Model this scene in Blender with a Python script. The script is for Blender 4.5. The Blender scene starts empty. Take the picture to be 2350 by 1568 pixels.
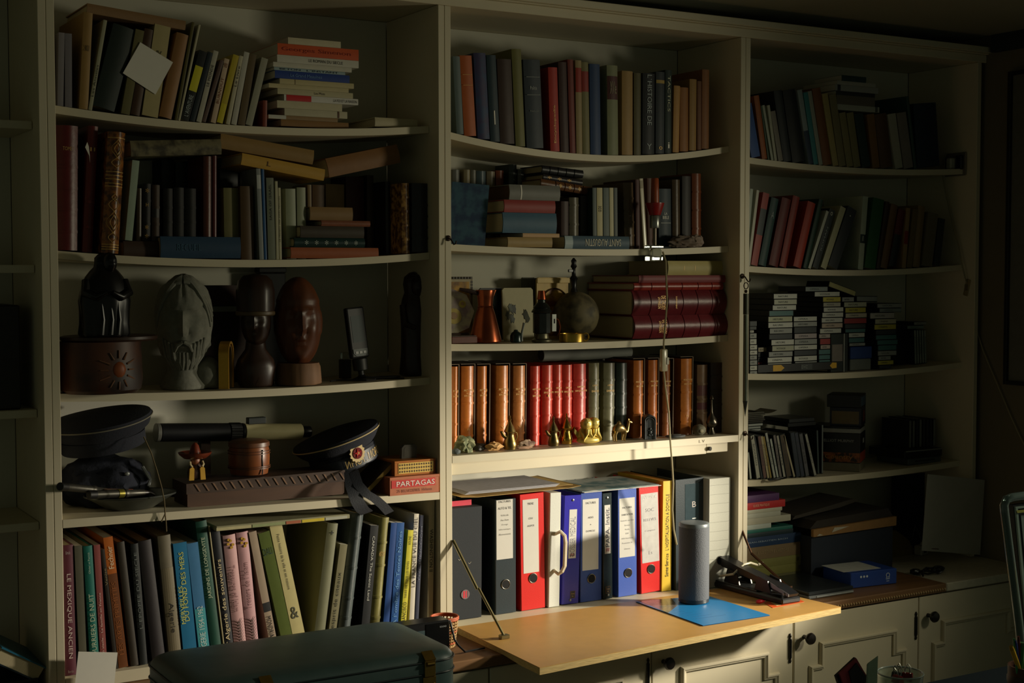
import bpy, bmesh, math, random
from mathutils import Vector, Matrix, noise
random.seed(7)
sc = bpy.context.scene
COL = sc.collection
PI = math.pi
# ------------------------------------------------------------------ camera
F = 3264.0
EYE = Vector((-0.6979, -3.1662, 1.70))
YAW, PITCH, ROLL = 0.536141, -0.0491217, -0.0011585
fw = Vector((math.sin(YAW)*math.cos(PITCH), math.cos(YAW)*math.cos(PITCH), math.sin(PITCH)))
rt0 = Vector((math.cos(YAW), -math.sin(YAW), 0)); up0 = rt0.cross(fw)
rt = rt0*math.cos(ROLL) + up0*math.sin(ROLL); up = up0*math.cos(ROLL) - rt0*math.sin(ROLL)
cam_data = bpy.data.cameras.new('camera'); cam_data.sensor_width = 36; cam_data.lens = F/2350*36
cam_data.clip_start = .05
cam = bpy.data.objects.new('camera', cam_data); COL.objects.link(cam)
M = Matrix((rt, up, -fw)).transposed().to_4x4(); M.translation = EYE
cam.matrix_world = M
sc.camera = cam
# ------------------------------------------------------------------ light
sc.view_settings.view_transform = 'Standard'; sc.view_settings.look = 'None'
sc.view_settings.exposure = 0.0; sc.view_settings.gamma = 1.0; sc.view_settings.use_curve_mapping = False
wd = bpy.data.worlds.new('room_ambient'); sc.world = wd; wd.use_nodes = True
wd.node_tree.nodes['Background'].inputs['Color'].default_value = (.88, 1.0, .68, 1)
wd.node_tree.nodes['Background'].inputs['Strength'].default_value = 0.058
def daylight(name, watts, col, loc, target, cone, size):
    l = bpy.data.lights.new(name, 'SPOT'); l.energy = watts; l.color = col
    l.spot_size = 2*cone; l.spot_blend = 1.0; l.shadow_soft_size = size
    o = bpy.data.objects.new(name, l); COL.objects.link(o); o.location = loc
    o.rotation_euler = (Vector(target)-o.location).to_track_quat('-Z', 'Y').to_euler()
daylight('window_sun_patch', 335, (1.0, .90, .72), (3.0, -1.0, 1.30), (1.19, 0, .90), .318, .07)
daylight('window_skylight', 56, (1.0, .92, .66), (2.95, -1.65, 1.75), (-.37, 0, .65), .905, .14)

# ------------------------------------------------------------------ projection helpers (a photo pixel to a point in the room)
def ray(px, py): return fw + rt*((px-1175.0)/F) - up*((py-784.0)/F)
def U(px, py, Y):
    d = ray(px, py); return EYE + d*((Y-EYE.y)/d.y)
def UZ(px, py, Z):
    d = ray(px, py); return EYE + d*((Z-EYE.z)/d.z)
def UX(px, py, X):
    d = ray(px, py); return EYE + d*((X-EYE.x)/d.x)
def PY(v):
    d = v-EYE; return 784 - F*d.dot(up)/d.dot(fw)
def mpp(px, py, Y): return (U(px, py, Y)-EYE).dot(fw)/F
# ------------------------------------------------------------------ materials
_m = {}
def lin(c): c /= 255.0; return c/12.92 if c <= .04045 else ((c+.055)/1.055)**2.4
def mat(c, rough=.6, metal=0.0, var=.12, scale=60, bump=0.0, trans=0.0, stretch=(1, 1, 1), c2=None):
    key = (tuple(c), rough, metal, var, scale, bump, trans, stretch, c2)
    if key in _m: return _m[key]
    m = bpy.data.materials.new('mat_%d' % len(_m)); m.use_nodes = True; nt = m.node_tree
    b = nt.nodes['Principled BSDF']; b.inputs['Roughness'].default_value = rough; b.inputs['Metallic'].default_value = metal
    b.inputs['Transmission Weight'].default_value = trans
    tc = nt.nodes.new('ShaderNodeTexCoord'); mp = nt.nodes.new('ShaderNodeMapping'); mp.inputs['Scale'].default_value = stretch
    nt.links.new(tc.outputs['Object'], mp.inputs['Vector'])
    n = nt.nodes.new('ShaderNodeTexNoise'); n.inputs['Scale'].default_value = scale; n.inputs['Detail'].default_value = 5
    nt.links.new(mp.outputs['Vector'], n.inputs['Vector'])
    mx = nt.nodes.new('ShaderNodeMix'); mx.data_type = 'RGBA'
    a = [lin(x) for x in c]
    q = [lin(x) for x in c2] if c2 else [x*(1+var) for x in a]
    mx.inputs['A'].default_value = ([x*(1-2*var) for x in a] if not c2 else a) + [1]
    mx.inputs['B'].default_value = q + [1]
    if c2:
        r = nt.nodes.new('ShaderNodeValToRGB'); r.color_ramp.elements[0].position = .42; r.color_ramp.elements[1].position = .6
        nt.links.new(n.outputs['Fac'], r.inputs['Fac']); nt.links.new(r.outputs['Color'], mx.inputs['Factor'])
    else: nt.links.new(n.outputs['Fac'], mx.inputs['Factor'])
    nt.links.new(mx.outputs['Result'], b.inputs['Base Color'])
    if bump:
        bp = nt.nodes.new('ShaderNodeBump'); bp.inputs['Strength'].default_value = bump; bp.inputs['Distance'].default_value = .002
        nt.links.new(n.outputs['Fac'], bp.inputs['Height']); nt.links.new(bp.outputs['Normal'], b.inputs['Normal'])
    _m[key] = m; return m
PAINT = mat((214, 204, 176), .5, var=.03, scale=14)
WALLM = mat((176, 172, 150), .85, var=.05, scale=9, bump=.1)
BACKM = mat((205, 203, 186), .7, var=.04, scale=10)
PAGES = mat((196, 182, 146), .9, var=.1, scale=900, stretch=(1, .02, .02))
PAGEW = mat((220, 214, 198), .9, var=.06, scale=900, stretch=(1, .02, .02))
GOLD = mat((206, 166, 96), .45, .3, var=.1)
INK = mat((22, 22, 24), .7, var=0.0)
WHITE = mat((236, 232, 220), .6, var=.02)
BRASS = mat((205, 168, 78), .3, 1.0, var=.18, scale=40)
BLACKP = mat((18, 19, 20), .35, var=.1)
IRON = mat((52, 50, 46), .4, .8, var=.2)
CLEAR = mat((215, 222, 214), .12, trans=.85, var=.02)
WOODD = mat((58, 34, 20), .45, var=.3, scale=30, bump=.3, stretch=(1, 1, .15))
# ------------------------------------------------------------------ mesh builder
class MB:
    def __init__(s): s.bm = bmesh.new()
    def quad(s, pts):
        return s.bm.faces.new([s.bm.verts.new(p) for p in pts])
    def box(s, x0, x1, y0, y1, z0, z1, bev=0.0, seg=1):
        r = bmesh.ops.create_cube(s.bm, size=1.0)
        for v in r['verts']:
            v.co = Vector(((x0+x1)/2+v.co.x*(x1-x0), (y0+y1)/2+v.co.y*(y1-y0), (z0+z1)/2+v.co.z*(z1-z0)))
        if bev:
            es = {e for v in r['verts'] for e in v.link_edges}
            bmesh.ops.bevel(s.bm, geom=list(es), offset=bev, segments=seg, affect='EDGES', profile=.5)
        return s
    def prism(s, poly, axis, a, b):
        """closed polygon (2D) swept along axis 0/1/2 from a to b"""
        def p3(u, w, t):
            return {0: (t, u, w), 1: (u, t, w), 2: (u, w, t)}[axis]
        A = [s.bm.verts.new(p3(u, w, a)) for u, w in poly]; B = [s.bm.verts.new(p3(u, w, b)) for u, w in poly]
        n = len(poly)
        for i in range(n): s.bm.faces.new((A[i], A[(i+1) % n], B[(i+1) % n], B[i]))
        s.bm.faces.new(A[::-1]); s.bm.faces.new(B)
        return s
    def lathe(s, prof, n=24, c=(0, 0, 0), sx=1, sy=1, fn=None, rot=None):
        rings = []
        for r, z in prof:
            ring = []
            for i in range(n):
                a = 2*PI*i/n; rr = r*(fn(a, z) if fn else 1)
                p = Vector((rr*math.cos(a)*sx, rr*math.sin(a)*sy, z))
                if rot: p = rot @ p
                ring.append(s.bm.verts.new(p+Vector(c)))
            rings.append(ring)
        for a, b in zip(rings, rings[1:]):
            for i in range(n): s.bm.faces.new((a[i], a[(i+1) % n], b[(i+1) % n], b[i]))
        s.bm.faces.new(rings[0][::-1]); s.bm.faces.new(rings[-1])
        return s
    def tube(s, pts, r, n=8, close=False):
        pts = [Vector(p) for p in pts]; rings = []; m = len(pts)
        prev = None
        for i, p in enumerate(pts):
            if close: d = pts[(i+1) % m]-pts[i-1]
            else: d = pts[min(i+1, m-1)]-pts[max(i-1, 0)]
            d.normalize()
            if prev is None:
                q = Vector((0, 0, 1)) if abs(d.z) < .9 else Vector((1, 0, 0))
            else: q = prev
            x = q.cross(d).normalized(); y = d.cross(x).normalized(); prev = y
            rr = r[i] if isinstance(r, (list, tuple)) else r
            rings.append([s.bm.verts.new(p+x*rr*math.cos(2*PI*k/n)+y*rr*math.sin(2*PI*k/n)) for k in range(n)])
        last = m if close else m-1
        for i in range(last):
            a, b = rings[i], rings[(i+1) % m]
            for k in range(n): s.bm.faces.new((a[k], a[(k+1) % n], b[(k+1) % n], b[k]))
        if not close: s.bm.faces.new(rings[0][::-1]); s.bm.faces.new(rings[-1])
        return s
    def blob(s, rx, ry, rz, seed=0, amp=.2, fr=2.0, sub=3, c=(0, 0, 0), flat=None, step=0):
        r = bmesh.ops.create_icosphere(s.bm, subdivisions=sub, radius=1.0)
        for v in r['verts']:
            d = v.co.copy(); k = 1+amp*noise.noise(d*fr+Vector((seed*7.3, seed*1.7, seed*3.1)))+.4*amp*noise.noise(d*fr*3.1+Vector((seed, 0, 4)))
            if step: k = round(k/step)*step
            p = Vector((d.x*rx*k, d.y*ry*k, d.z*rz*k))
            if flat is not None: p.z = max(p.z, flat)
            v.co = p+Vector(c)
        return s
    def head(s, rx, ry, rz, feats, n=44, m=34, c=(0, 0, 0), yaw=0.0, extra=None):
        R = Matrix.Rotation(yaw, 3, 'Z'); rings = []
        for j in range(m+1):
            t = PI*j/m-PI/2; ring = []
            for i in range(n):
                a = 2*PI*i/n
                u = Vector((math.cos(t)*math.cos(a), math.cos(t)*math.sin(a), math.sin(t))); k = 1.0
                if u.y < 0.15:
                    for cx, cz, sx, sz, am in feats:
                        k += am*math.exp(-((u.x-cx)/sx)**2-((u.z-cz)/sz)**2)*min(1, (.15-u.y)*3)
                if extra: k += extra(u)
                p = R @ Vector((u.x*rx*k, u.y*ry*k, u.z*rz*(1+(k-1)*.3)))
                ring.append(s.bm.verts.new(p+Vector(c)))
            rings.append(ring)
        for a, b in zip(rings, rings[1:]):
            for i in range(n): s.bm.faces.new((a[i], a[(i+1) % n], b[(i+1) % n], b[i]))
        return s
    def xf(s, mt):
        bmesh.ops.transform(s.bm, matrix=mt, verts=s.bm.verts); return s
    def build(s, name, m, parent=None, loc=None, smooth=False, rot=None):
        bmesh.ops.remove_doubles(s.bm, verts=s.bm.verts, dist=1e-6)
        bmesh.ops.recalc_face_normals(s.bm, faces=s.bm.faces)
        me = bpy.data.meshes.new(name); s.bm.to_mesh(me); s.bm.free()
        if smooth:
            me.polygons.foreach_set('use_smooth', [True]*len(me.polygons))
            me.set_sharp_from_angle(angle=math.radians(38 if smooth is True else smooth))
        me.materials.append(m)
        o = bpy.data.objects.new(name, me); COL.objects.link(o)
        if parent: o.parent = parent
        if loc is not None: o.location = loc
        if rot is not None: o.rotation_euler = rot
        return o
def bx(name, m, parent, x0, x1, y0, y1, z0, z1, bev=0.0, seg=1, smooth=False):
    return MB().box(x0, x1, y0, y1, z0, z1, bev, seg).build(name, m, parent, smooth=smooth)
_labels = {}
def tag(o, label, cat, group=None):
    if label in _labels: print('DUPLABEL', label)
    n = len(label.replace(',', '').split())
    if n > 16 or n < 4: print('LEN', n, label)
    _labels[label] = 1
    o['label'] = label; o['category'] = cat
    if group: o['group'] = group
    return o
def thing(name, label, cat, loc=(0, 0, 0), rot=(0, 0, 0), group=None):
    o = bpy.data.objects.new(name, None); COL.objects.link(o); o.empty_display_size = .02
    o.location = loc; o.rotation_euler = rot
    return tag(o, label, cat, group)
def struct(o): o['kind'] = 'structure'; return o
# ------------------------------------------------------------------ lettering
_t = {}
def glyphs(s):
    if s not in _t:
        cu = bpy.data.curves.new('lettering', 'FONT'); cu.body = s; cu.resolution_u = 2
        o = bpy.data.objects.new('lettering', cu); COL.objects.link(o)
        me = bpy.data.meshes.new_from_object(o.evaluated_get(bpy.context.evaluated_depsgraph_get()))
        bpy.data.objects.remove(o); bpy.data.curves.remove(cu)
        vs = [v.co.copy() for v in me.vertices]; fs = [tuple(p.vertices) for p in me.polygons]
        bpy.data.meshes.remove(me)
        x0 = min(v.x for v in vs); x1 = max(v.x for v in vs); y0 = min(v.y for v in vs); y1 = max(v.y for v in vs)
        _t[s] = ([((v.x-x0)/(x1-x0)-.5, (v.y-y0)/(y1-y0)-.5) for v in vs], fs)
    return _t[s]
def text(parent, s, w, h, m, fn, name='lettering'):
    """fn maps (a, b) metres in the text plane to a local point"""
    vs, fs = glyphs(s)
    me = bpy.data.meshes.new(name); me.from_pydata([fn(a*w, b*h) for a, b in vs], [], fs); me.materials.append(m)
    o = bpy.data.objects.new(name, me); COL.objects.link(o); o.parent = parent
    return o
# ------------------------------------------------------------------ shelf geometry
W, TK, DEP = .97, .0364, .295
Z0 = 1.70
SH = {('L', 1): (.367, .368, .024), ('L', 2): (.048, .049, .020), ('L', 3): (-.269, -.269, .011), ('L', 4): (-.543, -.557, 0), ('L', 5): (-.897, -.897, 0),
      ('C', 1): (.360, .360, .044), ('C', 2): (.072, .073, .012), ('C', 3): (-.185, -.184, .008), ('C', 4): (-.468, -.470, 0), ('C', 5): (-.909, -.909, 0),
      ('R', 1): (.333, .330, .016), ('R', 2): (.018, .021, .016), ('R', 3): (-.297, -.296, .014), ('R', 4): (-.611, -.616, .013), ('R', 5): (-.925, -.925, 0)}
BK = {'L': 0, 'C': 1, 'R': 2}
def bayx(b): k = BK[b]; return k*W+TK, (k+1)*W
def zs(b, s, x):
    zl, zr, sag = SH[(b, s)]; x0, x1 = bayx(b); t = min(1, max(0, (x-x0)/(x1-x0)))
    return Z0+zl+(zr-zl)*t-sag*4*t*(1-t)
def onshelf(b, s, px, Y):
    """point where image column px meets the shelf top at depth Y"""
    py = 800.0
    for _ in range(5):
        p = U(px, py, Y); p.z = zs(b, s, p.x); py = PY(p)
    return p
# ------------------------------------------------------------------ setting
def room():
    o = bx('wall_back', WALLM, None, -2.2, 3.2, .32, .42, 0, 2.446); struct(o)
    o = bx('ceiling', mat((150, 150, 128), .9, var=.05, scale=6), None, -2.2, 3.2, -3.9, .42, 2.446, 2.55); struct(o)
    o = bx('floor', mat((70, 52, 38), .6, var=.2, scale=8, stretch=(1, 8, 1)), None, -2.2, 4.6, -4.6, .42, -.05, 0); struct(o)
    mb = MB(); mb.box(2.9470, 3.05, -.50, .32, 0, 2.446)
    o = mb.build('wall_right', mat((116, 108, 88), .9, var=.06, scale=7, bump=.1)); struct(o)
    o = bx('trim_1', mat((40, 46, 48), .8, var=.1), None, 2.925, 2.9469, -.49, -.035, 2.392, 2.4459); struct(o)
room()
def bookcase(b, k, label):
    x0, x1 = k*W+TK/2+.0003, (k+1)*W+TK/2-.0003
    t = thing('bookcase', label, 'bookcase', (x0, 0, .80), group='bays of the built-in bookcase')
    h = 1.568
    def P(name, a, bb, y0, y1, z0, z1, m=PAINT): return bx(name, m, t, a-x0, bb-x0, y0, y1, z0-.80, z1-.80, bev=.0012)
    P('side_panel', x0, x0+TK/2-.0006, 0, DEP, .7752, 2.364); P('side_panel', x1-TK/2+.0006, x1, 0, DEP, .7752, 2.364)
    P('back_panel', x0+TK/2, x1-TK/2, DEP, DEP+.008, .80, 2.364, BACKM)
    P('top_board', x0, x1, .0, DEP+.008, 2.3645, 2.384)
    if b:
        xa, xb = bayx(b)
        for s in (1, 2, 3, 4):
            th = {1: .0175, 2: .0175, 3: .018, 4: .0185}[s]; y0 = .05 if (s < 4 or b == 'R') else .0
            n = 24; poly_t = [(xa+.0005+(xb-xa-.001)*i/n) for i in range(n+1)]
            mb = MB(); rows = []
            for x in poly_t:
                z = zs(b, s, x)-.80
                rows.append([mb.bm.verts.new(p) for p in ((x-x0, y0, z), (x-x0, DEP-.001, z), (x-x0, DEP-.001, z-th), (x-x0, y0, z-th))])
            for r, q in zip(rows, rows[1:]):
                for i in range(4): mb.bm.faces.new((r[i], r[(i+1) % 4], q[(i+1) % 4], q[i]))
            mb.bm.faces.new(rows[0]); mb.bm.faces.new(rows[-1][::-1])
            mb.build('shelf', PAINT, t)
    else:
        for z in (.33, .016, -.303, -.553):
            P('shelf', x0+TK/2, x1-TK/2-.0006, .06, DEP-.001, Z0+z-.018, Z0+z)
    if b == 'L': P('bottom_board', x0+TK/2, x1-TK/2, .0, DEP, .7755, Z0-.897)
    if b == 'C':
        P('bottom_board', x0+TK/2, x1-TK/2, .004, DEP, .7755+.0, Z0-.9095)
        P('apron_rail', x0+TK/2, x1-TK/2-.10, .02, .038, Z0-.52, Z0-.4885); P('apron_rail', x1-TK/2-.0995, x1-TK/2-.022, .0205, .038, Z0-.518, Z0-.4885)
        MB().tube([(0, 0, 0), (0, -.006, 0)], .006, 10).build('wood_screw', IRON, t, loc=U(1627, 1030, .018)-Vector((x0, 0, .80)), rot=(0, 0, .3))
    return t
bookcase(None, -1, 'unlit white bookcase bay at the frame edge beside the statue shelf bay')
bookcase('L', 0, 'white bookcase bay holding caps, carved heads and big picture books')
bookcase('C', 1, 'white bookcase bay with a fold-down desk and office binders')
bookcase('R', 2, 'white bookcase bay with stacked tapes and disc cases by the corner')
t = thing('cornice', 'white moulded cornice running along the top of the bookcase', 'cornice', (-1, 0, 2.364))
for nm, y0, z0, z1 in (('frieze_board', -.004, -.0005, .024), ('moulding_strip', -.014, .0242, .028), ('crown_moulding', -.024, .0282, .047)):
    bx(nm, PAINT, t, 0, 3.945, y0, -.0002, z0, z1, bev=.0015)
# base cabinets, worktop
def cabinet(k, label):
    x0, x1 = k*W+TK/2+.0005, (k+1)*W+TK/2-.0005
    t = thing('base_cabinet', label, 'cabinet', (x0, 0, 0), group='base cabinets under the bookcase')
    w = x1-x0; f = -.20
    bx('carcass', PAINT, t, 0, w, f+.001, .29, .06, .748)
    bx('plinth', mat((90, 84, 70), .7), t, .01, w-.01, f+.05, .28, 0, .0595)
    for i in (0, 1):
        a, b = (.002, w/2-.0015) if i == 0 else (w/2+.0015, w-.002)
        d = bx('door', PAINT, t, a, b, f-.02, f, .075, .742, bev=.002)
        dw = b-a
        # stepped panel moulding
        s1, s2 = .155, .235
        zt, zb = .655, .655-.062
        o0 = dw*.125; o1 = dw*.205
        pts = [(a+o0, .16), (a+o0, zb), (a+o1, zb), (a+o1, zt), (b-o1, zt), (b-o1, zb), (b-o0, zb), (b-o0, .16), (b-o1, .16), (b-o1, .10), (a+o1, .10), (a+o1, .16)]
        mb = MB(); n = len(pts)
        def ring(i):
            p = Vector((pts[i][0], pts[i][1])); q = Vector(pts[(i+1) % n]); r = Vector(pts[i-1])
            d1 = (p-r).normalized(); d2 = (q-p).normalized()
            n1 = Vector((-d1.y, d1.x)); n2 = Vector((-d2.y, d2.x)); mi = (n1+n2); mi = mi/max(.5, mi.dot(n1))
            out = []
            for u, v in ((-.008, .0005), (-.0075, .006), (-.003, .008), (.0, .011), (.004, .011), (.0065, .007), (.008, .0005)):
                e = p+mi*u; out.append(mb.bm.verts.new((e.x, f-.02-v, e.y)))
            return out
        R = [ring(i) for i in range(n)]
        for i in range(n):
            A, B = R[i], R[(i+1) % n]
            for j in range(6): mb.bm.faces.new((A[j], A[j+1], B[j+1], B[j]))
        mb.build('panel_moulding', PAINT, d)
        kx = (b-.035) if i == 0 else (a+.035)
        MB().lathe([(.006, 0), (.006, .016), (.015, .022), (.017, .028), (.014, .034), (.004, .036)], 18, rot=Matrix.Rotation(PI/2, 3, 'X')).build('knob', mat((30, 26, 22), .3), d, loc=(kx, f-.0195, .685), smooth=True)
        hx = a+.012 if i == 0 else b-.012
        for hz in (.62, .16):
            MB().lathe([(.001, -.042), (.004, -.036), (.0025, -.03), (.0045, -.026), (.0045, .026), (.0025, .03), (.004, .036), (.001, .042)], 10).build('hinge', IRON, d, loc=(hx, f-.0225, hz+.04))
    return t
cabinet(0, 'cream base cabinet hidden behind the dark green suitcase')
cabinet(1, 'cream base cabinet with stepped door panels under the fold-down desk')
cabinet(2, 'cream base cabinet with stepped door panels beside the corner wall')
WOODT = mat((128, 92, 56), .5, var=.22, scale=14, bump=.08, stretch=(.2, 2.5, 1))
t = thing('worktop', 'brown wooden worktop with a beaded front edge over the base cabinets', 'worktop', (-.8, 0, .749))
bx('board', WOODT, t, 0, 3.345, -.232, .29, 0, .0255, bev=.003)
bx('side_infill', mat((196, 190, 168), .6), t, 3.3455, 3.745, -.232, .29, 0, .0255, bev=.003)
mb = MB()
for i in range(150):
    r = bmesh.ops.create_icosphere(mb.bm, subdivisions=1, radius=.0048)
    for v in r['verts']: v.co += Vector((1.86+.0099*i, -.233, .010))
o = mb.build('beading', mat((170, 140, 96), .5), t); o['kind'] = 'stuff'
# ------------------------------------------------------------------ books
def book_mesh(T, H, D, bulge, bt, rev):
    """cover as one closed U profile swept along the height; spine at y=0 facing -y"""
    n = 6; out = []; inn = []
    for i in range(n+1):
        u = i/n; y = bulge*(1-math.sin(PI*u))
        out.append((T*u, y)); inn.append((bt+(T-2*bt)*u, y+bt*1.3))
    out = [(0, D)]+out+[(T, D)]; inn = [(bt, D)]+inn+[(T-bt, D)]
    poly = out+inn[::-1]
    if rev: poly = [(x, D-y) for x, y in poly]
    mb = MB(); A = [mb.bm.verts.new((x, y, 0)) for x, y in poly]; B = [mb.bm.verts.new((x, y, H)) for x, y in poly]; m = len(poly); h = m//2
    for i in range(m): mb.bm.faces.new((A[i], A[(i+1) % m], B[(i+1) % m], B[i]))
    for i in range(h-1):
        for V in (A, B): mb.bm.faces.new((V[i], V[i+1], V[m-2-i], V[m-1-i]))
    return mb
def arc(T, bulge, z0, z1, e, a=0.0, b=1.0):
    """a thin skin lying e outside the spine arc between heights z0 and z1"""
    mb = MB(); n = 6; rows = []
    for i in range(n+1):
        u = a+(b-a)*i/n; y = bulge*(1-math.sin(PI*u)); x = T*u
        rows.append([mb.bm.verts.new(p) for p in ((x, y-e, z0), (x, y-e, z1), (x, y+.0003, z1), (x, y+.0003, z0))])
    for r, q in zip(rows, rows[1:]):
        for i in range(4): mb.bm.faces.new((r[i], r[(i+1) % 4], q[(i+1) % 4], q[i]))
    mb.bm.faces.new(rows[0]); mb.bm.faces.new(rows[-1][::-1])
    return mb
KIND = {'h': 'book', 'p': 'paperback', 'l': 'leather_book'}
def book(A, theta, T, H, D, col, label, k='h', group=None, rz=0.0, tx=(), lb=(), bands=(), pg=None, rev=False, rough=None, c2=None, bul=None, cat='book', name=None):
    t = thing(name or KIND[k], label, cat, A, (0, theta, rz), group)
    bulge = bul if bul is not None else {'h': min(.004, T*.10), 'p': .0005, 'l': min(.009, T*.2)}[k]
    bt = min({'h': .0024, 'p': .0007, 'l': .0028}[k], T*.18); ins = 0.0 if k == 'p' else .0032
    ro = rough if rough is not None else {'h': .55, 'p': .5, 'l': .38}[k]
    m = mat(col, ro, var=.16 if k == 'l' else .09, scale=70 if k == 'l' else 35, bump=.18 if k != 'p' else 0.0, c2=c2)
    book_mesh(T, H, D, bulge, bt, rev).build('cover', m, t, smooth=True)
    pm = pg or (PAGEW if k == 'p' else PAGES); pb = MB()
    a, b = bulge+bt*1.3+.0003, D-ins-.0004
    if rev: a, b = D-b, D-a
    pb.box(bt+.0001, T-bt-.0001, a, b, max(ins, .0003), H-max(ins, .0003)).build('page_block', pm, t)
    if rev: return t
    for z in bands: arc(T, bulge, H*z-.0028, H*z+.0028, .0020).build('raised_band', m, t, smooth=True)
    for z0, z1, c in lb: arc(T, bulge, H*z0, H*z1, .0005, .02, .98).build('spine_label', c if not isinstance(c, tuple) else mat(c, .5, var=.06), t)
    for s, z0, z1, wf, c, dr in tx:
        yy = -.0009-(.0 if not bands else .0003)
        zc = H*(z0+z1)/2; L = H*(z1-z0); c = c if not isinstance(c, tuple) else mat(c, .6, var=0.0)
        if dr == 'u': text(t, s, L, T*wf, c, lambda p, q: (T/2-q, yy, zc+p))
        elif dr == 'd': text(t, s, L, T*wf, c, lambda p, q: (T/2+q, yy, zc-p))
        else: text(t, s, T*wf, L, c, lambda p, q: (T/2+p, yy, zc+q))
    return t
def along(A, B): d = B-A; return math.atan2(d.x, d.z), d.length
def geo(b, s, blx, brx, tlx, ty, Y, fit=.975):
    p0 = onshelf(b, s, blx, Y); p1 = onshelf(b, s, brx, Y); TL = U(tlx, ty, Y)
    base = max(p0.z, p1.z, zs(b, s, (p0.x+p1.x)/2))+.0008
    th = math.atan2(TL.x-p0.x, TL.z-base)
    T = max(.006, (p1.x-p0.x)*math.cos(th)*fit)
    if th > 0: base += T*math.sin(th)
    A = Vector((p0.x, Y, base)); th, H = along(A, TL)
    return [A, th, T, H]
def separate(gs):
    """thin or nudge neighbours of one row so that no two of them cut into each other"""
    for g0, g1 in zip(gs, gs[1:]):
        def edge(g, right, z):
            x, z0 = g[0].x, g[0].z
            if right: x += g[2]*math.cos(g[1]); z0 -= g[2]*math.sin(g[1])
            return x+(z-z0)*math.tan(g[1])
        lo = max(g0[0].z, g1[0].z); hi = min(g0[0].z+g0[3]*math.cos(g0[1]), g1[0].z+g1[3]*math.cos(g1[1]))
        pen = max(edge(g0, True, z)-edge(g1, False, z) for z in (lo, (lo+hi)/2, hi))+.0004
        if pen > 0:
            cut = min(pen*math.cos(g0[1]), g0[2]*.4); g0[2] -= cut; rest = pen-cut/math.cos(g0[1])
            if rest > 0: g1[0].x += rest; g1[2] = max(g1[2]*.6, g1[2]-rest)
def stand(b, s, blx, brx, tlx, ty, col, look, where, Y=.058, D=.19, fit=.975, G=None, **o):
    """upright book whose spine shows bottom corners blx..brx on the shelf and the top corner (tlx, ty)"""
    A, th, T, H = G or geo(b, s, blx, brx, tlx, ty, Y, fit)
    return book(A, th, T, H, min(D, DEP-Y-.004), col, look+' '+where, **o)
def lie(x0, x1, zt, T, Y, col, label, D=.15, **o):
    """book lying flat, spine to the front, from world x0 to x1, top at zt"""
    return book(Vector((x0, Y, zt)), PI/2, T, x1-x0, min(D, DEP-Y-.004) if Y > -.05 else D, col, label, **o)
def pile(Y, base, rows, where, D=.15, gap=.0004, **dflt):
    """rows from the top down: (px0, px1, ytop, ybot, colour, look, options)"""
    z = base+.0006
    for r in reversed(rows):
        px0, px1, y0, y1, col, look = r[:6]; o = dict(dflt); o.update(r[6] if len(r) > 6 else {})
        Yb = o.pop('Y', Y); d = o.pop('D', D)
        T = (U(px0, y0, Yb)-U(px0, y1, Yb)).z
        a = U(px0, (y0+y1)/2, Yb).x; b = U(px1, (y0+y1)/2, Yb).x
        lie(a, b, z+T, T, Yb, col, look+' '+where, D=d, **o); z += T+gap
    return z
CREAM = (206, 196, 160); TAN = (150, 112, 66); OLIVE = (98, 96, 52); BRN = (88, 56, 32); DK = (36, 34, 34); NAVY = (30, 38, 62); WHT = (214, 212, 196)
MAR = (96, 22, 24); TEAL = (30, 92, 92); GRY = (120, 122, 118); DGRN = (30, 58, 44); RED = (170, 36, 30); PINK = (206, 160, 160); ORG = (196, 96, 34)
def row(b, s, rows, where, group, **dflt):
    os_ = []
    for r in rows:
        o = dict(dflt); o.update(r[6] if len(r) > 6 else {}); o.setdefault('group', group); os_.append(o)
    gs = [geo(b, s, *r[:4], o.get('Y', .058)) for r, o in zip(rows, os_)]
    separate(gs)
    for r, o, g in zip(rows, os_, gs): stand(b, s, *r[:6], where, G=g, **o)
P_ = dict(k='p'); L_ = dict(k='l')
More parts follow.
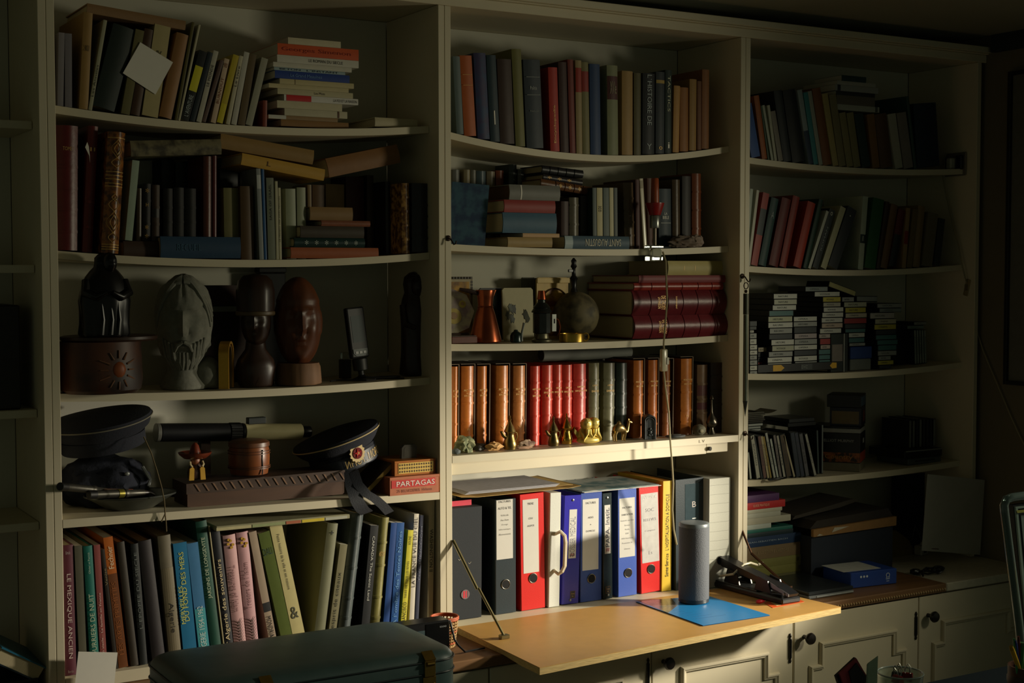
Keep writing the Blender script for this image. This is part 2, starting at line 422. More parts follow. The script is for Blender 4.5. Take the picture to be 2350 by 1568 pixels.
# ---- left bay, top shelf
w = 'on the top shelf of the statue bay'
row('L', 1, [
 (132, 149, 135, 74, (134, 130, 136), 'first mottled grey paperback', P_), (149.5, 166, 149, 76, (122, 118, 126), 'second mottled grey paperback', P_),
 (182, 203, 193, 27, (164, 130, 74), 'tall tan book under the slanting one', dict(D=.23, tx=[('XII', .6, .66, .5, INK, 'x')])),
 (203, 213, 238, 45, (170, 168, 140), 'slim grey-white leaning paperback', dict(k='p', tx=[('Les Annales', .15, .5, .5, INK, 'u')])),
 (214, 276, 262, 52, (38, 50, 46), 'broad dark green book behind the loose sheet'),
 (278, 299, 312, 66, (110, 104, 62), 'khaki book behind the loose sheet', P_), (300, 324, 333, 64, (74, 50, 30), 'dark brown book behind the loose sheet'),
 (326, 364, 356, 54, (186, 172, 122), 'thick cream book behind the loose sheet', dict(k='p', tx=[('IV', .66, .72, .3, INK, 'x')])),
 (366, 400, 407, 73, (156, 112, 66), 'thick tan leaning book', dict(lb=[])),
 (401, 408, 441, 50, (92, 84, 34), 'thin olive leaning book', P_), (409, 414.5, 456, 56, (190, 182, 148), 'thin cream board-like leaning book', P_),
 (415, 435, 458, 114, (20, 24, 24), 'black book with a yellow title strip', dict(k='p', lb=[(.42, .78, (214, 206, 40))], tx=[('L`AVENTURE', .06, .36, .5, (180, 190, 190), 'u')])),
 (436, 450, 478, 118, (22, 36, 44), 'dark navy leaning paperback', P_),
 (451, 463, 491, 115, (186, 182, 164), 'white leaning paperback', dict(k='p', tx=[('LE MONDE', .5, .8, .5, INK, 'u')])),
 (464, 479, 506, 137, (96, 74, 66), 'brown leaning paperback', P_),
 (480, 496, 512, 133, (204, 178, 150), 'pinkish paperback with brown title', dict(k='p', tx=[('90', .86, .93, .7, (120, 60, 20), 'x'), ('BURNOUT', .3, .7, .5, (120, 60, 20), 'u')])),
 (497.5, 518, 536, 124, (190, 170, 40), 'yellow leaning paperback', dict(k='p', lb=[(.0, .28, (206, 190, 30))])),
 (519, 530, 550, 127, (196, 188, 158), 'cream leaning paperback with small title', dict(k='p', tx=[('Le Livre', .55, .85, .5, INK, 'u')])),
 (531, 545, 561, 118, (190, 186, 172), 'pale paperback with worn spine', P_), (546, 563, 573, 122, (96, 78, 46), 'brown leaning paperback by the grey one', P_),
 (564, 580, 601, 131, (158, 156, 136), 'grey-cream leaning paperback', P_), (603, 613, 604, 230, (130, 56, 36), 'small red-brown book standing by the stack', dict(D=.1)),
], w, 'books on the top left shelf')
A = U(201, 10, .058); B = U(427, 51, .058); th, H = along(A, B)
book(A+Vector((0, 0, .003)), th, .021, H, .2, (150, 116, 78), 'tan book lying aslant across the tops of upright books', group='books on the top left shelf')
def sheet(corners, Y, label, m=WHITE, name='paper_sheet', th=.0006, fn=None):
    pts = [U(x, y, Y) if len(c) == 2 else U(x, y, c[2]) for c in corners for x, y in [c[:2]]]
    c0 = sum(pts, Vector())/len(pts); n = (pts[1]-pts[0]).cross(pts[2]-pts[1]).normalized()
    mb = MB(); a = [mb.bm.verts.new(p-c0) for p in pts]; b = [mb.bm.verts.new(p-c0+n*th) for p in pts]; k = len(pts)
    for i in range(k): mb.bm.faces.new((a[i], a[(i+1) % k], b[(i+1) % k], b[i]))
    mb.bm.faces.new(a[::-1]); mb.bm.faces.new(b)
    return tag(mb.build(name, m, None, loc=c0), label, 'paper')
sheet([(322, 97), (397, 143), (357, 217), (282, 168)], .0555, 'square white sheet leaning tilted against books on the top shelf')
base = zs('L', 1, .75)
pile(.075, base, [
 (661, 782, 69, 84, (202, 192, 160), 'thin cream paperback topmost', dict(D=.11)), (637, 823, 84, 110, (206, 84, 30), 'thick orange paperback', dict(tx=[('Georges Simenon', .05, .9, .45, (150, 40, 16), 'u')])),
 (636, 823, 111, 128, (206, 202, 186), 'white paperback under the orange one', dict(tx=[('LE ROMAN DU SIECLE', .38, .8, .4, INK, 'u')])), (627, 807, 129, 140, (204, 200, 182), 'thin white paperback third from top'),
 (629, 792, 141, 148, (150, 172, 176), 'thin pale blue paperback', dict(tx=[('BETON   L`INSTANT', .08, .9, .6, NAVY, 'u')])), (631, 802, 149, 167, (22, 60, 138), 'bright blue paperback', dict(tx=[('Le Grand Meaulnes', .2, .62, .4, (110, 150, 200), 'u')])),
 (642, 812, 168, 180, (196, 182, 134), 'cream paperback under the blue one', dict(lb=[(.2, .205, BRN)])), (617, 800, 181, 191, (200, 186, 140), 'thin yellowish paperback'),
 (637, 810, 192, 205, (194, 184, 146), 'cream paperback with tiny title', dict(tx=[('Les Mots', .48, .62, .4, INK, 'u')])), (652, 822, 207, 221, (214, 210, 200), 'half red half white paperback', dict(lb=[(.03, .36, (196, 26, 26))], tx=[('LA FOI ET LA RAISON', .66, .98, .45, INK, 'u')])),
 (636, 785, 222, 239, (200, 190, 156), 'thick cream paperback'), (653, 797, 240, 256, (194, 186, 156), 'cream paperback with a dark band', dict(lb=[(.84, .87, BRN)])),
 (616, 775, 257, 266, (150, 120, 80), 'thin brown and white paperback', dict(lb=[(0, .25, (200, 198, 186))])), (645, 800, 267, 282, (138, 98, 44), 'brown paperback lowest'),
], 'in the stack on the top shelf', D=.2, k='p', group='flat stack on the top left shelf')
pile(.07, zs('L', 1, .9), [(861, 958, 264, 285, (190, 180, 146), 'single cream book lying flat', dict(k='h', D=.2, tx=[]))], 'by the upright on the top shelf')
# ---- left bay, second shelf
w = 'on the second shelf of the statue bay'
row('L', 2, [
 (131, 181, 132, 286, (98, 20, 20), 'wide maroon leather volume', dict(k='l', D=.22, bands=[.15, .33, .5, .67], tx=[('TOME I', .80, .83, .5, GOLD, 'x')])),
 (190, 213, 204, 288, (104, 28, 22), 'narrow maroon leather volume', dict(k='l', D=.22, bands=[.2, .4], tx=[('II', .8, .83, .5, GOLD, 'x')])),
 (236, 277, 252, 300, (150, 92, 34), 'gold-tooled brown leather volume', dict(k='l', Y=.03, D=.22, c2=(70, 38, 16), bul=.016)),
], w, 'books on the second left shelf')
# gold tooling on the ornate volume
orn = [o for o in COL.objects if o.get('label', '').startswith('gold-tooled')][0]
ocv = [c for c in orn.children if c.name.startswith('cover')][0].data
OT_, OH_ = max(v.co.x for v in ocv.vertices), max(v.co.z for v in ocv.vertices)
def tool(zc, hh, wd_):
    for sgn in (-1, 1):
        pts = []
        for i in range(15):
            u = i/14; uu = .5+sgn*wd_*math.sin(PI*u)**1.5
            pts.append((OT_*uu, .016*(1-math.sin(PI*uu))-.0006, (zc+(u-.5)*hh)*OH_))
        MB().tube(pts, .0008, 5).build('gold_tooling', GOLD, orn)
for zc, hh, wd_ in ((.86, .16, .30), (.86, .10, .16), (.745, .09, .26), (.40, .12, .28), (.255, .19, .34), (.255, .12, .18), (.13, .09, .22), (.46, .06, .15)): tool(zc, hh, wd_)
for z in (.03, .05, .07, .55, .575, .61, .64, .67, .95): arc(OT_, .016, OH_*z-.001, OH_*z+.001, .0012).build('gold_rule', GOLD, orn, smooth=True)
MB().prism([(0, 0), (.004, -.01), (.007, -.03), (.0085, -.045), (.006, -.03), (-.004, -.012)], 1, -.001, -.0002).build('torn_label', WHITE, [o for o in COL.objects if o.get('label', '').startswith('narrow maroon')][0], loc=(-.002, 0, .245))
zb = zs('L', 2, .32)
pile(.075, zb, [(369, 553, 546, 596, (24, 62, 92), 'blue cloth book lying under small leather ones', dict(tx=[('RECUEIL', .2, .5, .3, (40, 84, 110), 'u')], Y=.055))], w, D=.2, group='books on the second left shelf')
pile(.075, zb, [(284, 367, 549, 588, (60, 40, 26), 'short dark brown book lying flat', {})], w, D=.2, group='books on the second left shelf')
def onpile(px0, px1, tlx, ty, yb, Y, col, label, D=.12, **o):
    a = U(px0, yb, Y); b = U(px1, yb, Y); TL = U(tlx, ty, Y); zt = o.pop('zt')
    A = Vector((a.x, Y, zt+.0008)); th = math.atan2(TL.x-A.x, TL.z-A.z); T = (b.x-a.x)*.97
    if th > 0: A.z += T*math.sin(th)
    th, H = along(A, TL)
    return book(A, th, T, H, D, col, label, **o)
Tb = (U(369, 546, .055)-U(369, 596, .055)).z; zt = zb+.0006+Tb
Td = (U(284, 549, .075)-U(284, 588, .075)).z; zd = zb+.0006+Td
for px0, px1, tlx, ty, c, lk, o in [
 (287, 304, 304, 367, (168, 186, 166), 'pale green book in a glossy plastic jacket', dict(rough=.12, k='p', zt=zd)), (314, 325, 315, 432, (72, 58, 34), 'small brown leather book by the plastic-jacketed one', dict(k='l', zt=zd)),
 (327, 346, 329, 421, (17, 15, 14), 'small black book with gilt ornaments', dict(k='l', rough=.6, bands=[.3, .7], zt=zd, tx=[('*', .84, .92, .45, GOLD, 'x'), ('*', .2, .28, .45, GOLD, 'x'), ('*', .04, .12, .45, GOLD, 'x'), ('H', .6, .66, .3, GOLD, 'x')])),
 (349, 367, 350, 424, (60, 42, 26), 'small brown calf book with a dark label', dict(k='l', rough=.6, bands=[.3, .6], zt=zd, lb=[(.42, .6, (30, 28, 26))])),
 (376, 398, 376, 432, (15, 14, 13), 'first small black leather book', dict(k='l', rough=.65, bands=[.3, .6], zt=zt)), (400, 424, 400, 430, (15, 14, 13), 'second small black leather book', dict(k='l', rough=.65, bands=[.3, .6], zt=zt)), (426, 452, 426, 432, (15, 14, 13), 'third small black leather book', dict(k='l', rough=.65, bands=[.3, .6], zt=zt)),
 (468, 487, 468, 358, (92, 42, 26), 'tall red-brown leather book', dict(k='l', zt=zt)), (488, 498, 488, 357, (92, 22, 26), 'tall thin maroon book', dict(k='l', zt=zt)),
 (516, 550, 514, 431, (128, 122, 78), 'olive-grey cloth book', dict(zt=zt))]:
    onpile(px0, px1, tlx, ty, 547, .085, c, lk+' '+w, group='books on the second left shelf', **o)
row('L', 2, [
 (555, 585, 552, 427, (86, 62, 32), 'dull brown book after the blue cloth one', dict(Y=.07)),
 (596, 606, 588, 387, (140, 146, 144), 'tall thin grey-white paperback', dict(k='p', Y=.06, lb=[(.78, .93, (190, 194, 190))])),
 (607, 613, 600, 388, (30, 84, 136), 'tall thin blue paperback', dict(k='p', Y=.06)),
 (616, 633, 611, 408, (112, 118, 98), 'grey-green paperback with a vertical title', dict(k='p', Y=.06, tx=[('SAGA OF ISRAEL', .48, .92, .28, INK, 'u')])),
 (634, 640, 631, 416, (178, 174, 140), 'thin cream paperback with black lettering', dict(k='p', Y=.06)),
 (641, 647, 638, 431, (188, 182, 146), 'thin yellowish paperback', dict(k='p', Y=.06, tx=[('LE PRESENT PAR JOHN MINCHIN', .25, .88, .6, INK, 'u')])),
 (659, 682, 656, 433, (156, 162, 136), 'first pale green boxed book', dict(Y=.085)), (684, 704, 682, 430, (156, 160, 132), 'second pale green boxed book', dict(Y=.085)),
 (708, 717, 706, 424, (130, 108, 70), 'slim tan book behind the flat pile', dict(Y=.19)), (718, 746, 718, 424, (98, 72, 44), 'brown book behind the flat pile', dict(Y=.19)),
 (750, 793, 749, 422, (148, 122, 78), 'light tan book behind the flat pile', dict(Y=.19)),
 (798, 840, 795, 405, (66, 22, 20), 'dark maroon book behind the flat pile', dict(Y=.19)), (844, 869, 843, 402, (62, 46, 28), 'dark brown book behind the flat pile', dict(Y=.19)),
 (876, 906, 874, 416, (30, 28, 26), 'black leather book by the gilt one', dict(Y=.12, k='l')),
 (915, 942, 913, 420, (96, 58, 28), 'brown leather book with a worn gilt spine', dict(k='l', Y=.055, c2=(186, 140, 74), bands=[.2, .4, .6, .8])),
 (949, 990, 948, 420, (40, 40, 46), 'thick navy leather book at the row end', dict(k='l', Y=.055, bands=[.2, .36, .52, .68])),
], w, 'books on the second left shelf', D=.1)
pile(.055, zs('L', 2, .70), [
 (712, 810, 465, 496, (140, 108, 62), 'small tan book lying topmost', dict(Y=.075, D=.1)), (738, 850, 497, 510, (136, 84, 62), 'thin reddish book lying', dict(k='l', D=.1)),
 (690, 836, 512, 539, (56, 46, 32), 'dark brown book lying', {}), (676, 838, 540, 562, (24, 52, 50), 'dark teal book with white flowers lying', dict(k='l', tx=[('*', .14+.14*i, .19+.14*i, .5, (190, 200, 190), 'u') for i in range(6)])),
 (668, 869, 564, 589, (164, 84, 40), 'orange-brown book lying lowest', {})], 'in the flat pile, second shelf', D=.11, group='flat pile on the second left shelf')
def free(x0, y0, x1, y1, tpx, Y, col, label, D=.15, **o):
    A = U(x0, y0, Y); B = U(x1, y1, Y); th, H = along(A, B); T = tpx*mpp(x0, y0, Y)
    return book(A, th, T, H, D, col, label, **o)
free(299, 323, 507, 319, 36, .075, (120, 112, 82), 'marbled paper book lying across the small upright ones', D=.17, c2=(60, 54, 38), group='books lying on top, second left shelf')
free(508, 306, 722, 345, 34, .09, (150, 118, 64), 'tan book lying aslant above the yellow one', D=.16, group='books lying on top, second left shelf')
free(557, 351, 747, 389, 27, .055, (196, 152, 58), 'yellow book lying aslant across upright paperbacks', D=.16, tx=[('L', .3, .34, .4, BRN, 'u')], group='books lying on top, second left shelf')
free(748, 364, 912, 331, 44, .09, (134, 92, 46), 'brown book propped aslant with its end raised', D=.14, group='books lying on top, second left shelf')
row('L', 2, [(372, 402, 372, 366, (30, 30, 28), 'first tall black book at the back', {}), (404, 436, 404, 372, (26, 28, 28), 'second tall black book at the back', {}), (437, 466, 437, 368, (32, 26, 24), 'black-brown book at the back', {}), (318, 344, 318, 374, (34, 32, 26), 'dark olive book behind the gilt one', {}), (345, 370, 345, 370, (28, 28, 30), 'tall charcoal book at the back', {}),
 (506, 548, 506, 362, (34, 38, 36), 'broad green-black book at the back', {}), (552, 584, 552, 372, (36, 32, 26), 'dark brown book at the back', {})], 'on the second shelf of the statue bay', 'books on the second left shelf', Y=.205, D=.08)
# ---- left bay, bottom row
w = 'in the bottom row of the statue bay'
def lowgeo(b, s, blx, brx, byy, tlx, ty, Y=.02, fit=.97):
    """book whose foot is hidden: left and right edges are read at image height byy"""
    a = U(blx, byy, Y); bb = U(brx, byy, Y); TL = U(tlx, ty, Y); th = math.atan2(TL.x-a.x, TL.z-a.z)
    T = (bb.x-a.x)*math.cos(th)*fit; z = zs(b, s, a.x)+.001+(T*math.sin(th) if th > 0 else 0)
    A = Vector((a.x-(a.z-z)*math.tan(th), Y, z)); th, H = along(A, TL)
    return [A, th, T, H]
PK = mat((206, 178, 96), .6, var=0.0)
LOW = [
 (149, 176, 1510, 142, 1253, (92, 34, 50), 'purple book on ancient Mexico', dict(tx=[('LE MEXIQUE ANCIEN', .13, .78, .42, (214, 196, 190), 'd'), ('Ursula', .93, .955, .4, (190, 170, 170), 'x'), ('Bordas', .02, .04, .5, (150, 130, 120), 'x')])),
 (181, 199, 1490, 171, 1254, (92, 90, 74), 'grey-olive book by the purple one', dict(k='p')),
 (206, 228, 1495, 191, 1255, (22, 112, 100), 'teal book with a night mail title', dict(tx=[('COURRIERS DE NUIT', .08, .62, .5, (196, 206, 176), 'u'), ('Olivier et Patrick', .78, .95, .22, (180, 200, 180), 'u')])),
 (230, 255, 1497, 215, 1252, (150, 78, 74), 'rose-brown book on the family in France', dict(k='p', tx=[('Il y a un siecle... La famille en France', .04, .62, .4, (226, 200, 190), 'u')])),
 (258, 271, 1497, 230, 1262, (44, 36, 28), 'thin black book with a Venice title', dict(k='p', tx=[('Venise', .70, .84, .6, (150, 130, 90), 'u')])),
 (275, 297, 1552, 237, 1235, (190, 100, 26), 'orange-topped book with a brown lower spine', dict(k='p', lb=[(.0, .72, (112, 62, 24))], tx=[('Fechner', .76, .93, .55, (240, 226, 190), 'u'), ('LES ARTS PRIMITIFS', .1, .66, .5, (150, 84, 30), 'u')])),
 (300, 318, 1520, 268, 1246, (52, 44, 32), 'dark brown book after the orange one', {}),
 (320, 345, 1500, 300, 1250, (28, 32, 32), 'black book with a faint silver title', dict(tx=[('L`EPOPEE DU SIECLE', .3, .93, .4, (110, 116, 112), 'u')])),
 (347, 378, 1490, 317, 1244, (42, 36, 38), 'black-brown book before the grey Algeria one', {}),
 (386, 416, 1480, 362, 1232, (112, 104, 84), 'worn grey book with an Algeria label', dict(lb=[(.02, .74, (118, 108, 84))], tx=[('Algerie', .22, .46, .42, (40, 36, 30), 'd')])),
 (419, 453, 1475, 397, 1249, (24, 112, 156), 'cyan book with a yellow undersea title', dict(k='p', tx=[('DU FOND DES MERS', .32, .92, .34, (220, 214, 90), 'u')])),
 (454, 480, 1472, 429, 1249, (64, 122, 168), 'blue book with the years of a war', dict(k='p', lb=[(.02, .42, (72, 160, 168))], tx=[('ALGERIE 1954-1962', .02, .44, .5, (210, 226, 220), 'u')])),
 (482, 508, 1465, 449, 1199, (18, 74, 58), 'tall green gardening book', dict(tx=[('JARDINS DE LONGEVITE', .42, .88, .4, (196, 206, 176), 'u')])),
 (509.5, 513, 1462, 478, 1208, (160, 148, 108), 'thin beige book before the black one', dict(k='p')),
 (514, 534, 1460, 485, 1218, (26, 28, 34), 'black book with a curly Algeria title', dict(tx=[('l`Algerie des souvenirs', .06, .76, .62, (226, 206, 160), 'u')])),
 (536, 565, 1460, 512, 1231, PINK, 'first pink book with a wheat spray', dict(tx=[('Treasures of Islam', .34, .74, .36, (150, 110, 112), 'd')])),
 (566, 593, 1457, 543, 1224, (200, 152, 156), 'second pink book with a wheat spray', dict(tx=[('Tresors de l`Islam', .34, .74, .36, (150, 110, 112), 'u')])),
 (614, 632, 1450, 571, 1223, (168, 148, 126), 'grey-beige book with a black band', dict(k='p', lb=[(.30, .38, INK)], tx=[('MONDRIAN', .05, .26, .6, INK, 'd')])),
 (640, 667, 1440, 593, 1226, (92, 104, 54), 'green laminated art book', dict(k='p', rough=.2, tx=[('DALI', .80, .86, .8, (40, 66, 50), 'x')])),
 (668, 697, 1440, 619, 1209, (198, 186, 130), 'cream book with a crest on its spine', dict(k='p', tx=[('Petite histoire de la ville et ses maisons', .45, .92, .2, INK, 'd'), ('&', .2, .3, .6, (80, 80, 60), 'x')])),
 (725, 750, 1432, 753, 1201, (112, 112, 82), 'broad olive book with a dark board', dict(D=.25, tx=[('+', .9, .94, .3, INK, 'x')])),
 (757, 775, 1430, 781, 1249, (126, 120, 88), 'olive paperback with a curling title', dict(k='p', tx=[('l`esprit de citeaux', .05, .7, .5, (44, 44, 30), 'u')])),
 (783, 811, 1424, 812, 1178, (84, 92, 92), 'grey leather volume with four raised bands', dict(k='l', bands=[.14, .3, .55, .8], bul=.011)),
 (832, 851, 1415, 851, 1206, (26, 28, 30), 'black book on Canada', dict(k='p', tx=[('CANADA The Scenic Land', .3, .9, .3, (200, 200, 190), 'd')])),
 (853, 876, 1415, 873, 1188, (128, 122, 66), 'olive leather book with ruled bands', dict(k='l', bands=[.12, .3, .58, .78], tx=[('HISTOIRE', .66, .7, .6, GOLD, 'x')])),
 (881, 897, 1415, 898, 1200, (18, 66, 134), 'first blue book', dict(k='p')),
 (898, 915, 1420, 912, 1200, (26, 82, 150), 'second blue book with pale lettering', dict(k='p', tx=[('A l`ombre des Tentes Noires', .04, .92, .45, (110, 160, 206), 'u')])),
 (921, 936, 1420, 937, 1217, (214, 204, 58), 'yellow book on San Francisco', dict(k='p', tx=[('FRANCISCO', .04, .26, .62, INK, 'u'), ('TERRE DE TOUS LES REVES', .3, .68, .34, INK, 'u'), ('SOLINE', .85, .94, .4, INK, 'u')])),
 (940, 951, 1420, 951, 1180, (222, 214, 196), 'white book on France from the air', dict(k='p', tx=[('LA FRANCE VUE DU CIEL', .35, .97, .6, (50, 44, 50), 'u')])),
 (953, 961, 1420, 965, 1183, (54, 58, 78), 'slate blue book with a faint title', dict(k='p', tx=[('THE KINGDOM', .4, .9, .5, (110, 112, 128), 'u')])),
 (981, 994, 1410, 985, 1147, (222, 210, 176), 'tall cream book on Washington', dict(k='p', D=.26, tx=[('WASHINGTON II', .42, .76, .6, (44, 40, 34), 'd')]))]
GL = [lowgeo('L', 5, *r[:5]) for r in LOW]; separate(GL)
for r, (A, th, T, H) in zip(LOW, GL):
    oo = dict(r[7]); bk = book(A, th, T, H, min(oo.pop('D', .24), DEP-.024), r[5], r[6]+' '+w, group='picture books in the bottom row', **oo)
    if 'wheat spray' in r[6]:
        STR = mat((96, 84, 78), .6, var=0.0); WM = mat((196, 150, 40), .6, var=0.0)
        for i in range(9):
            for sg in (-1, 1): MB().prism([(.0165, .012+.007*i), (.0165+sg*.009, .022+.007*i), (.0165+sg*.007, .019+.007*i), (.0165, .009+.007*i)], 1, -.0015, -.0008).build('wheat_leaf', STR, bk)
        for dx, dz in ((0, .265), (-.006, .258), (.005, .255), (.001, .249), (-.004, .268)):
            MB().prism([(.016+dx+.004*math.cos(a*PI/3), dz+.0035*math.sin(a*PI/3)) for a in range(6)], 1, -.0016, -.0008).build('flower_print', WM, bk)
    if 'undersea' in r[6]:
        T, H = .036, .27
        text(bk, 'MERVEILLES', .33*H, T*.26, mat((220, 214, 90), .6, var=0.0), lambda p, q: (T*.2-q, -.0012, H*.47+p))
# flat board on top of the bottom row
bd = thing('folder', 'thin flat folder with a coloured edge lying over the bottom row of books', 'folder', (0, 0, 0))
zf = max(U(787, 1200, .02).z, U(690, 1206, .0).z)+.004
a = U(490, 1208, .02); c = U(795, 1196, .02)
bx('cover', mat((150, 146, 112), .7), bd, a.x, c.x, .0, .24, zf+.001, zf+.0125, bev=.001)
for i, (u, v, cl) in enumerate(((.0, .25, (196, 186, 140)), (.26, .5, (150, 160, 110)), (.51, .62, (176, 96, 60)), (.63, .8, (214, 190, 40)), (.81, .98, (180, 180, 160)))):
    bx('edge_strip', mat(cl, .6), bd, a.x+(c.x-a.x)*u, a.x+(c.x-a.x)*v, -.0008, -.0001, zf+.002, zf+.009)
# ------------------------------------------------------------------ left bay, third shelf: carvings
def spot(b, s, px, Y): return onshelf(b, s, px, Y)+Vector((0, 0, .0022))
FACE = [(0, .06, .085, .24, .15), (0, -.13, .14, .075, .20), (-.36, .10, .17, .10, -.15), (.36, .10, .17, .10, -.15), (-.35, .08, .09, .05, .09), (.35, .08, .09, .05, .09),
        (-.33, .27, .22, .05, .09), (.33, .27, .22, .05, .09), (0, -.35, .2, .04, .10), (0, -.405, .26, .020, -.09), (0, -.46, .17, .04, .10), (0, -.58, .2, .05, -.04), (0, -.74, .22, .12, .10), (-.50, -.14, .18, .16, .07), (.50, -.14, .18, .16, .07), (-.22, -.22, .06, .1, -.05), (.22, -.22, .06, .1, -.05)]
STONE = mat((140, 140, 128), .9, var=.18, scale=80, bump=.5)
# carved pot
p = spot('L', 3, 232, .062); k = mpp(232, 850, .062)
t = thing('carved_pot', 'dark carved wooden pot with a sun cut into its side', 'pot', p)
r = 94*k; hh = 118*k
PW = mat((92, 52, 30), .5, var=.45, scale=9, bump=.35, c2=(44, 30, 24))
MB().lathe([(r*.86, 0), (r*.96, .008), (r, .03), (r*.985, hh*.5), (r*.97, hh), (r*.9, hh), (r*.9, hh-.006), (.01, hh-.006)], 48, sy=.92).build('body', PW, t, smooth=True)
sa = math.radians(-78)
def potpt(da, z, e=.001): a = sa+da; return Vector(((r*.985+e)*math.cos(a), (r*.985+e)*.92*math.sin(a), z))
mb = MB(); mb.blob(.0175, .009, .02, 3, .05, 1, 2); mb.build('sun_disc', mat((150, 78, 36), .5, var=.2), t, loc=potpt(0, hh*.47, -.004), smooth=True)
for i in range(12):
    a = 2*PI*i/12
    MB().tube([potpt(.26*math.cos(a), hh*.47+.026*math.sin(a)), potpt(.45*math.cos(a)*(1.2 if i % 2 else 1), hh*.47+.044*math.sin(a))], [.0024, .0012], 6).build('sun_ray', mat((128, 88, 62), .6, var=.2), t)
pl = thing('wooden_board', 'flat dark wooden board lying across the carved pot', 'board', p+Vector((.02, 0, hh+.0005)))
MB().lathe([(r*1.02, 0), (r*1.06, .004), (r*1.06, .010), (r*1.0, .012)], 40, sx=1.1, sy=.9).build('disc', WOODD, pl, smooth=True)
# statuette of a robed woman
q = p+Vector((.016, -.052, hh+.0135)); q.x = U(240, 700, q.y).x; hz = U(258, 581, q.y).z-q.z
t = thing('robed_statuette', 'black statuette of a robed figure with bowed head on the carved pot', 'statuette', q)
def fold(a, z): return 1+.045*math.sin(9*a+z*14)*max(0, 1-z/hz*1.25)+.015*math.sin(17*a)*max(0, 1-z/hz*1.2)
prof = [(.053, 0), (.056, .006), (.054, hz*.15), (.055, hz*.3), (.0575, hz*.42), (.055, hz*.5), (.049, hz*.62), (.042, hz*.71), (.032, hz*.78), (.023, hz*.83), (.0215, hz*.87), (.021, hz*.94), (.013, hz*.985), (.002, hz)]
BRZ = mat((20, 20, 21), .33, .25, var=.2)
MB().lathe(prof, 46, sy=.72, fn=fold).build('robe', BRZ, t, smooth=60)
MB().head(.0155, .017, .023, FACE, 26, 20, yaw=.3).build('head', BRZ, t, loc=(.009, -.014, hz*.885), smooth=True)
for sx in (-1, 1):
    MB().tube([(sx*.040, -.008, hz*.66), (sx*.046, -.022, hz*.52), (sx*.026, -.040, hz*.47), (sx*.006, -.046, hz*.53)], [.012, .012, .009, .005], 10).build('arm', BRZ, t, smooth=True)
for xx in (-.016, .004, .020): MB().tube([(xx, -.037, hz*.42), (xx+.003, -.038, hz*.2), (xx-.001, -.036, .004)], [.002, .004, .006], 8).build('robe_fold', BRZ, t, smooth=True)
# stone bearded head
p = spot('L', 3, 424, .135); k = mpp(424, 760, .13)
t = thing('stone_carving', 'pale stone head of a bearded man with centre-parted hair', 'sculpture', p)
R = 66*k; HZ = 262*k
def hair(u):
    e = 0
    if u.z > .36 or abs(u.x) > .74 or u.y > .1: e += .05+.018*math.sin(26*abs(u.x)+7*u.z)
    if u.z > .1 and abs(u.x) < .06 and u.y < 0: e -= .035
    if u.z < -.42 and u.y < .1: e += .05+.03*noise.noise(u*11)+.02*math.sin(30*u.x)
    return e+.012*noise.noise(u*6)
MB().head(R*.93, R*1.02, HZ*.42, FACE, 60, 46, yaw=-.34, extra=hair).build('head', STONE, t, loc=(0, 0, HZ*.58), smooth=True)
def onhead(ph, la, k=1.04):
    v = Vector((math.sin(ph)*math.cos(la)*R*.93*k, -math.cos(ph)*math.cos(la)*R*1.02*k, math.sin(la)*HZ*.42*k)); return Matrix.Rotation(-.34, 3, 'Z') @ v + Vector((0, 0, HZ*.58))
for sg in (-1, 1):
    for i in range(7):
        MB().tube([onhead(sg*(.05+(1.15+.12*i)*q_), 1.12-.03*i+.1*i*(q_ > 0)*0-(1.2-.13*i)*q_**1.7, 1.045) for q_ in [j/9 for j in range(10)]], [.0035+.004*math.sin(PI*min(1, .25+j/9*.75)) for j in range(10)], 7).build('hair_lock', STONE, t, smooth=True)
    MB().tube([onhead(sg*.02, -.36, 1.10), onhead(sg*.22, -.42, 1.10), onhead(sg*.36, -.58, 1.07)], [.004, .0055, .003], 8).build('moustache', STONE, t, smooth=True)
for i in range(13):
    ph = -.9+.15*i; l0 = -.62 if abs(ph) < .35 else -.30-.25*(.9-abs(ph))
    MB().tube([onhead(ph, l0, 1.03), onhead(ph*.9+.05*math.sin(i*2.1), (l0-1.0)/2, 1.10), onhead(ph*.75+.08*math.sin(i*3), -1.02, 1.13)], [.003, .0065, .004], 7).build('beard_lock', STONE, t, smooth=True)
MB().lathe([(R*.82, 0), (R*.86, .008), (R*.62, HZ*.14), (R*.55, HZ*.3)], 30, sy=.85, fn=lambda a, z: 1+.05*math.sin(3*a+1)).build('neck', STONE, t, smooth=True)
MB().blob(.036, .035, .042, 5, .12, 1.5, 3, flat=-.03).build('shoulder', STONE, t, loc=(R*.78, -.01, .0305), smooth=True)
# framed thing and picture behind
fr = thing('small_picture', 'dark framed picture with a pale lower strip behind the stone head', 'picture', spot('L', 3, 500, .26))
zA = U(500, 655, .26).z-fr.location.z; zB = U(500, 712, .26).z-fr.location.z
bx('frame', mat((50, 28, 20), .5), fr, -.06, .075, 0, .015, .0, zA); bx('mount', mat((70, 40, 30), .6), fr, -.05, .065, -.001, .002, zB+.012, zA-.012)
bx('pale_strip', mat((150, 156, 146), .6), fr, -.055, .07, -.002, .001, zB-.004, zB+.009)
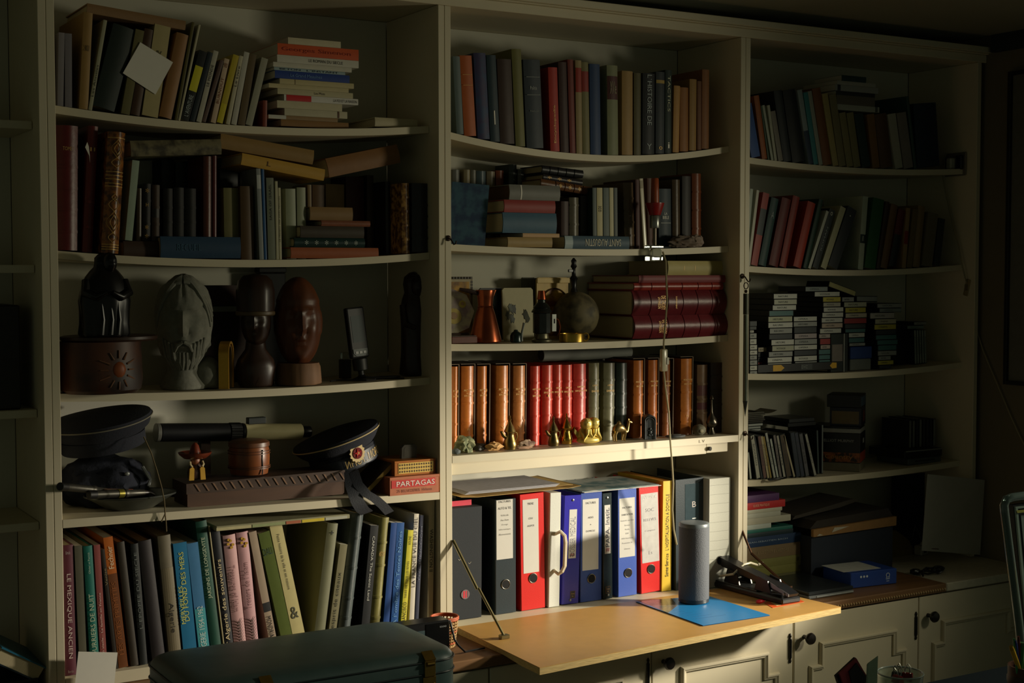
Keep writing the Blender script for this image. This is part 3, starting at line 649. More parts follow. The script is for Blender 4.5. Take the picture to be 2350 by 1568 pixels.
# gilt arched frame
p = spot('L', 3, 520, .10); H = 108*mpp(520, 840, .10)
t = thing('arched_icon', 'narrow gilt arched frame standing between the stone and wooden heads', 'frame', p, (0, 0, math.radians(58)))
def arch(w, h, n=10): return [(-w, 0), (-w, h-w*1.0)]+[(-w*math.cos(PI*i/n), h-w+w*math.sin(PI*i/n)) for i in range(1, n)]+[(w, h-w), (w, 0)]
def arch_frame(w, h, wi, y0, y1):
    A = arch(w, h); B = arch(w-wi, h-wi); mb = MB(); n = len(A)
    vs = [[mb.bm.verts.new((x, y, z)) for x, z in L] for L in (A, B) for y in (y0, y1)]
    for i in range(n-1):
        mb.bm.faces.new((vs[0][i], vs[0][i+1], vs[2][i+1], vs[2][i])); mb.bm.faces.new((vs[1][i], vs[1][i+1], vs[3][i+1], vs[3][i]))
        mb.bm.faces.new((vs[0][i], vs[0][i+1], vs[1][i+1], vs[1][i])); mb.bm.faces.new((vs[2][i], vs[2][i+1], vs[3][i+1], vs[3][i]))
    for i in (0, n-1): mb.bm.faces.new((vs[0][i], vs[1][i], vs[3][i], vs[2][i]))
    return mb
GILT = mat((216, 164, 62), .35, .7, var=.08)
arch_frame(.030, H, .006, -.012, .012).build('outer_frame', GILT, t, smooth=True)
arch_frame(.0235, H-.008, .004, -.009, .009).build('inner_frame', mat((120, 100, 60), .5, .3), t, smooth=True)
MB().prism(arch(.0195, H-.014), 1, .0, .004).build('picture', mat((60, 52, 40), .6), t)
# dark carved bust with a hat
WD2 = mat((54, 36, 26), .38, var=.35, scale=40, bump=.3, stretch=(1, 1, .2))
p = spot('L', 3, 588, .12); k = mpp(588, 760, .12); H = 258*k
t = thing('carved_bust', 'dark carved wooden bust wearing a round hat', 'sculpture', p)
MB().lathe([(.040, 0), (.044, .006), (.046, H*.1), (.050, H*.17), (.044, H*.24), (.026, H*.33), (.023, H*.42)], 30, sy=.85, fn=lambda a, z: 1+(.05*math.sin(14*a) if z < H*.1 else .02*math.sin(5*a))).build('shoulders', WD2, t, smooth=50)
MB().head(.036, .040, H*.22, FACE, 40, 30, yaw=-.45).build('head', WD2, t, loc=(0, -.003, H*.57), smooth=True)
MB().lathe([(.041, H*.64), (.0455, H*.655), (.046, H*.72), (.0465, H*.85), (.041, H*.94), (.028, H*.985), (.002, H)], 30, fn=lambda a, z: 1+.02*math.sin(8*a)).build('hat', WD2, t, smooth=True)
MB().lathe([(.0455, H*.63), (.0485, H*.64), (.0485, H*.665), (.0465, H*.67)], 30).build('hat_band', mat((96, 78, 50), .5), t, smooth=True)
# big carved head
WD3 = mat((104, 58, 32), .4, var=.35, scale=36, bump=.4, stretch=(1, 1, .18))
p = spot('L', 3, 685, .115); k = mpp(685, 760, .115); H = 246*k; R = 55*k
t = thing('log_carving', 'red-brown head of a man carved from a log', 'sculpture', p)
MB().lathe([(R*.94, 0), (R*.98, .004), (R*.93, H*.16), (R*.86, H*.2)], 34, sy=.95, fn=lambda a, z: 1+.02*math.sin(22*a)).build('log_base', mat((128, 92, 60), .7, var=.3, scale=50, bump=.4, stretch=(1, 1, .1)), t, smooth=50)
MB().head(R*.97, R*1.0, H*.42, FACE, 56, 44, yaw=-.22, extra=lambda u: .05*(u.z > .42)+.03*noise.noise(u*3)+(.04 if abs(u.x) > .8 and abs(u.z) < .25 else 0)).build('head', WD3, t, loc=(0, 0, H*.575), smooth=True)
# things hanging dark behind
db = thing('dark_box', 'small black box standing at the back behind the carved busts', 'box', spot('L', 3, 628, .245))
zt = U(628, 614, .245).z-db.location.z
bx('body', BLACKP, db, -.035, .035, 0, .03, 0, zt-.014, bev=.002); bx('lid', BLACKP, db, -.037, .037, -.002, .032, zt-.0135, zt, bev=.002)
# phone on charging stand
p = spot('L', 3, 836, .12); k = mpp(830, 770, .12)
t = thing('flip_phone', 'black slider phone standing upright on a small silver dock', 'phone', p+Vector((-.006, 0, .0)), (math.radians(-6), math.radians(-4), .2))
DKP = mat((20, 22, 24), .5)
MB().lathe([(.028, 0), (.029, .004), (.012, .008), (.008, .012), (.008, .022), (.020, .024), (.021, .052), (.018, .054)], 26, sy=.8).build('dock', DKP, t, smooth=True)
bx('handset', DKP, t, -.027, .027, -.008, .008, .055, .184, bev=.004, seg=2); bx('screen', mat((60, 74, 76), .55), t, -.018, .018, -.0086, -.0079, .095, .162)
MB().prism([(-.022, .078), (.022, .078), (.022, .068), (.014, .060), (-.014, .060), (-.022, .068)], 1, -.0095, -.006).build('keypad_plate', mat((130, 136, 136), .55), t)
for i in (-1, 0, 1): bx('key', BLACKP, t, i*.012-.004, i*.012+.004, -.0105, -.0094, .066, .072)
cb = thing('phone_cable', 'thin black cable coiled flat before the phone', 'cable', spot('L', 3, 840, .085))
MB().tube([(-.1+.022*i, .02*math.sin(i*1.1)-.008, .003) for i in range(10)], .0022, 6).build('cord', BLACKP, cb, smooth=True)
MB().tube([(.05*math.cos(a*.5)+.045, .016*math.sin(a*.5), .0072) for a in range(13)], .002, 6).build('coil', BLACKP, cb, smooth=True)
cl = thing('glass_cube', 'tiny clear glass cube on edge by the phone', 'ornament', spot('L', 3, 792, .19))
s_ = .018; zc = U(792, 817, .19).z-cl.location.z
bx('cube', CLEAR, cl, -s_/2, s_/2, -s_/2, s_/2, zc-s_/2, zc+s_/2, bev=.001); bx('stand', mat((50, 44, 38), .5), cl, -.012, .012, -.012, .012, 0, zc-s_/2-.0002)
# dark carved figure at the end
p = spot('L', 3, 950, .13); k = mpp(948, 750, .13); H = 236*k
t = thing('carved_figure', 'tall black-brown carved figure standing by the upright', 'statuette', p)
MB().lathe([(.036, 0), (.038, .004), (.033, H*.2), (.034, H*.45), (.037, H*.62), (.030, H*.74), (.024, H*.8), (.027, H*.88), (.024, H*.95), (.012, H*.99), (.002, H)], 34, sy=.85, fn=lambda a, z: 1+.05*math.sin(7*a+z*30)).build('body', mat((50, 32, 26), .4, var=.3, bump=.3), t, smooth=60)
MB().head(.02, .02, .03, FACE, 26, 20, yaw=.3).build('face', mat((46, 30, 26), .4, var=.3), t, loc=(.004, -.014, H*.865), smooth=True)
for sx in (-1, 1): MB().tube([(sx*.034, -.006, H*.68), (sx*.036, -.018, H*.5), (sx*.012, -.035, H*.46)], [.009, .010, .006], 8).build('arm', mat((50, 32, 26), .4, var=.3), t, smooth=True)
# ------------------------------------------------------------------ left bay, fourth shelf
NAVYC = mat((22, 26, 38), .9, var=.25, scale=200, bump=.3)
def cap(loc, rot, rc, rb, hb, label, piping):
    t = thing('sailor_cap', label, 'cap', loc, rot)
    MB().lathe([(rb*.98, 0), (rb, .004), (rb*1.01, hb)], 40, sy=.86).build('band', NAVYC, t, smooth=True)
    MB().lathe([(rb*1.0, hb+.0005), (rb*1.15, hb+.012), (rc*.97, hb+.026), (rc, hb+.033), (rc*.98, hb+.040), (rc*.7, hb+.047), (rc*.3, hb+.049), (.002, hb+.049)], 48, sy=.86, fn=lambda a, z: 1+.02*math.sin(3*a)).build('crown', NAVYC, t, smooth=True)
    MB().tube([(rc*1.005*math.cos(a*PI/30)*(1+.02*math.sin(3*a*PI/30)), rc*.865*math.sin(a*PI/30)*(1+.02*math.sin(3*a*PI/30)), hb+.033) for a in range(60)], .0016, 6, True).build('piping', piping, t, smooth=True)
    return t
p = spot('L', 4, 255, .12)
t = cap(p+Vector((-.004, .04, .136)), (math.radians(6), math.radians(-9), 0), .122, .098, .030, 'dark navy cap with a pale piped edge heaped on folded cloth', mat((120, 116, 100), .7))
cl = thing('folded_cloth', 'crumpled navy cloth under the piped cap', 'cloth', p+Vector((0, .035, 0)))
MB().blob(.100, .075, .068, 11, .2, 2.2, 4, flat=-.05).build('fabric', mat((20, 26, 42), .9, var=.3, scale=120, bump=.5), cl, loc=(.002, .012, .0505), smooth=True)
MB().tube([(.07, -.05, .09), (.085, -.06, .06), (.08, -.062, .045)], .004, 6).build('button_tab', mat((130, 134, 134), .5), cl, smooth=True)
for xx, zz in ((.03, .078), (-.05, .045)): MB().blob(.006, .003, .005, 2, .1, 1, 2).build('button', mat((140, 144, 140), .4, .4), cl, loc=(xx, -.065, zz), smooth=True)
# string
p0 = U(330, 1003, .03); st = thing('hanging_string', 'thin twisted cord hanging from the cap over the shelf edge', 'string', p0)
MB().tube([U(x, y, Y)-p0 for x, y, Y in ((330, 1003, .055), (347, 1040, .035), (360, 1080, .02), (371, 1120, -.006), (377, 1150, -.008), (379, 1180, -.008), (381, 1200, -.006), (382, 1220, -.004))], .0016, 6).build('cord', mat((110, 96, 66), .9), st, smooth=True)
MB().tube([U(x, y, -.008)-p0 for x, y in ((379, 1180), (374, 1190), (370, 1198))], .0015, 6).build('frayed_end', mat((110, 96, 66), .9), st, smooth=True)
# pewter dish with pistols
p = spot('L', 4, 300, .085); k = mpp(300, 1150, .085)
t = thing('pewter_dish', 'wide shallow pewter dish holding old metal tubes', 'dish', p)
PEW = mat((112, 116, 110), .38, .8, var=.2, scale=30)
rd = .103
MB().lathe([(rd*.5, 0), (rd*.55, .003), (rd*.86, .022), (rd, .030), (rd*1.02, .031), (rd*1.0, .033), (rd*.84, .025), (rd*.5, .006), (.002, .005)], 44, sy=.78).build('bowl', PEW, t, smooth=True)
MB().tube([(rd*1.01*math.cos(a*PI/24), rd*.78*1.01*math.sin(a*PI/24), .032) for a in range(48)], .0022, 6, True).build('rim', PEW, t, smooth=True)
def barrel(pa, pb, r, label, ring):
    A, B = pa, pb; t = thing('metal_tube', label, 'tube', A)
    d = B-A; R = d.to_track_quat('Z', 'Y').to_matrix(); L = d.length
    MB().lathe([(r*.7, 0), (r, 0), (r, L*.62), (r*1.12, L*.63), (r*1.12, L*.68), (r*.9, L*.7), (r*.8, L)], 20, rot=R).build('shaft', mat((84, 82, 74), .42, .7, var=.2), t, smooth=True)
    MB().lathe([(r*.95, -.004), (r*1.06, -.004), (r*1.06, L*.10), (r*.95, L*.10)], 20, rot=R).build('muzzle', mat((16, 16, 16), .5), t, smooth=True)
    if ring: MB().lathe([(r*1.0, L*.5), (r*1.1, L*.5), (r*1.1, L*.6), (r*1.0, L*.6)], 20, rot=R).build('brass_ring', mat((150, 140, 60), .35, .7), t, smooth=True)
    MB().tube([B-A, B-A+d.normalized()*.016, B-A+d.normalized()*.03+Vector((0, 0, -.006))], [r*.7, r*.5, r*.35], 10).build('knob_end', mat((40, 32, 28), .4), t, smooth=True)
barrel(U(140, 1117, -.03), U(252, 1128, .11), .0085, 'grey metal tube with a black end poking past the upright', False)
barrel(U(207, 1136, .03), U(330, 1131, .075), .0095, 'grey metal tube with a brass ring lying in the dish', True)
ot = thing('printed_packet', 'small faded printed packet in the pewter dish', 'packet', p+Vector((-.03, .0, .040)), (0, .1, .3))
bx('card', mat((132, 110, 88), .7, c2=(150, 70, 40), scale=50), ot, -.035, .035, -.012, .012, 0, .006, bev=.001); bx('flap', mat((150, 132, 106), .7), ot, -.035, .035, -.0135, -.0122, .0, .0055)
# telescope
A = U(357, 993, .20); B = U(712, 991, .20); d = (B-A); R = d.to_track_quat('Z', 'Y').to_matrix(); L = d.length; k = mpp(520, 990, .20)
t = thing('telescope', 'black and ivory telescope tube lying above the carved box', 'telescope', A)
def seg(nm, px0, px1, r, m, r2=None, n=28, fn=None):
    f = lambda px: (px-357)/(712-357)*L
    MB().lathe([(.001, f(px0)), (r*.96, f(px0)), (r, f(px0)+.001), (r2 or r, f(px1)-.002), ((r2 or r)*.9, f(px1)), (.001, f(px1))], n, rot=R, fn=fn).build(nm, m, t, smooth=True)
IV = mat((206, 196, 150), .35, var=.06)
seg('objective_ring', 357, 366, .023, mat((150, 150, 142), .3, .6)); seg('black_tube', 366.5, 519, .0225, mat((16, 17, 20), .4))
seg('ribbed_grip', 520, 547, .0232, mat((14, 16, 16), .5), fn=lambda a, z: 1+.03*math.sin(24*a), n=72); seg('collar', 547.5, 554, .0225, BLACKP)
seg('ivory_tube', 554.5, 690, .0215, IV, .0205); seg('eyepiece', 690.5, 712, .0145, BLACKP)
pb_ = A+R @ Vector((0, 0, (575-357)/(355)*L))-A
bx('switch_block', mat((40, 46, 44), .5), t, pb_.x-.023, pb_.x+.023, -.034, -.014, .010, .026, bev=.0015)
ts = thing('telescope_rest', 'small dark wooden rest holding up the telescope', 'rest', spot('L', 4, 470, .235)); zz = A.z-.024-ts.location.z
bx('foot', WOODD, ts, -.09, .09, -.02, .02, 0, .01); bx('post', WOODD, ts, -.012, .012, -.012, .012, .0102, zz-.006); bx('saddle', WOODD, ts, -.03, .03, -.016, .016, zz-.0058, zz-.0005)
# carved long box
p = spot('L', 4, 610, .06); xa = U(430, 1140, .045).x; xb = U(790, 1120, .045).x
t = thing('carved_box', 'long dark carved wooden box with slanting notches along its lid', 'box', Vector(((xa+xb)/2, .045, p.z)))
hw = (xb-xa)/2; k = mpp(610, 1130, .045)
CW = mat((88, 60, 42), .55, var=.3, scale=30, bump=.3, stretch=(.2, 1, 1))
MB().prism([(-hw, .002), (-hw+.012, 0), (hw-.004, 0), (hw, .004), (hw, .031), (-hw, .031)], 1, 0, .10).build('trough', CW, t)
lid = MB().prism([(-hw-.003, .0315), (hw+.001, .0315), (hw+.001, .060), (-hw-.003, .056)], 1, -.003, .103).build('lid', mat((72, 52, 40), .55, var=.3, scale=30, bump=.3), t)
for i in range(18):
    xx = -hw+.016+i*(2*hw-.03)/17
    MB().prism([(xx, .054), (xx+.005, .053), (xx+.015, .036), (xx+.011, .0365)], 1, -.0046, -.0026).build('notch', mat((128, 96, 72), .6), lid)
ztop = p.z+.061
# sombrero figure
k = mpp(445, 1060, .06); q = Vector((U(448, 1100, .075).x, .075, ztop-.003))
t = thing('sombrero_figure', 'small wooden man in a wide red-brown sombrero on the carved box', 'figurine', q)
SB = mat((112, 48, 28), .3, var=.15); YW = mat((206, 158, 50), .5)
MB().lathe([(.012, .003), (.017, .006), (.019, .02), (.015, .034), (.011, .040)], 24, sy=.75).build('poncho', mat((60, 34, 26), .5), t, smooth=True)
for sx in (-1, 1):
    MB().prism([(sx*.020, .003), (sx*.008, .003), (sx*.007, .030), (sx*.012, .036), (sx*.018, .03)], 1, -.017, -.012).build('poncho_panel', YW, t)
    MB().tube([(sx*.015, -.010, .046), (sx*.016, -.015, .040), (sx*.012, -.017, .034)], .0025, 6).build('tassel', mat((214, 196, 150), .6), t)
MB().head(.011, .011, .013, FACE, 22, 16).build('head', mat((140, 84, 56), .5), t, loc=(0, -.002, .048), smooth=True)
MB().lathe([(.002, .050), (.026, .053), (.037, .062), (.039, .067), (.037, .0675), (.028, .060), (.016, .058), (.013, .068), (.009, .083), (.004, .089), (.0005, .09)], 32).build('sombrero', SB, t, smooth=True)
# barrel
q = Vector((U(572, 1100, .10).x, .10, ztop-.003)); k = mpp(572, 1060, .10)
t = thing('wooden_barrel', 'small turned wooden barrel cracked down its side on the carved box', 'barrel', q); R_ = 47*k; H = 82*k
BW = mat((138, 78, 40), .35, var=.3, scale=26, bump=.15, stretch=(1, 1, .2))
MB().lathe([(R_*.86, .003), (R_*.9, .004), (R_*.98, H*.3), (R_, H*.52), (R_*.97, H*.72), (R_*.94, H*.8)], 40).build('body', BW, t, smooth=True)
for z in (.22, .27, .62, .69): MB().lathe([(R_*.95, H*z-.0015), (R_*1.03, H*z-.001), (R_*1.03, H*z+.001), (R_*.95, H*z+.0015)], 40).build('hoop', mat((104, 60, 34), .4, var=.2), t, smooth=True)
MB().lathe([(R_*.95, H*.801), (R_*1.0, H*.82), (R_*.99, H*.93), (R_*.8, H*.98), (R_*.6, H), (.002, H)], 40).build('lid', mat((112, 70, 44), .4, var=.3), t, smooth=True)
a = math.radians(-72); MB().tube([(R_*1.0*math.cos(a+da), R_*1.0*math.sin(a+da), H*z) for da, z in ((0, .06), (.03, .3), (0, .5), (.04, .74))], .0016, 5).build('crack', INK, t)
# naval cap
C = U(800, 1022, .09)
t = cap(Vector((C.x+.004, .115, U(800, 1062, .09).z-.012)), (math.radians(-4), math.radians(-17), .12), .116, .088, .044, 'black sailor cap with a red star badge and hanging ribbons', mat((196, 176, 128), .6))
def bandpt(a, z, e): return Vector(((.0885+e)*math.cos(a), (.0885+e)*.86*math.sin(a), z))
RB = mat((30, 34, 42), .5, var=.1)
rbm = MB(); n = 24
rr = [[rbm.bm.verts.new(bandpt(-PI*.95+PI*1.3*i/n, z, e)) for z, e in ((.004, .0012), (.036, .0012), (.036, .0002), (.004, .0002))] for i in range(n+1)]
for q_, w_ in zip(rr, rr[1:]):
    for i in range(4): rbm.bm.faces.new((q_[i], q_[(i+1) % 4], w_[(i+1) % 4], w_[i]))
rbm.build('cap_ribbon', RB, t, smooth=True)
text(t, 'ИНСТ. МОРСК. У', .16, .020, mat((190, 160, 96), .5), lambda p_, q_: bandpt(math.radians(-62)+p_/.0885, .019+q_, .0022))
bdg = MB(); A0 = math.radians(-92)
bdg.prism([((.023 if i % 2 else .0195)*math.cos(i*PI/14), (.025 if i % 2 else .0215)*math.sin(i*PI/14)) for i in range(28)], 1, -.004, 0)
b_ = bdg.build('badge', mat((214, 190, 140), .35, .4), t, loc=bandpt(A0, .040, .002)+Vector((0, -.003, 0)), rot=(math.radians(8), 0, 0))
MB().prism([(.0135*math.cos(i*PI/8), .0145*math.sin(i*PI/8)) for i in range(16)], 1, -.0058, -.0038).build('badge_disc', mat((110, 16, 20), .3), b_)
MB().prism([((.0115 if i % 2 == 0 else .0045)*math.sin(i*PI/5), (.0115 if i % 2 == 0 else .0045)*math.cos(i*PI/5)) for i in range(10)], 1, -.0075, -.0056).build('star', mat((170, 30, 30), .25), b_)
text(b_, '☭', .008, .008, mat((220, 190, 110), .4), lambda p_, q_: (p_, -.0079, q_))
rb = thing('cap_tails', 'pair of black ribbon tails hanging from the sailor cap over the shelf edge', 'ribbon', U(818, 1110, .0))
L0 = rb.location.copy()
def strip(pts, w, nm):
    mb = MB(); rows = []
    for x, y, Y in pts:
        c = U(x, y, Y)-L0; rows.append([mb.bm.verts.new(c+Vector((s*w, e, s*.004))) for s, e in ((-1, 0), (1, 0), (1, .0008), (-1, .0008))])
    for r_, q_ in zip(rows, rows[1:]):
        for i in range(4): mb.bm.faces.new((r_[i], r_[(i+1) % 4], q_[(i+1) % 4], q_[i]))
    mb.bm.faces.new(rows[0]); mb.bm.faces.new(rows[-1][::-1]); mb.build(nm, mat((24, 28, 36), .55, var=.2, scale=300, bump=.2), rb, smooth=True)
strip([(804, 1080, .03), (806, 1110, .005), (814, 1135, -.012), (822, 1155, -.014), (832, 1170, -.012), (843, 1178, -.006)], .0165, 'ribbon')
strip([(812, 1082, .025), (822, 1112, -.002), (840, 1133, -.016), (862, 1146, -.018), (880, 1162, -.016), (894, 1178, -.012)], .012, 'ribbon')
# dark book leaning by the cap
A = U(841, 1123, .03); B = U(904, 1057, .03); th, H = along(A, B)
book(A, th, .012, H, .10, (60, 44, 22), 'dark book with gilt page edges propped aslant by the cigar box', k='p', pg=mat((170, 140, 70), .4, .4), rev=True)
# cigar boxes and stone
def woodbox(x0, x1, y0, y1, Y, zb, D, label, m, face=None):
    a = U(x0, (y0+y1)/2, Y).x; b = U(x1, (y0+y1)/2, Y).x; h = (U(x0, y0, Y)-U(x0, y1, Y)).z
    t = thing('cigar_box', label, 'box', (a, Y, zb+.0008)); w = b-a
    bx('case', m, t, 0, w, 0, D, 0, h*.86); bx('lid', m, t, -.001, w+.001, -.001, D+.001, h*.862, h, bev=.0006)
    return t, w, h
zb = zs('L', 4, .93)
t, w, h = woodbox(895, 1007, 1098, 1140, -.002, zb, .16, 'red and wood cigar box lying lowest at the shelf end', mat((190, 110, 72), .6, var=.15))
bx('red_label', mat((206, 52, 44), .5), t, .004, w-.010, -.0009, -.0002, h*.40, h*.83)
text(t, 'PARTAGAS', w*.78, h*.28, WHITE, lambda p_, q_: (w*.52+p_, -.0014, h*.615+q_))
text(t, '25 BELVEDERES  Habana', w*.72, h*.15, mat((120, 60, 40), .6), lambda p_, q_: (w*.5+p_, -.0008, h*.22+q_))
t, w2, h2 = woodbox(906, 999, 1064, 1098, .012, zb+.0008+h, .11, 'inlaid wooden box with a gold lattice panel on the cigar box', mat((176, 104, 34), .4, var=.15))
bx('inlay_panel', mat((226, 190, 100), .4), t, .010, w2-.006, -.0009, -.0001, h2*.13, h2*.84)
LT = mat((60, 34, 16), .5); nx = 14
for i in range(nx):
    for j in range(3):
        cx_ = .014+(w2-.026)*i/(nx-1); cz_ = h2*(.26+.225*j)
        MB().prism([(cx_+(.0032 if a % 2 == 0 else .0013)*math.cos(a*PI/4+PI/4*(i+j)), cz_+(.0032 if a % 2 == 0 else .0013)*math.sin(a*PI/4+PI/4*(i+j))) for a in range(8)], 1, -.0014, -.0006).build('lattice_star', LT, t)
q = U(939, 1063, .05); sl = thing('stone_tablet', 'rounded grey stone slab standing on the inlaid box', 'stone', (q.x, .05, zb+.0016+h+h2))
MB().prism([(-.021, 0), (.021, 0), (.022, .028), (.017, .034), (-.013, .034), (-.020, .027)], 1, 0, .012).build('slab', mat((112, 106, 98), .5, var=.1), sl)
MB().prism([(-.015, .004), (.015, .004), (.016, .024), (.012, .029), (-.010, .029), (-.014, .024)], 1, -.0006, .0001).build('worn_face', mat((122, 116, 108), .4, var=.12), sl)
sheet([(180, 1496), (270, 1498), (262, 1572), (172, 1572)], -.03, 'blank white note propped at the foot of the picture books', WHITE, 'note_card')
# ------------------------------------------------------------------ middle bay, top shelf
w = 'on the top shelf of the desk bay'
row('C', 1, [
 (1049, 1066, 1040, 129, (92, 108, 108), 'grey-blue cloth book'), (1067, 1095, 1056, 127, (176, 88, 34), 'orange-brown book with double rules', dict(tx=[('_____', .76, .765, .8, GOLD, 'x'), ('_____', .63, .635, .8, GOLD, 'x')])),
 (1098, 1126, 1088, 121, (52, 46, 84), 'purple-blue book', dict(c2=(34, 60, 96))), (1127, 1149, 1117, 126, (22, 48, 58), 'dark teal book with a white imprint', dict(tx=[('I', .2, .36, .12, WHITE, 'x')])),
 (1150, 1183, 1142, 135, (56, 36, 26), 'thick dark brown book'), (1185, 1207, 1175, 112, (108, 106, 52), 'tall olive book'),
 (1211, 1250, 1202, 136, (46, 56, 64), 'wide slate book with silver titling', dict(tx=[('Politis', .66, .7, .4, (170, 174, 170), 'x'), ('_______', .60, .605, .8, (150, 154, 150), 'x'), ('_______', .80, .805, .8, (150, 154, 150), 'x'), ('Nelson', .41, .43, .5, (130, 134, 130), 'x')])),
 (1265, 1286, 1259, 154, (170, 44, 32), 'bright red book with gilt lettering', dict(tx=[('Encyclopedie', .1, .55, .3, GOLD, 'u')])),
 (1288, 1307, 1282, 142, (58, 30, 24), 'dark brown book after the red one'), (1309, 1322, 1303, 136, (112, 40, 30), 'slim maroon book'),
 (1324, 1338, 1321, 138, (150, 132, 90), 'slim tan book with a red label', dict(lb=[(.66, .92, (150, 44, 30))])), (1339, 1355, 1335, 142, (118, 112, 70), 'olive book with a red label', dict(lb=[(.68, .90, (140, 38, 28))])),
 (1357, 1381, 1354, 146, (34, 60, 100), 'dark blue cloth book'), (1396, 1421, 1394, 149, (128, 132, 98), 'grey-green book with a maroon title panel', dict(lb=[(.62, .88, (74, 28, 28))], tx=[('XVIe', .68, .82, .6, (150, 140, 110), 'x')])),
 (1429, 1454, 1429, 162, (160, 128, 74), 'plain tan book'), (1456, 1472, 1456, 167, (86, 80, 44), 'slim dark olive book'),
 (1476, 1504, 1477, 167, (22, 26, 30), 'black book with large silver titling', dict(tx=[('L`HISTOIRE DE', .36, .98, .38, (170, 180, 182), 'd'), ('DE LA FRANCE', .36, .98, .001, (170, 180, 182), 'd'), ('Y', .06, .13, .4, (170, 180, 182), 'x')])),
 (1506, 1526, 1507, 164, (44, 52, 58), 'dark grey book with a gilt head band', dict(lb=[(.86, .9, (176, 150, 80))], tx=[('o', .05, .09, .4, GOLD, 'x')])),
 (1527, 1542, 1528, 160, (22, 44, 38), 'dark green book on tactics', dict(tx=[('TACTICS', .50, .93, .42, (204, 206, 176), 'd'), ('i', .06, .13, .3, WHITE, 'x')])),
 (1545, 1560, 1548, 196, (182, 136, 72), 'slim golden-tan book'), (1562, 1581, 1562, 200, (150, 98, 44), 'amber brown book'), (1583, 1599, 1584, 181, (156, 120, 62), 'taller tan book'),
 (1601, 1611, 1601, 186, (110, 66, 32), 'slim chestnut book'), (1612, 1628, 1613, 159, (140, 90, 46), 'tall brown book at the row end'),
], w, 'books on the top middle shelf', D=.16)
# ---- middle bay, second shelf
w = 'on the second shelf of the desk bay'; g = 'books on the second middle shelf'
row('C', 2, [
 (1040, 1056, 1040, 389, (110, 112, 108), 'small grey book in the back row'), (1066, 1081, 1066, 389, (140, 130, 100), 'small tan book in the back row'), (1082, 1094, 1082, 390, (112, 112, 100), 'small grey-green book in the back row'),
 (1096, 1117, 1096, 392, (74, 92, 98), 'small blue-grey book in the back row'), (1119, 1138, 1119, 393, (132, 122, 100), 'small beige book in the back row'), (1140, 1158, 1140, 391, (130, 66, 40), 'small rust book in the back row'),
 (1170, 1188, 1170, 377, (66, 76, 74), 'taller dark grey book in the back row'), (1190, 1204, 1190, 388, (96, 100, 96), 'small mottled book in the back row'), (1212, 1229, 1212, 408, (170, 160, 124), 'short cream book in the back row'),
], w, g, Y=.205, D=.08, k='l')
A = U(1043, 552, .07); bk = book(Vector((U(1040, 500, .09).x, .12, zs('C', 2, 1.06)+.001)), .08, .1, .165, .02, (58, 92, 112), 'blue book propped with its worn board facing out, second shelf', bul=.0, k='p', rz=-.25, c2=(40, 62, 92), group=g)
zb = zs('C', 2, 1.22)
pile(.055, zb, [
 (1170, 1286, 421, 456, (112, 112, 104), 'dusty grey book with a white label', dict(D=.16, lb=[(.22, .24, WHITE)], pg=mat((84, 58, 34), .9))),
 (1158, 1275, 453, 482, (146, 46, 40), 'dark red book', dict(D=.17)), (1155, 1278, 487, 534, (44, 88, 112), 'thick blue book', dict(D=.17)),
 (1200, 1284, 537, 546, (186, 144, 88), 'thin peach pamphlet', dict(D=.12, k='p')), (1166, 1268, 547, 570, (166, 138, 82), 'yellowed old book lowest', dict(D=.17))], 'in the flat pile of the second middle shelf', group='flat pile on the second middle shelf')
pile(.05, zs('C', 2, 1.47), [(1297, 1445, 541, 571, (52, 80, 96), 'slate blue book lying before striped books', dict(D=.12, tx=[('SAINT AUGUSTIN', .31, .86, .55, (206, 200, 176), 'd')], lb=[(0.0, .12, (160, 176, 180))]))], w, group=g)
Ts = (U(1297, 541, .05)-U(1297, 571, .05)).z; zt = zs('C', 2, 1.47)+.001+Ts
for px0, px1, tlx, ty, c, lk, o in [(1309, 1331, 1309, 453, (104, 98, 80), 'worn grey-brown calf book', dict(k='l', bands=[.3, .8])), (1334, 1357, 1334, 449, (44, 40, 34), 'black-brown book', {}), (1289, 1306, 1289, 462, (58, 34, 28), 'dark reddish book', {}),
  (1361, 1370, 1360, 431, (24, 52, 40), 'first dark green slipcase with a cream stripe', dict(k='p')), (1371, 1384, 1370, 431, (176, 164, 110), 'cream-spined slipcase', dict(k='p', tx=[('GIDE', .5, .62, .5, INK, 'u')])), (1385, 1399, 1384, 431, (28, 56, 42), 'second dark green slipcase with a pale line', dict(k='p', lb=[(0, 1, (28, 56, 42))])), (1400, 1409, 1399, 431, (180, 172, 128), 'second cream-spined slipcase', dict(k='p')), (1410, 1418, 1409, 431, (20, 44, 36), 'third dark green slipcase', dict(k='p'))]:
    onpile(px0, px1, tlx, ty, 540, .10 if px0 < 1358 else .075, c, lk+' '+w, zt=zt, D=.13, group=g, **o)
free(1246, 379, 1340, 391, 18, .12, (28, 28, 32), 'black leather book lying topmost on the back row', D=.12, k='l', bands=[.2, .4, .6, .8], group=g)
free(1248, 399, 1338, 413, 13, .115, (40, 36, 40), 'thin dark book with gilt bands lying below the black one', D=.12, k='l', tx=[('*  *  *', .1, .7, .5, GOLD, 'u')], group=g)
free(1243, 410, 1361, 430, 19, .10, (104, 66, 36), 'brown gilt-banded book lying aslant in the second shelf', D=.13, k='l', bands=[.3, .48, .66, .84], tx=[('*   *   *   *', .34, .95, .5, GOLD, 'u')], group=g)
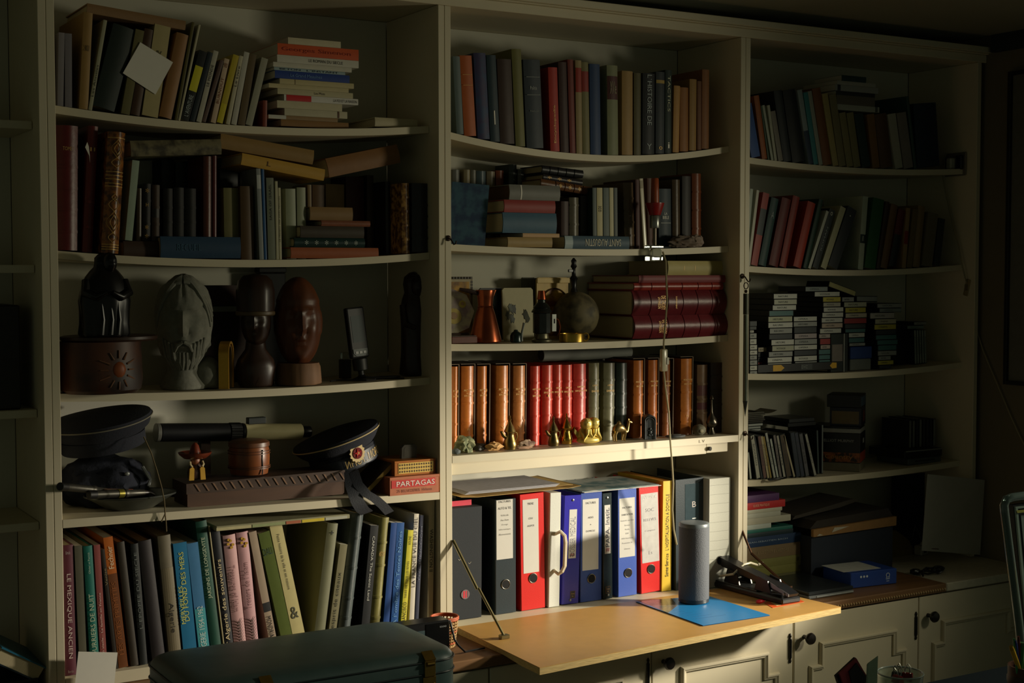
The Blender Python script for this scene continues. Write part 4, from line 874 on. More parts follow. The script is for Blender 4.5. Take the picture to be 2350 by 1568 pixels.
row('C', 2, [
 (1437, 1460, 1433, 419, (104, 84, 60), 'tall brown leather book with bands', dict(k='l', bands=[.2, .4, .58, .76])), (1461, 1470, 1459, 412, (74, 34, 28), 'thin dark red book', {}),
 (1478, 1486, 1468, 410, (204, 196, 166), 'slim cream book in plastic', dict(rough=.2, k='p', lb=[(.86, .97, (150, 140, 110))])), (1489, 1500, 1486, 409, (84, 50, 34), 'slim brown book behind the lamp', {}),
 (1514, 1543, 1513, 433, (34, 52, 62), 'dark slate bible', dict(tx=[('LA', .56, .6, .22, WHITE, 'x'), ('BIBLE', .49, .54, .5, WHITE, 'x'), ('_________', .42, .425, .8, WHITE, 'x')])), (1546, 1564, 1545, 412, (76, 60, 40), 'worn brown book by the bible', dict(k='l')),
 (1567, 1587, 1567, 404, (36, 32, 28), 'tall black book', {}), (1591, 1612, 1591, 398, (124, 64, 34), 'rust leather book at the row end', dict(k='l', bands=[.25, .5, .75])),
], w, g, Y=.09, D=.16)
# clip lamp
p = U(1500, 567, .035); k = mpp(1500, 520, .035); zl = zs('C', 2, 1.66)
t = thing('clip_lamp', 'bare clip-on lamp with a flared red collar and rust shade clamped to the second shelf', 'lamp', (p.x, .030, zl))
zz = lambda y: U(1500, y, .03).z-zl
RS = mat((150, 70, 36), .35, var=.08); RC = mat((140, 28, 26), .3, var=.05); SIL = mat((150, 152, 146), .3, .8, var=.06)
MB().lathe([(.001, zz(466)), (.0118, zz(466)), (.0112, zz(440)), (.0105, zz(411)), (.009, zz(409)), (.001, zz(409))], 24).build('shade_tube', RS, t, smooth=True)
MB().lathe([(.016, zz(494)), (.026, zz(468)), (.0262, zz(466)), (.0235, zz(467)), (.012, zz(466.5))], 30).build('flared_collar', RC, t, smooth=True)
MB().lathe([(.001, zz(524)), (.0135, zz(524)), (.0145, zz(522)), (.0145, zz(496)), (.0135, zz(494.5)), (.001, zz(494.5))], 24).build('socket', SIL, t, smooth=True)
MB().lathe([(.0055, zz(571)), (.0055, zz(524.3))], 16).build('stem', mat((120, 110, 96), .35, .6), t, smooth=True)
bx('clamp_top', CLEAR, t, -.022, .024, -.012, .02, .0008, .010, bev=.003, seg=2); bx('clamp_bottom', CLEAR, t, -.020, .022, -.012, .02, -.034, -.020, bev=.003, seg=2)
MB().lathe([(.012, -.016), (.015, -.008), (.015, .003), (.012, .008)], 18, c=(-.001, -.0, -.008), fn=lambda a, z: 1+.1*math.sin(6*a)).build('clamp_screw', CLEAR, t, loc=(0, -.006, 0), smooth=40)
cd_pts = [(1521, 578, .015), (1528, 600, .005), (1529, 640, -.005), (1531, 690, -.012), (1527, 740, -.02), (1523, 790, -.028), (1524, 805, -.03)]
cd2 = [(1523, 850, -.034), (1527, 890, -.036), (1535, 950, -.038), (1538, 1010, -.04), (1542, 1060, -.042), (1545, 1110, -.03), (1543, 1170, -.01), (1546, 1215, -.01), (1553, 1250, .0)]
o0 = Vector(t.location)
CRD = mat((176, 166, 130), .3, trans=.25, var=.05)
MB().tube([U(*q)-o0 for q in cd_pts], .0026, 8).build('cord', CRD, t, smooth=True)
MB().tube([U(*q)-o0 for q in cd2], .0026, 8).build('cord', CRD, t, smooth=True)
sw = U(1523, 827, -.032)-o0
MB().box(-.010, .010, -.007, .007, -.031, .031, .004, 2).build('cord_switch', mat((196, 190, 160), .25, trans=.3, var=.03), t, loc=sw, smooth=True)
bx('switch_slider', mat((150, 146, 124), .4), t, sw.x+.004, sw.x+.013, sw.y-.0085, sw.y-.004, sw.z-.012, sw.z+.008, bev=.001)
rk = thing('rough_rock', 'long lumpy grey rock lying by the bible, second shelf', 'rock', spot('C', 2, 1570, .055))
MB().blob(.052, .022, .016, 21, .5, 2.2, 4, flat=-.0145).build('rock', mat((118, 104, 92), .9, var=.25, bump=.5), rk, loc=(0, 0, .0147), smooth=60)
MB().blob(.024, .018, .018, 8, .5, 2.4, 3, flat=-.016).build('crystal_end', mat((150, 132, 120), .7, var=.2, bump=.4), rk, loc=(.038, 0, .0175), smooth=30)
# ---- middle bay, third shelf
def S3(px, Y): return spot('C', 3, px, Y)
p = S3(1062, .24); t = thing('mosaic_frame', 'small picture with a dark mosaic border and yellow painting', 'picture', p)
H = U(1060, 635, .24).z-p.z; x1 = U(1087, 650, .24).x-p.x; x0 = -.075
bx('painting', mat((196, 150, 60), .6, c2=(120, 90, 60), scale=30), t, x0+.014, x1-.014, 0, .003, .02, H-.014); bx('mount', mat((190, 180, 150), .7), t, x0+.008, x1-.008, .0031, .006, .012, H-.008)
bx('backing', mat((150, 138, 110), .6), t, x0, x1, .0061, .010, 0, H)
for i in range(12): bx('mosaic_tile', mat((46, 40, 34), .5), t, x0+(x1-x0)*i/12+.001, x0+(x1-x0)*(i+.72)/12, .0035, .006, H-.0065, H-.0008)
for i in range(5): bx('mosaic_tile', mat((46, 40, 34), .5), t, x1-.0065, x1-.0008, .0035, .006, H-.012-.008*i-.0055, H-.012-.008*i)
# plate with portraits
p = S3(1050, .13); t = thing('portrait_plate', 'decorated plate with painted portraits standing on edge behind the upright', 'plate', p, (math.radians(-12), 0, -.15)); rp = .062
zc = U(1050, 715, .13).z-p.z
MB().lathe([(.001, 0), (.048, 0), (rp, .006), (rp+.001, .0075), (.046, .003), (.001, .003)], 8, rot=Matrix.Rotation(PI/2, 3, 'X')).build('plate', mat((176, 170, 150), .35, c2=(150, 132, 140), scale=40), t, loc=(-.012, 0, zc))
for dx, dz, r, c in ((-.018, .028, .018, (150, 150, 120)), (.006, -.012, .021, (200, 180, 110)), (.032, .02, .010, (196, 180, 90))):
    q_ = MB().lathe([(.001, 0), (r, 0), (r, .001), (.001, .001)], 24, rot=Matrix.Rotation(PI/2, 3, 'X')).build('medallion', mat(c, .4), t, loc=(-.012+dx, -.0035, zc+dz))
    MB().lathe([(.001, 0), (r*.45, 0), (r*.45, .001), (.001, .001)], 18, sy=1, rot=Matrix.Rotation(PI/2, 3, 'X')).build('portrait', mat((170, 140, 110), .5), t, loc=(-.012+dx, -.0048, zc+dz+.001))
bx('stand', WOODD, t, -.05, .03, -.01, .012, .0, max(.006, zc-rp*.93), bev=.001)
bd = thing('wooden_plinth', 'flat red-brown wooden plinth at the shelf edge by the copper pot', 'plinth', S3(1064, .075)); bx('block', mat((98, 46, 28), .5, var=.2), bd, -.045, .03, -.02, .03, 0, .017, bev=.001); bx('slip', WOODD, bd, -.043, .028, -.018, .028, .0171, .019)
COP = mat((168, 88, 56), .28, .9, var=.22, scale=30)
p = S3(1114, .11); t = thing('copper_pot', 'flared copper coffee pot with a dark handle on the third shelf', 'pot', p); H = 120*mpp(1114, 730, .11)
MB().lathe([(.040, 0), (.043, .003), (.0425, .008), (.036, H*.26), (.026, H*.55), (.0205, H*.66), (.0215, H*.68), (.0195, H*.7), (.0215, H*.86), (.026, H*.985), (.0255, H), (.022, H*.98), (.019, H*.7)], 36).build('body', COP, t, smooth=True)
MB().tube([(-.020, 0, H*.93), (-.04, 0, H*.97), (-.075, .004, H*1.02)], [.005, .006, .004], 8).build('handle', mat((44, 24, 18), .5), t, smooth=True)
MB().prism([(.018, H*.99), (.030, H*1.0), (.021, H*.86)], 1, -.006, .006).build('spout', COP, t)
# photo cards and frames
def card(px0, px1, y0, Y, label, cm, tilt=0.0, nm='photo_card', cat='picture', inner=None):
    a = S3(px0, Y); b = U(px1, 700, Y).x; H = U(px0, y0, Y).z-a.z; w_ = b-a.x
    t = thing(nm, label, cat, a, (math.radians(-tilt), 0, 0)); r = .006
    MB().prism([(r, 0), (w_-r, 0), (w_, r), (w_, H-r), (w_-r, H), (r, H), (0, H-r), (0, r)], 1, 0, .006).build('board', cm, t)
    return t, w_, H
t, w_, H = card(1156, 1226, 661, .17, 'cream card printed with small grey figures', mat((186, 178, 140), .6, var=.05), 3)
for fx, fz, c in ((.25, .62, (110, 116, 108)), (.36, .60, (96, 100, 98)), (.30, .42, (104, 108, 102)), (.16, .48, (120, 122, 112)), (.72, .50, (60, 62, 48)), (.78, .42, (70, 72, 56))):
    MB().prism([(w_*fx+(.007+.003*math.sin(a*2.3+fx*9))*math.cos(a*PI/6), H*fz+(.012+.004*math.sin(a*3+fz*5))*math.sin(a*PI/6)) for a in range(12)], 1, -.0012-.0002*fx, -.0001).build('printed_figure', mat(c, .7), t)
t, w_, H = card(1102, 1156, 661, .19, 'dark plain frame standing behind the copper pot', mat((30, 26, 22), .5), 2, 'dark_picture')
bx('glass_panel', mat((22, 22, 22), .15), t, .008, w_-.008, -.0015, -.0001, .01, H-.008)
t, w_, H = card(1196, 1230, 637, .24, 'grey slate slab standing at the back of the third shelf', mat((104, 106, 96), .7), 0, 'slate_stone', 'stone')
bx('side_strip', mat((40, 40, 38), .6), t, w_+.0002, w_+.022, .0, .02, 0, H*.99)
t, w_, H = card(1232, 1304, 637, .20, 'yellow arched picture in a pale frame behind the little lantern', mat((204, 172, 92), .5), 0, 'arched_picture')
bx('cornice', mat((216, 186, 110), .5), t, -.002, w_+.002, -.006, .0, H-.016, H-.001, bev=.001)
AP = mat((206, 160, 40), .5, c2=(120, 60, 26), scale=26)
ar = [(w_*.16, .01), (w_*.16, H*.62)]+[(w_*.55-w_*.39*math.cos(i*PI/16), H*.62+H*.2*math.sin(i*PI/16)) for i in range(1, 16)]+[(w_*.94, H*.62), (w_*.94, .01)]
MB().prism(ar, 1, -.0012, -.0002).build('arch_painting', AP, t)
MB().tube([(x, -.002, z) for x, z in ar], .0022, 6).build('arch_moulding', mat((70, 46, 20), .5), t)
# lantern
p = S3(1243, .085); t = thing('little_lantern', 'dark metal lantern with a copper chimney and side plate', 'lantern', p); H = 118*mpp(1240, 730, .085)
LM = mat((58, 62, 60), .38, .75, var=.2)
MB().lathe([(.026, 0), (.028, .002), (.027, .006), (.020, .010), (.018, H*.16), (.019, H*.18)], 28).build('foot', mat((110, 106, 84), .4, .7), t, smooth=True)
MB().lathe([(.020, H*.165), (.0245, H*.18), (.0245, H*.56), (.021, H*.58)], 8).build('body', LM, t)
MB().lathe([(.027, H*.575), (.028, H*.59), (.022, H*.66), (.024, H*.67), (.016, H*.74), (.011, H*.77), (.0105, H*.82), (.012, H*.83)], 28).build('roof', LM, t, smooth=True)
MB().lathe([(.013, H*.83), (.0125, H*.86), (.0095, H*1.0), (.007, H*.995), (.007, H*.84)], 24).build('chimney', COP, t, smooth=True)
bx('side_plate', mat((120, 122, 116), .4, .6), t, .024, .039, -.014, -.010, H*.2, H*.545, bev=.001); bx('plate_slot', INK, t, .030, .034, -.0146, -.0139, H*.36, H*.45)
MB().tube([(.036, -.010, H*.46), (.046, -.010, H*.42), (.052, -.010, H*.3), (.050, -.010, H*.18), (.044, -.010, H*.11)], [.003, .0032, .003, .0024, .0016], 8).build('loop_handle', COP, t, smooth=True)
p = S3(1184, .075); t = thing('small_lamp_bottle', 'small dark oil burner with a short steel spout', 'burner', p)
MB().lathe([(.013, 0), (.0155, .003), (.0155, .018), (.012, .026), (.006, .030), (.005, .034), (.001, .035)], 24).build('bottle', mat((30, 46, 44), .25, .3), t, smooth=True)
MB().tube([(.018, 0, .003), (.018, 0, .024), (.022, 0, .04), (.025, 0, .052)], [.003, .003, .0028, .0034], 8).build('spout', SIL, t, smooth=True)
# globe with figure, brass dish
p = S3(1322, .155); t = thing('round_gourd', 'large dusty dark ball on a ring foot behind the brass dish', 'ball', p); rg = 53*mpp(1322, 725, .155)
MB().lathe([(.028, 0), (.030, .004), (.024, .010)], 24).build('ring_foot', mat((60, 50, 34), .5), t, smooth=True)
MB().blob(rg, rg, rg, 4, .03, 1.5, 4).build('ball', mat((112, 102, 72), .65, var=.3, scale=30, bump=.25, c2=(74, 68, 50)), t, loc=(0, 0, rg+.006), smooth=True)
fz = rg*2+.006; zt2 = U(1304, 592, .155).z-p.z
MB().lathe([(.012, fz-.006), (.010, fz+.004), (.007, fz+.01), (.009, fz+.03), (.012, fz+.036), (.006, fz+.044), (.005, zt2-.03), (.009, zt2-.024), (.006, zt2-.016), (.008, zt2-.008), (.002, zt2)], 18).build('finial', BLACKP, t, loc=(-.008, 0, 0), smooth=True)
bx('finial_arm', BLACKP, t, -.026, -.008, -.003, .003, zt2-.040, zt2-.032, bev=.001)
p = S3(1312, .07); t = thing('brass_dish', 'small round brass dish with a ring handle on the third shelf', 'dish', p); r = .034
MB().lathe([(.001, .001), (r, 0), (r, .021), (r*1.01, .0225), (r*.95, .022), (r*.94, .004), (.001, .003)], 36).build('bowl', BRASS, t, smooth=True)
MB().tube([(r+.011+.010*math.cos(a*PI/12), 0, .0115+.010*math.sin(a*PI/12)) for a in range(24)], .0024, 8, True).build('ring_handle', BRASS, t, smooth=True)
# big maroon volumes
MV = dict(k='l', bul=.010)
pile(.05, zs('C', 3, 1.8), [
 (1534, 1659, 594, 627, (186, 172, 108), 'thick cream vellum book topmost', dict(k='h', D=.2, tx=[('*', .28, .29, .4, GOLD, 'u'), ('.', .48, .485, .4, GOLD, 'u')], Y=.075)), (1467, 1665, 632, 649, (118, 34, 38), 'maroon album lying second', dict(k='h', D=.235)),
 (1456, 1660, 650, 667, (142, 44, 34), 'thin red-brown volume lying third', dict(k='l', D=.235, bands=[.2, .375, .54, .72, .88])),
 (1456, 1668, 668, 726, (104, 30, 38), 'large maroon leather volume with a supplement title', dict(k='l', bul=.014, D=.235, bands=[.185, .37, .53, .69, .85], tx=[('DE THOISY', .28, .325, .56, GOLD, 'x'), ('LA MAISON', .245, .275, .46, GOLD, 'x'), ('SUPPLEMENT', .435, .45, .5, GOLD, 'x')])),
 (1458, 1672, 728, 781, (112, 34, 42), 'large maroon leather volume lying lowest', dict(k='l', bul=.014, D=.235, bands=[.185, .36, .53, .7, .86], tx=[('DE THOISY', .28, .325, .6, GOLD, 'x'), ('LA MAISON', .245, .275, .5, GOLD, 'x')])),
], 'of the third middle shelf pile', group='pile on the third middle shelf')
# ---- middle bay, fourth shelf
w = 'on the fourth shelf of the desk bay'; g = 'bound volumes above the desk'
p = U(1250, 818, .17); q = U(1440, 806, .20)
t = thing('paper_roll', 'large grey paper roll lying on the bound volumes above the desk', 'roll', (p.x, .19, 0)); rr_ = .0185
ztop = max(U(1300, 840, .07).z, U(1262, 841, .06).z)
R = Matrix.Rotation(PI/2, 3, 'Y') ; L = q.x-p.x
MB().lathe([(rr_*.5, 0), (rr_, 0), (rr_*1.02, L*.5), (rr_*.9, L), (rr_*.5, L)], 28, rot=R).build('roll', mat((130, 132, 126), .8, var=.08, scale=12), t, loc=(0, 0, ztop+rr_+.004), smooth=True)
MB().lathe([(.001, -.0006), (rr_*.85, -.0006), (rr_*.85, .001), (.001, .001)], 24, rot=R).build('roll_end', mat((50, 44, 36), .9), t, loc=(0, 0, ztop+rr_+.004))
MB().tube([(L*.1, -rr_*.7, ztop+rr_*1.75+.004), (L*.98, -rr_*.66, ztop+rr_*1.65+.004)], .001, 5).build('roll_flap_edge', mat((96, 98, 94), .8), t)
OL = (204, 118, 44)
def vol(b, s, px0, px1, ty, col, look, tx, Y=.075, slip=None, num='', **o):
    bd_ = o.pop('bands', [.17, .32, .56, .70])
    bk = stand(b, s, px0, px1, px0+1.5, ty, col, look, w, Y=Y, D=.15, k='l', group=g, rough=.36, bul=.007, **o, bands=bd_, tx=tx+([(num, .235, .262, .2, GOLD, 'x')] if num else []))
    if slip:
        T = slip; c = [ch for ch in bk.children if ch.name.startswith('cover')][0]; H = max(v.co.z for v in c.data.vertices); x1 = max(v.co.x for v in c.data.vertices)
        mb = MB(); a, b_ = -.003, x1+T
        mb.prism([(a, -.0006), (b_, -.0006), (b_, H+.006), (a, H+.006), (a, H+.0045), (b_-.002, H+.0045), (b_-.002, -.0002), (a, -.0002)], 1, .006, .156)
        # lips
        mb.build('slipcase', mat((40, 32, 28), .7), bk); bx('slipcase_lip', mat((150, 132, 110), .8), bk, b_-.0016, b_+.0002, .0052, .0062, -.0005, H+.0055)
        bx('slipcase_lip', mat((150, 132, 110), .8), bk, a, b_-.0018, .0052, .0062, H+.0047, H+.0058)
    return bk
MO = [('MOLIERE', .70, .725, .82, GOLD, 'x'), ('SA VIE', .672, .688, .42, GOLD, 'x'), ('SON OEUVRE', .64, .66, .78, GOLD, 'x')]
vol('C', 4, 1037, 1052, 842, OL, 'first orange leather volume partly hidden', MO, slip=.004)
vol('C', 4, 1061, 1089, 841, OL, 'second orange leather volume, numbered four', MO, slip=.004, num='IV')
vol('C', 4, 1098, 1119, 841, OL, 'third orange leather volume, numbered three', MO, slip=.010, num='III')
vol('C', 4, 1141, 1168, 840, (208, 124, 50), 'fourth orange leather volume, numbered five', MO, slip=.005, num='V')
vol('C', 4, 1180, 1207, 840, (196, 122, 60), 'fifth orange leather volume, numbered six', MO, slip=.004, num='VI')
RD = (204, 62, 40)
def rt_(n): return [('CAPITAINE', .70, .72, .6, GOLD, 'x'), ('-', .685, .688, .1, GOLD, 'x'), ('DON QUICHOTTE', .645, .67, .92, GOLD, 'x'), (n, .605, .632, .14, GOLD, 'x')]
RBN = [.14, .37, .57, .79]
vol('C', 4, 1219, 1241, 841, RD, 'slim red leather volume first of five', [('LA VIE', .66, .68, .4, GOLD, 'x'), ('SAINT OUEN', .615, .64, .8, GOLD, 'x'), ('HISTOIRE', .70, .72, .8, GOLD, 'x')], bands=RBN)
vol('C', 4, 1246, 1270, 839, RD, 'red leather volume numbered one', rt_('I'), bands=RBN); vol('C', 4, 1271, 1292, 838, RD, 'red leather volume numbered two', rt_('II'), bands=RBN)
vol('C', 4, 1293, 1315, 838, RD, 'red leather volume numbered three', rt_('III'), bands=RBN); vol('C', 4, 1318, 1347, 836, (190, 54, 40), 'red leather volume numbered four', rt_('IV'), bands=RBN)
GT = [('L`ESPRIT', .705, .725, .5, GOLD, 'x'), ('DE', .678, .69, .12, GOLD, 'x'), ('CHARTRES', .63, .655, .7, GOLD, 'x')]
vol('C', 4, 1353, 1377, 834, (120, 116, 84), 'first grey-green leather volume', GT, bands=[.19, .42, .6, .78]); vol('C', 4, 1387, 1413, 834, (112, 110, 82), 'second grey-green leather volume', GT, bands=[.19, .42, .6, .78])
vol('C', 4, 1416, 1441, 834, (34, 44, 36), 'very dark green leather volume', [], bands=[.19, .42, .6, .78])
OT = [('MONTAIGNE', .715, .735, .8, GOLD, 'x'), ('SA VIE', .69, .704, .3, GOLD, 'x'), ('SON OEUVRE', .66, .68, .7, GOLD, 'x')]
vol('C', 4, 1456, 1478, 828, (196, 112, 44), 'sixth orange leather volume in a slipcase', OT, slip=.005, num='I'); vol('C', 4, 1490, 1511, 827, (190, 104, 40), 'seventh orange leather volume in a slipcase', OT, slip=.005, num='II')
vol('C', 4, 1523, 1540, 828, (150, 86, 40), 'brown leather volume behind the hanging cord', OT, slip=.012); vol('C', 4, 1565, 1590, 824, (200, 118, 44), 'last orange leather volume in a slipcase', OT, slip=.004, num='IV')
vol('C', 4, 1602, 1626, 838, (120, 92, 66), 'worn patchy brown calf volume', [], lb=[(.55, .7, (92, 50, 46)), (.35, .45, (90, 40, 44))], bands=[.3, .5, .72]); vol('C', 4, 1633, 1668, 833, (64, 48, 36), 'dark brown calf volume at the shelf end', [], bands=[.2, .4, .6, .8])
# ornaments along the edge
def S4(px, Y): return spot('C', 4, px, Y)
def rock(px, Y, rx, ry, rz, seed, label, m, amp=.45, nm='rock', step=0, z=None):
    t = thing(nm, label, 'rock', S4(px, Y)); MB().blob(rx, ry, rz, seed, amp, 1.9, 3, flat=-rz*.8).build('stone', m, t, loc=(0, 0, rz*.8+.0002), smooth=28)
    MB().blob(rx*.5, ry*.4, rz*.4, seed+3, amp, 2.5, 2).build('facet', m, t, loc=(rx*.25, -ry*.55, rz*.75), smooth=28)
rock(1066, .035, .027, .020, .024, 31, 'green-grey rough rock by the upright above the desk', mat((92, 100, 66), .8, var=.3, bump=.6, c2=(150, 150, 110)))
rock(1046, .012, .012, .010, .0085, 12, 'small blue-grey coiled stone before the green rock', mat((90, 98, 98), .8, var=.3, bump=.6), .2)
rock(1100, .045, .020, .014, .011, 17, 'dark ribbed shell behind the tan stone', mat((54, 48, 40), .6, var=.3), .3)
rock(1134, .028, .022, .014, .0125, 44, 'tan angular stone before the orange volumes', mat((206, 160, 100), .8, var=.15, bump=.4), .5)
rock(1207, .034, .026, .012, .0125, 52, 'pale banded petrified wood piece', mat((176, 150, 124), .8, var=.25, bump=.5, c2=(96, 70, 54)), .35)
rock(1203, .016, .024, .005, .0045, 53, 'thin flat pinkish stone at the shelf edge', mat((170, 132, 104), .8, var=.2, bump=.4), .3)
def dallah(px, Y, ytop, flip, label, m):
    p = S4(px, Y); H = U(px, ytop, Y).z-p.z; t = thing('coffee_pot_ornament', label, 'ornament', p, (0, 0, 0), 'miniature brass coffee pots above the desk')
    r = H*.185
    MB().lathe([(r*.8, 0), (r*.95, .001), (r*1.0, H*.08), (r*1.08, H*.14), (r*.95, H*.24), (r*.7, H*.38), (r*.66, H*.44), (r*.8, H*.5)], 28).build('body', m, t, smooth=True)
    MB().lathe([(r*.85, H*.5), (r*.92, H*.52), (r*.86, H*.55), (r*.6, H*.66), (r*.3, H*.76), (r*.16, H*.82), (r*.26, H*.86), (r*.12, H*.9), (r*.18, H*.94), (r*.02, H)], 24).build('lid', m, t, smooth=True)
    s = -1 if flip else 1
    MB().tube([(s*r*.6, 0, H*.34), (s*r*1.2, 0, H*.42), (s*r*1.5, 0, H*.52), (s*r*1.75, 0, H*.535)], [r*.32, r*.3, r*.22, r*.05], 8).build('spout', m, t, smooth=True)
    MB().tube([(-s*r*.7, 0, H*.5), (-s*r*1.25, 0, H*.46), (-s*r*1.3, 0, H*.36), (-s*r*.9, 0, H*.2)], r*.09, 6).build('handle', m, t, smooth=True)
AB = mat((150, 128, 78), .35, .95, var=.25, scale=60)
dallah(1170, .03, 952, True, 'miniature brass coffee pot standing by the tan stone', AB); dallah(1270, .035, 955, True, 'miniature darkened brass coffee pot, middle of three', mat((128, 112, 72), .35, .95, var=.25)); dallah(1300, .055, 948, False, 'miniature bright brass coffee pot beside the gilt cherubs', mat((196, 160, 74), .25, 1.0, var=.15))
# gilt cherubs
p = S4(1350, .035); t = thing('gilt_cherubs', 'pale gilt figure of two leaning cherubs with chins on hands', 'figurine', p); k = mpp(1350, 990, .035)
GP = mat((226, 202, 110), .38, .35, var=.12, scale=60)
MB().blob(.036, .020, .012, 61, .15, 1.4, 3, flat=-.010).build('cushion', GP, t, loc=(0, 0, .0104), smooth=True)
for cx_, cz_, yw in ((-.008, .053, -.5), (.016, .054, .2)):
    MB().head(.0155, .0155, .0165, FACE, 30, 22, yaw=yw, extra=lambda u: (.10+.05*math.sin(14*u.x+9*u.z)) if u.z > .35 or u.y > -.1 else 0).build('head', GP, t, loc=(cx_, -.002, cz_), smooth=True)
    MB().lathe([(.016, .010), (.017, .02), (.013, .034), (.008, .042)], 18, sy=.8).build('torso', GP, t, loc=(cx_+.006*(1 if cx_ > 0 else -1), .006, 0), smooth=True)
    for sx in (-1, 1): MB().tube([(cx_+sx*.013, .0, .032), (cx_+sx*.012, -.015, .012), (cx_+sx*.004, -.014, .028), (cx_+sx*.003, -.013, .040)], [.006, .006, .0048, .0055], 8).build('arm', GP, t, smooth=True)
for sx in (-1, 1): MB().prism([(sx*.022, .024), (sx*.040, .042), (sx*.041, .030), (sx*.034, .022), (sx*.03, .016)], 1, .006, .010).build('wing', GP, t)
# camel
p = S4(1422, .04); t = thing('brass_camel', 'small engraved brass camel standing by the gilt cherubs', 'figurine', p)
CB = mat((168, 144, 92), .35, .9, var=.25, scale=120, bump=.3)
bm_ = MB(); bm_.tube([(-.019, 0, .026), (-.014, 0, .031), (-.006, 0, .036), (.000, 0, .0365), (.008, 0, .032), (.016, 0, .026)], [.006, .011, .0125, .0125, .011, .007], 14)
bm_.build('body', CB, t, smooth=True)
MB().lathe([(.011, .038), (.009, .045), (.005, .052), (.001, .056)], 16, sy=.7).build('hump', CB, t, loc=(-.002, 0, 0), smooth=True)
MB().tube([(.014, 0, .029), (.021, 0, .023), (.026, 0, .026), (.028, 0, .038), (.030, 0, .048), (.032, 0, .051)], [.007, .006, .0048, .004, .0036, .004], 10).build('neck', CB, t, smooth=True)
MB().tube([(.029, 0, .051), (.034, 0, .0515), (.041, 0, .0485)], [.004, .0046, .0028], 10).build('head', CB, t, smooth=True)
for yy in (-.0018, .0018): MB().lathe([(.0012, 0), (.0006, .005)], 6).build('ear', CB, t, loc=(.031, yy, .055))
for xx, k_ in ((-.016, -.004), (.012, .004)):
    for yy in (-.006, .006): MB().tube([(xx, yy, .028), (xx+k_*.6, yy, .016), (xx+k_*.2, yy, .008), (xx, yy, .001), (xx+.003, yy, .0012)], [.0055, .0034, .0026, .0022, .0024], 8).build('leg', CB, t, smooth=True)
MB().tube([(-.022, 0, .029), (-.026, 0, .022), (-.026, 0, .014)], [.0018, .0014, .001], 6).build('tail', CB, t, smooth=True)
# black arched stone
p = S4(1490, .035); t = thing('carved_arch_stone', 'black stone block with a rounded top and a carved niche', 'ornament', p, (0, 0, -.45)); BS = mat((54, 60, 62), .55, var=.2, scale=120, bump=.3)
H = 56*mpp(1490, 985, .035)
def archp(w_, h_): return [(-w_, 0), (-w_, h_-w_*.8)]+[(-w_*math.cos(PI*i/12), h_-w_*.8+w_*.8*math.sin(PI*i/12)) for i in range(1, 12)]+[(w_, h_-w_*.8), (w_, 0)]
MB().prism(archp(.0165, H), 1, -.016, .03).build('block', BS, t, smooth=30)
MB().tube([(x, -.0165, max(.0015, z)) for x, z in archp(.0145, H-.003)], .0016, 6).build('rope_border', BS, t); MB().tube([(x, -.0165, max(.0015, z)) for x, z in archp(.0105, H-.009)], .0010, 6).build('inner_border', BS, t)
for i, (dx, dz, r) in enumerate(((0, .030, .004), (0, .021, .006), (-.004, .013, .0035), (.004, .013, .0035), (0, .012, .003), (-.005, .026, .002), (.005, .026, .002))): MB().blob(r*.8, .002, r, i, .2, 2, 2).build('relief', BS, t, loc=(dx, -.0163, dz), smooth=True)
for xx in (-.009, .009): bx('foot_notch', INK, t, xx-.002, xx+.002, -.0164, -.0159, 0.0002, .004)
p = S4(1551, .035); t = thing('flat_stone', 'thin flat grey slate disc lying by the black arched stone', 'stone', p)
MB().lathe([(.026, 0), (.032, .001), (.033, .003), (.031, .0055), (.018, .007), (.001, .0072)], 28, sy=.6, fn=lambda a, z: 1+.05*math.sin(3*a)).build('disc', mat((70, 74, 74), .6, var=.2, bump=.3), t, smooth=True)
MB().lathe([(.018, .0069), (.017, .0078), (.001, .008)], 20, sy=.6, fn=lambda a, z: 1+.06*math.sin(4*a)).build('pale_patch', mat((96, 100, 98), .6, var=.2), t, smooth=True)
p = S4(1604, .045); t = thing('round_stone', 'round speckled grey stone by the slim metal vase', 'stone', p)
MB().blob(.021, .018, .0165, 71, .12, 1.5, 3, flat=-.014).build('stone', mat((112, 108, 88), .8, var=.25, bump=.4, scale=90), t, loc=(0, 0, .0142), smooth=True)
MB().blob(.007, .003, .006, 3, .2, 2, 2).build('fossil_mark', mat((140, 132, 104), .7), t, loc=(-.004, -.017, .013), smooth=True)
p = S4(1633, .04); H = U(1633, 907, .04).z-p.z; t = thing('metal_vase', 'slim dark metal sprinkler vase with a long thin neck', 'vase', p)
MB().lathe([(.0115, 0), (.012, .001), (.006, H*.13), (.0055, H*.17), (.014, H*.23), (.0165, H*.3), (.013, H*.4), (.006, H*.5), (.003, H*.58), (.0022, H*.88)], 28).build('body', mat((110, 104, 92), .3, .95, var=.2), t, smooth=True)
MB().lathe([(.0022, H*.88), (.0062, H*.9), (.005, H*.94), (.001, H)], 18).build('cap', mat((96, 88, 76), .35, .9), t, smooth=True)
text(bpy.data.objects['bookcase.002'], 'L V', .02, .008, mat((150, 140, 116), .7), lambda a, b: (U(1611, 1013, -.0008)-bpy.data.objects['bookcase.002'].location)+Vector((a, 0, b)), 'pencil_mark')
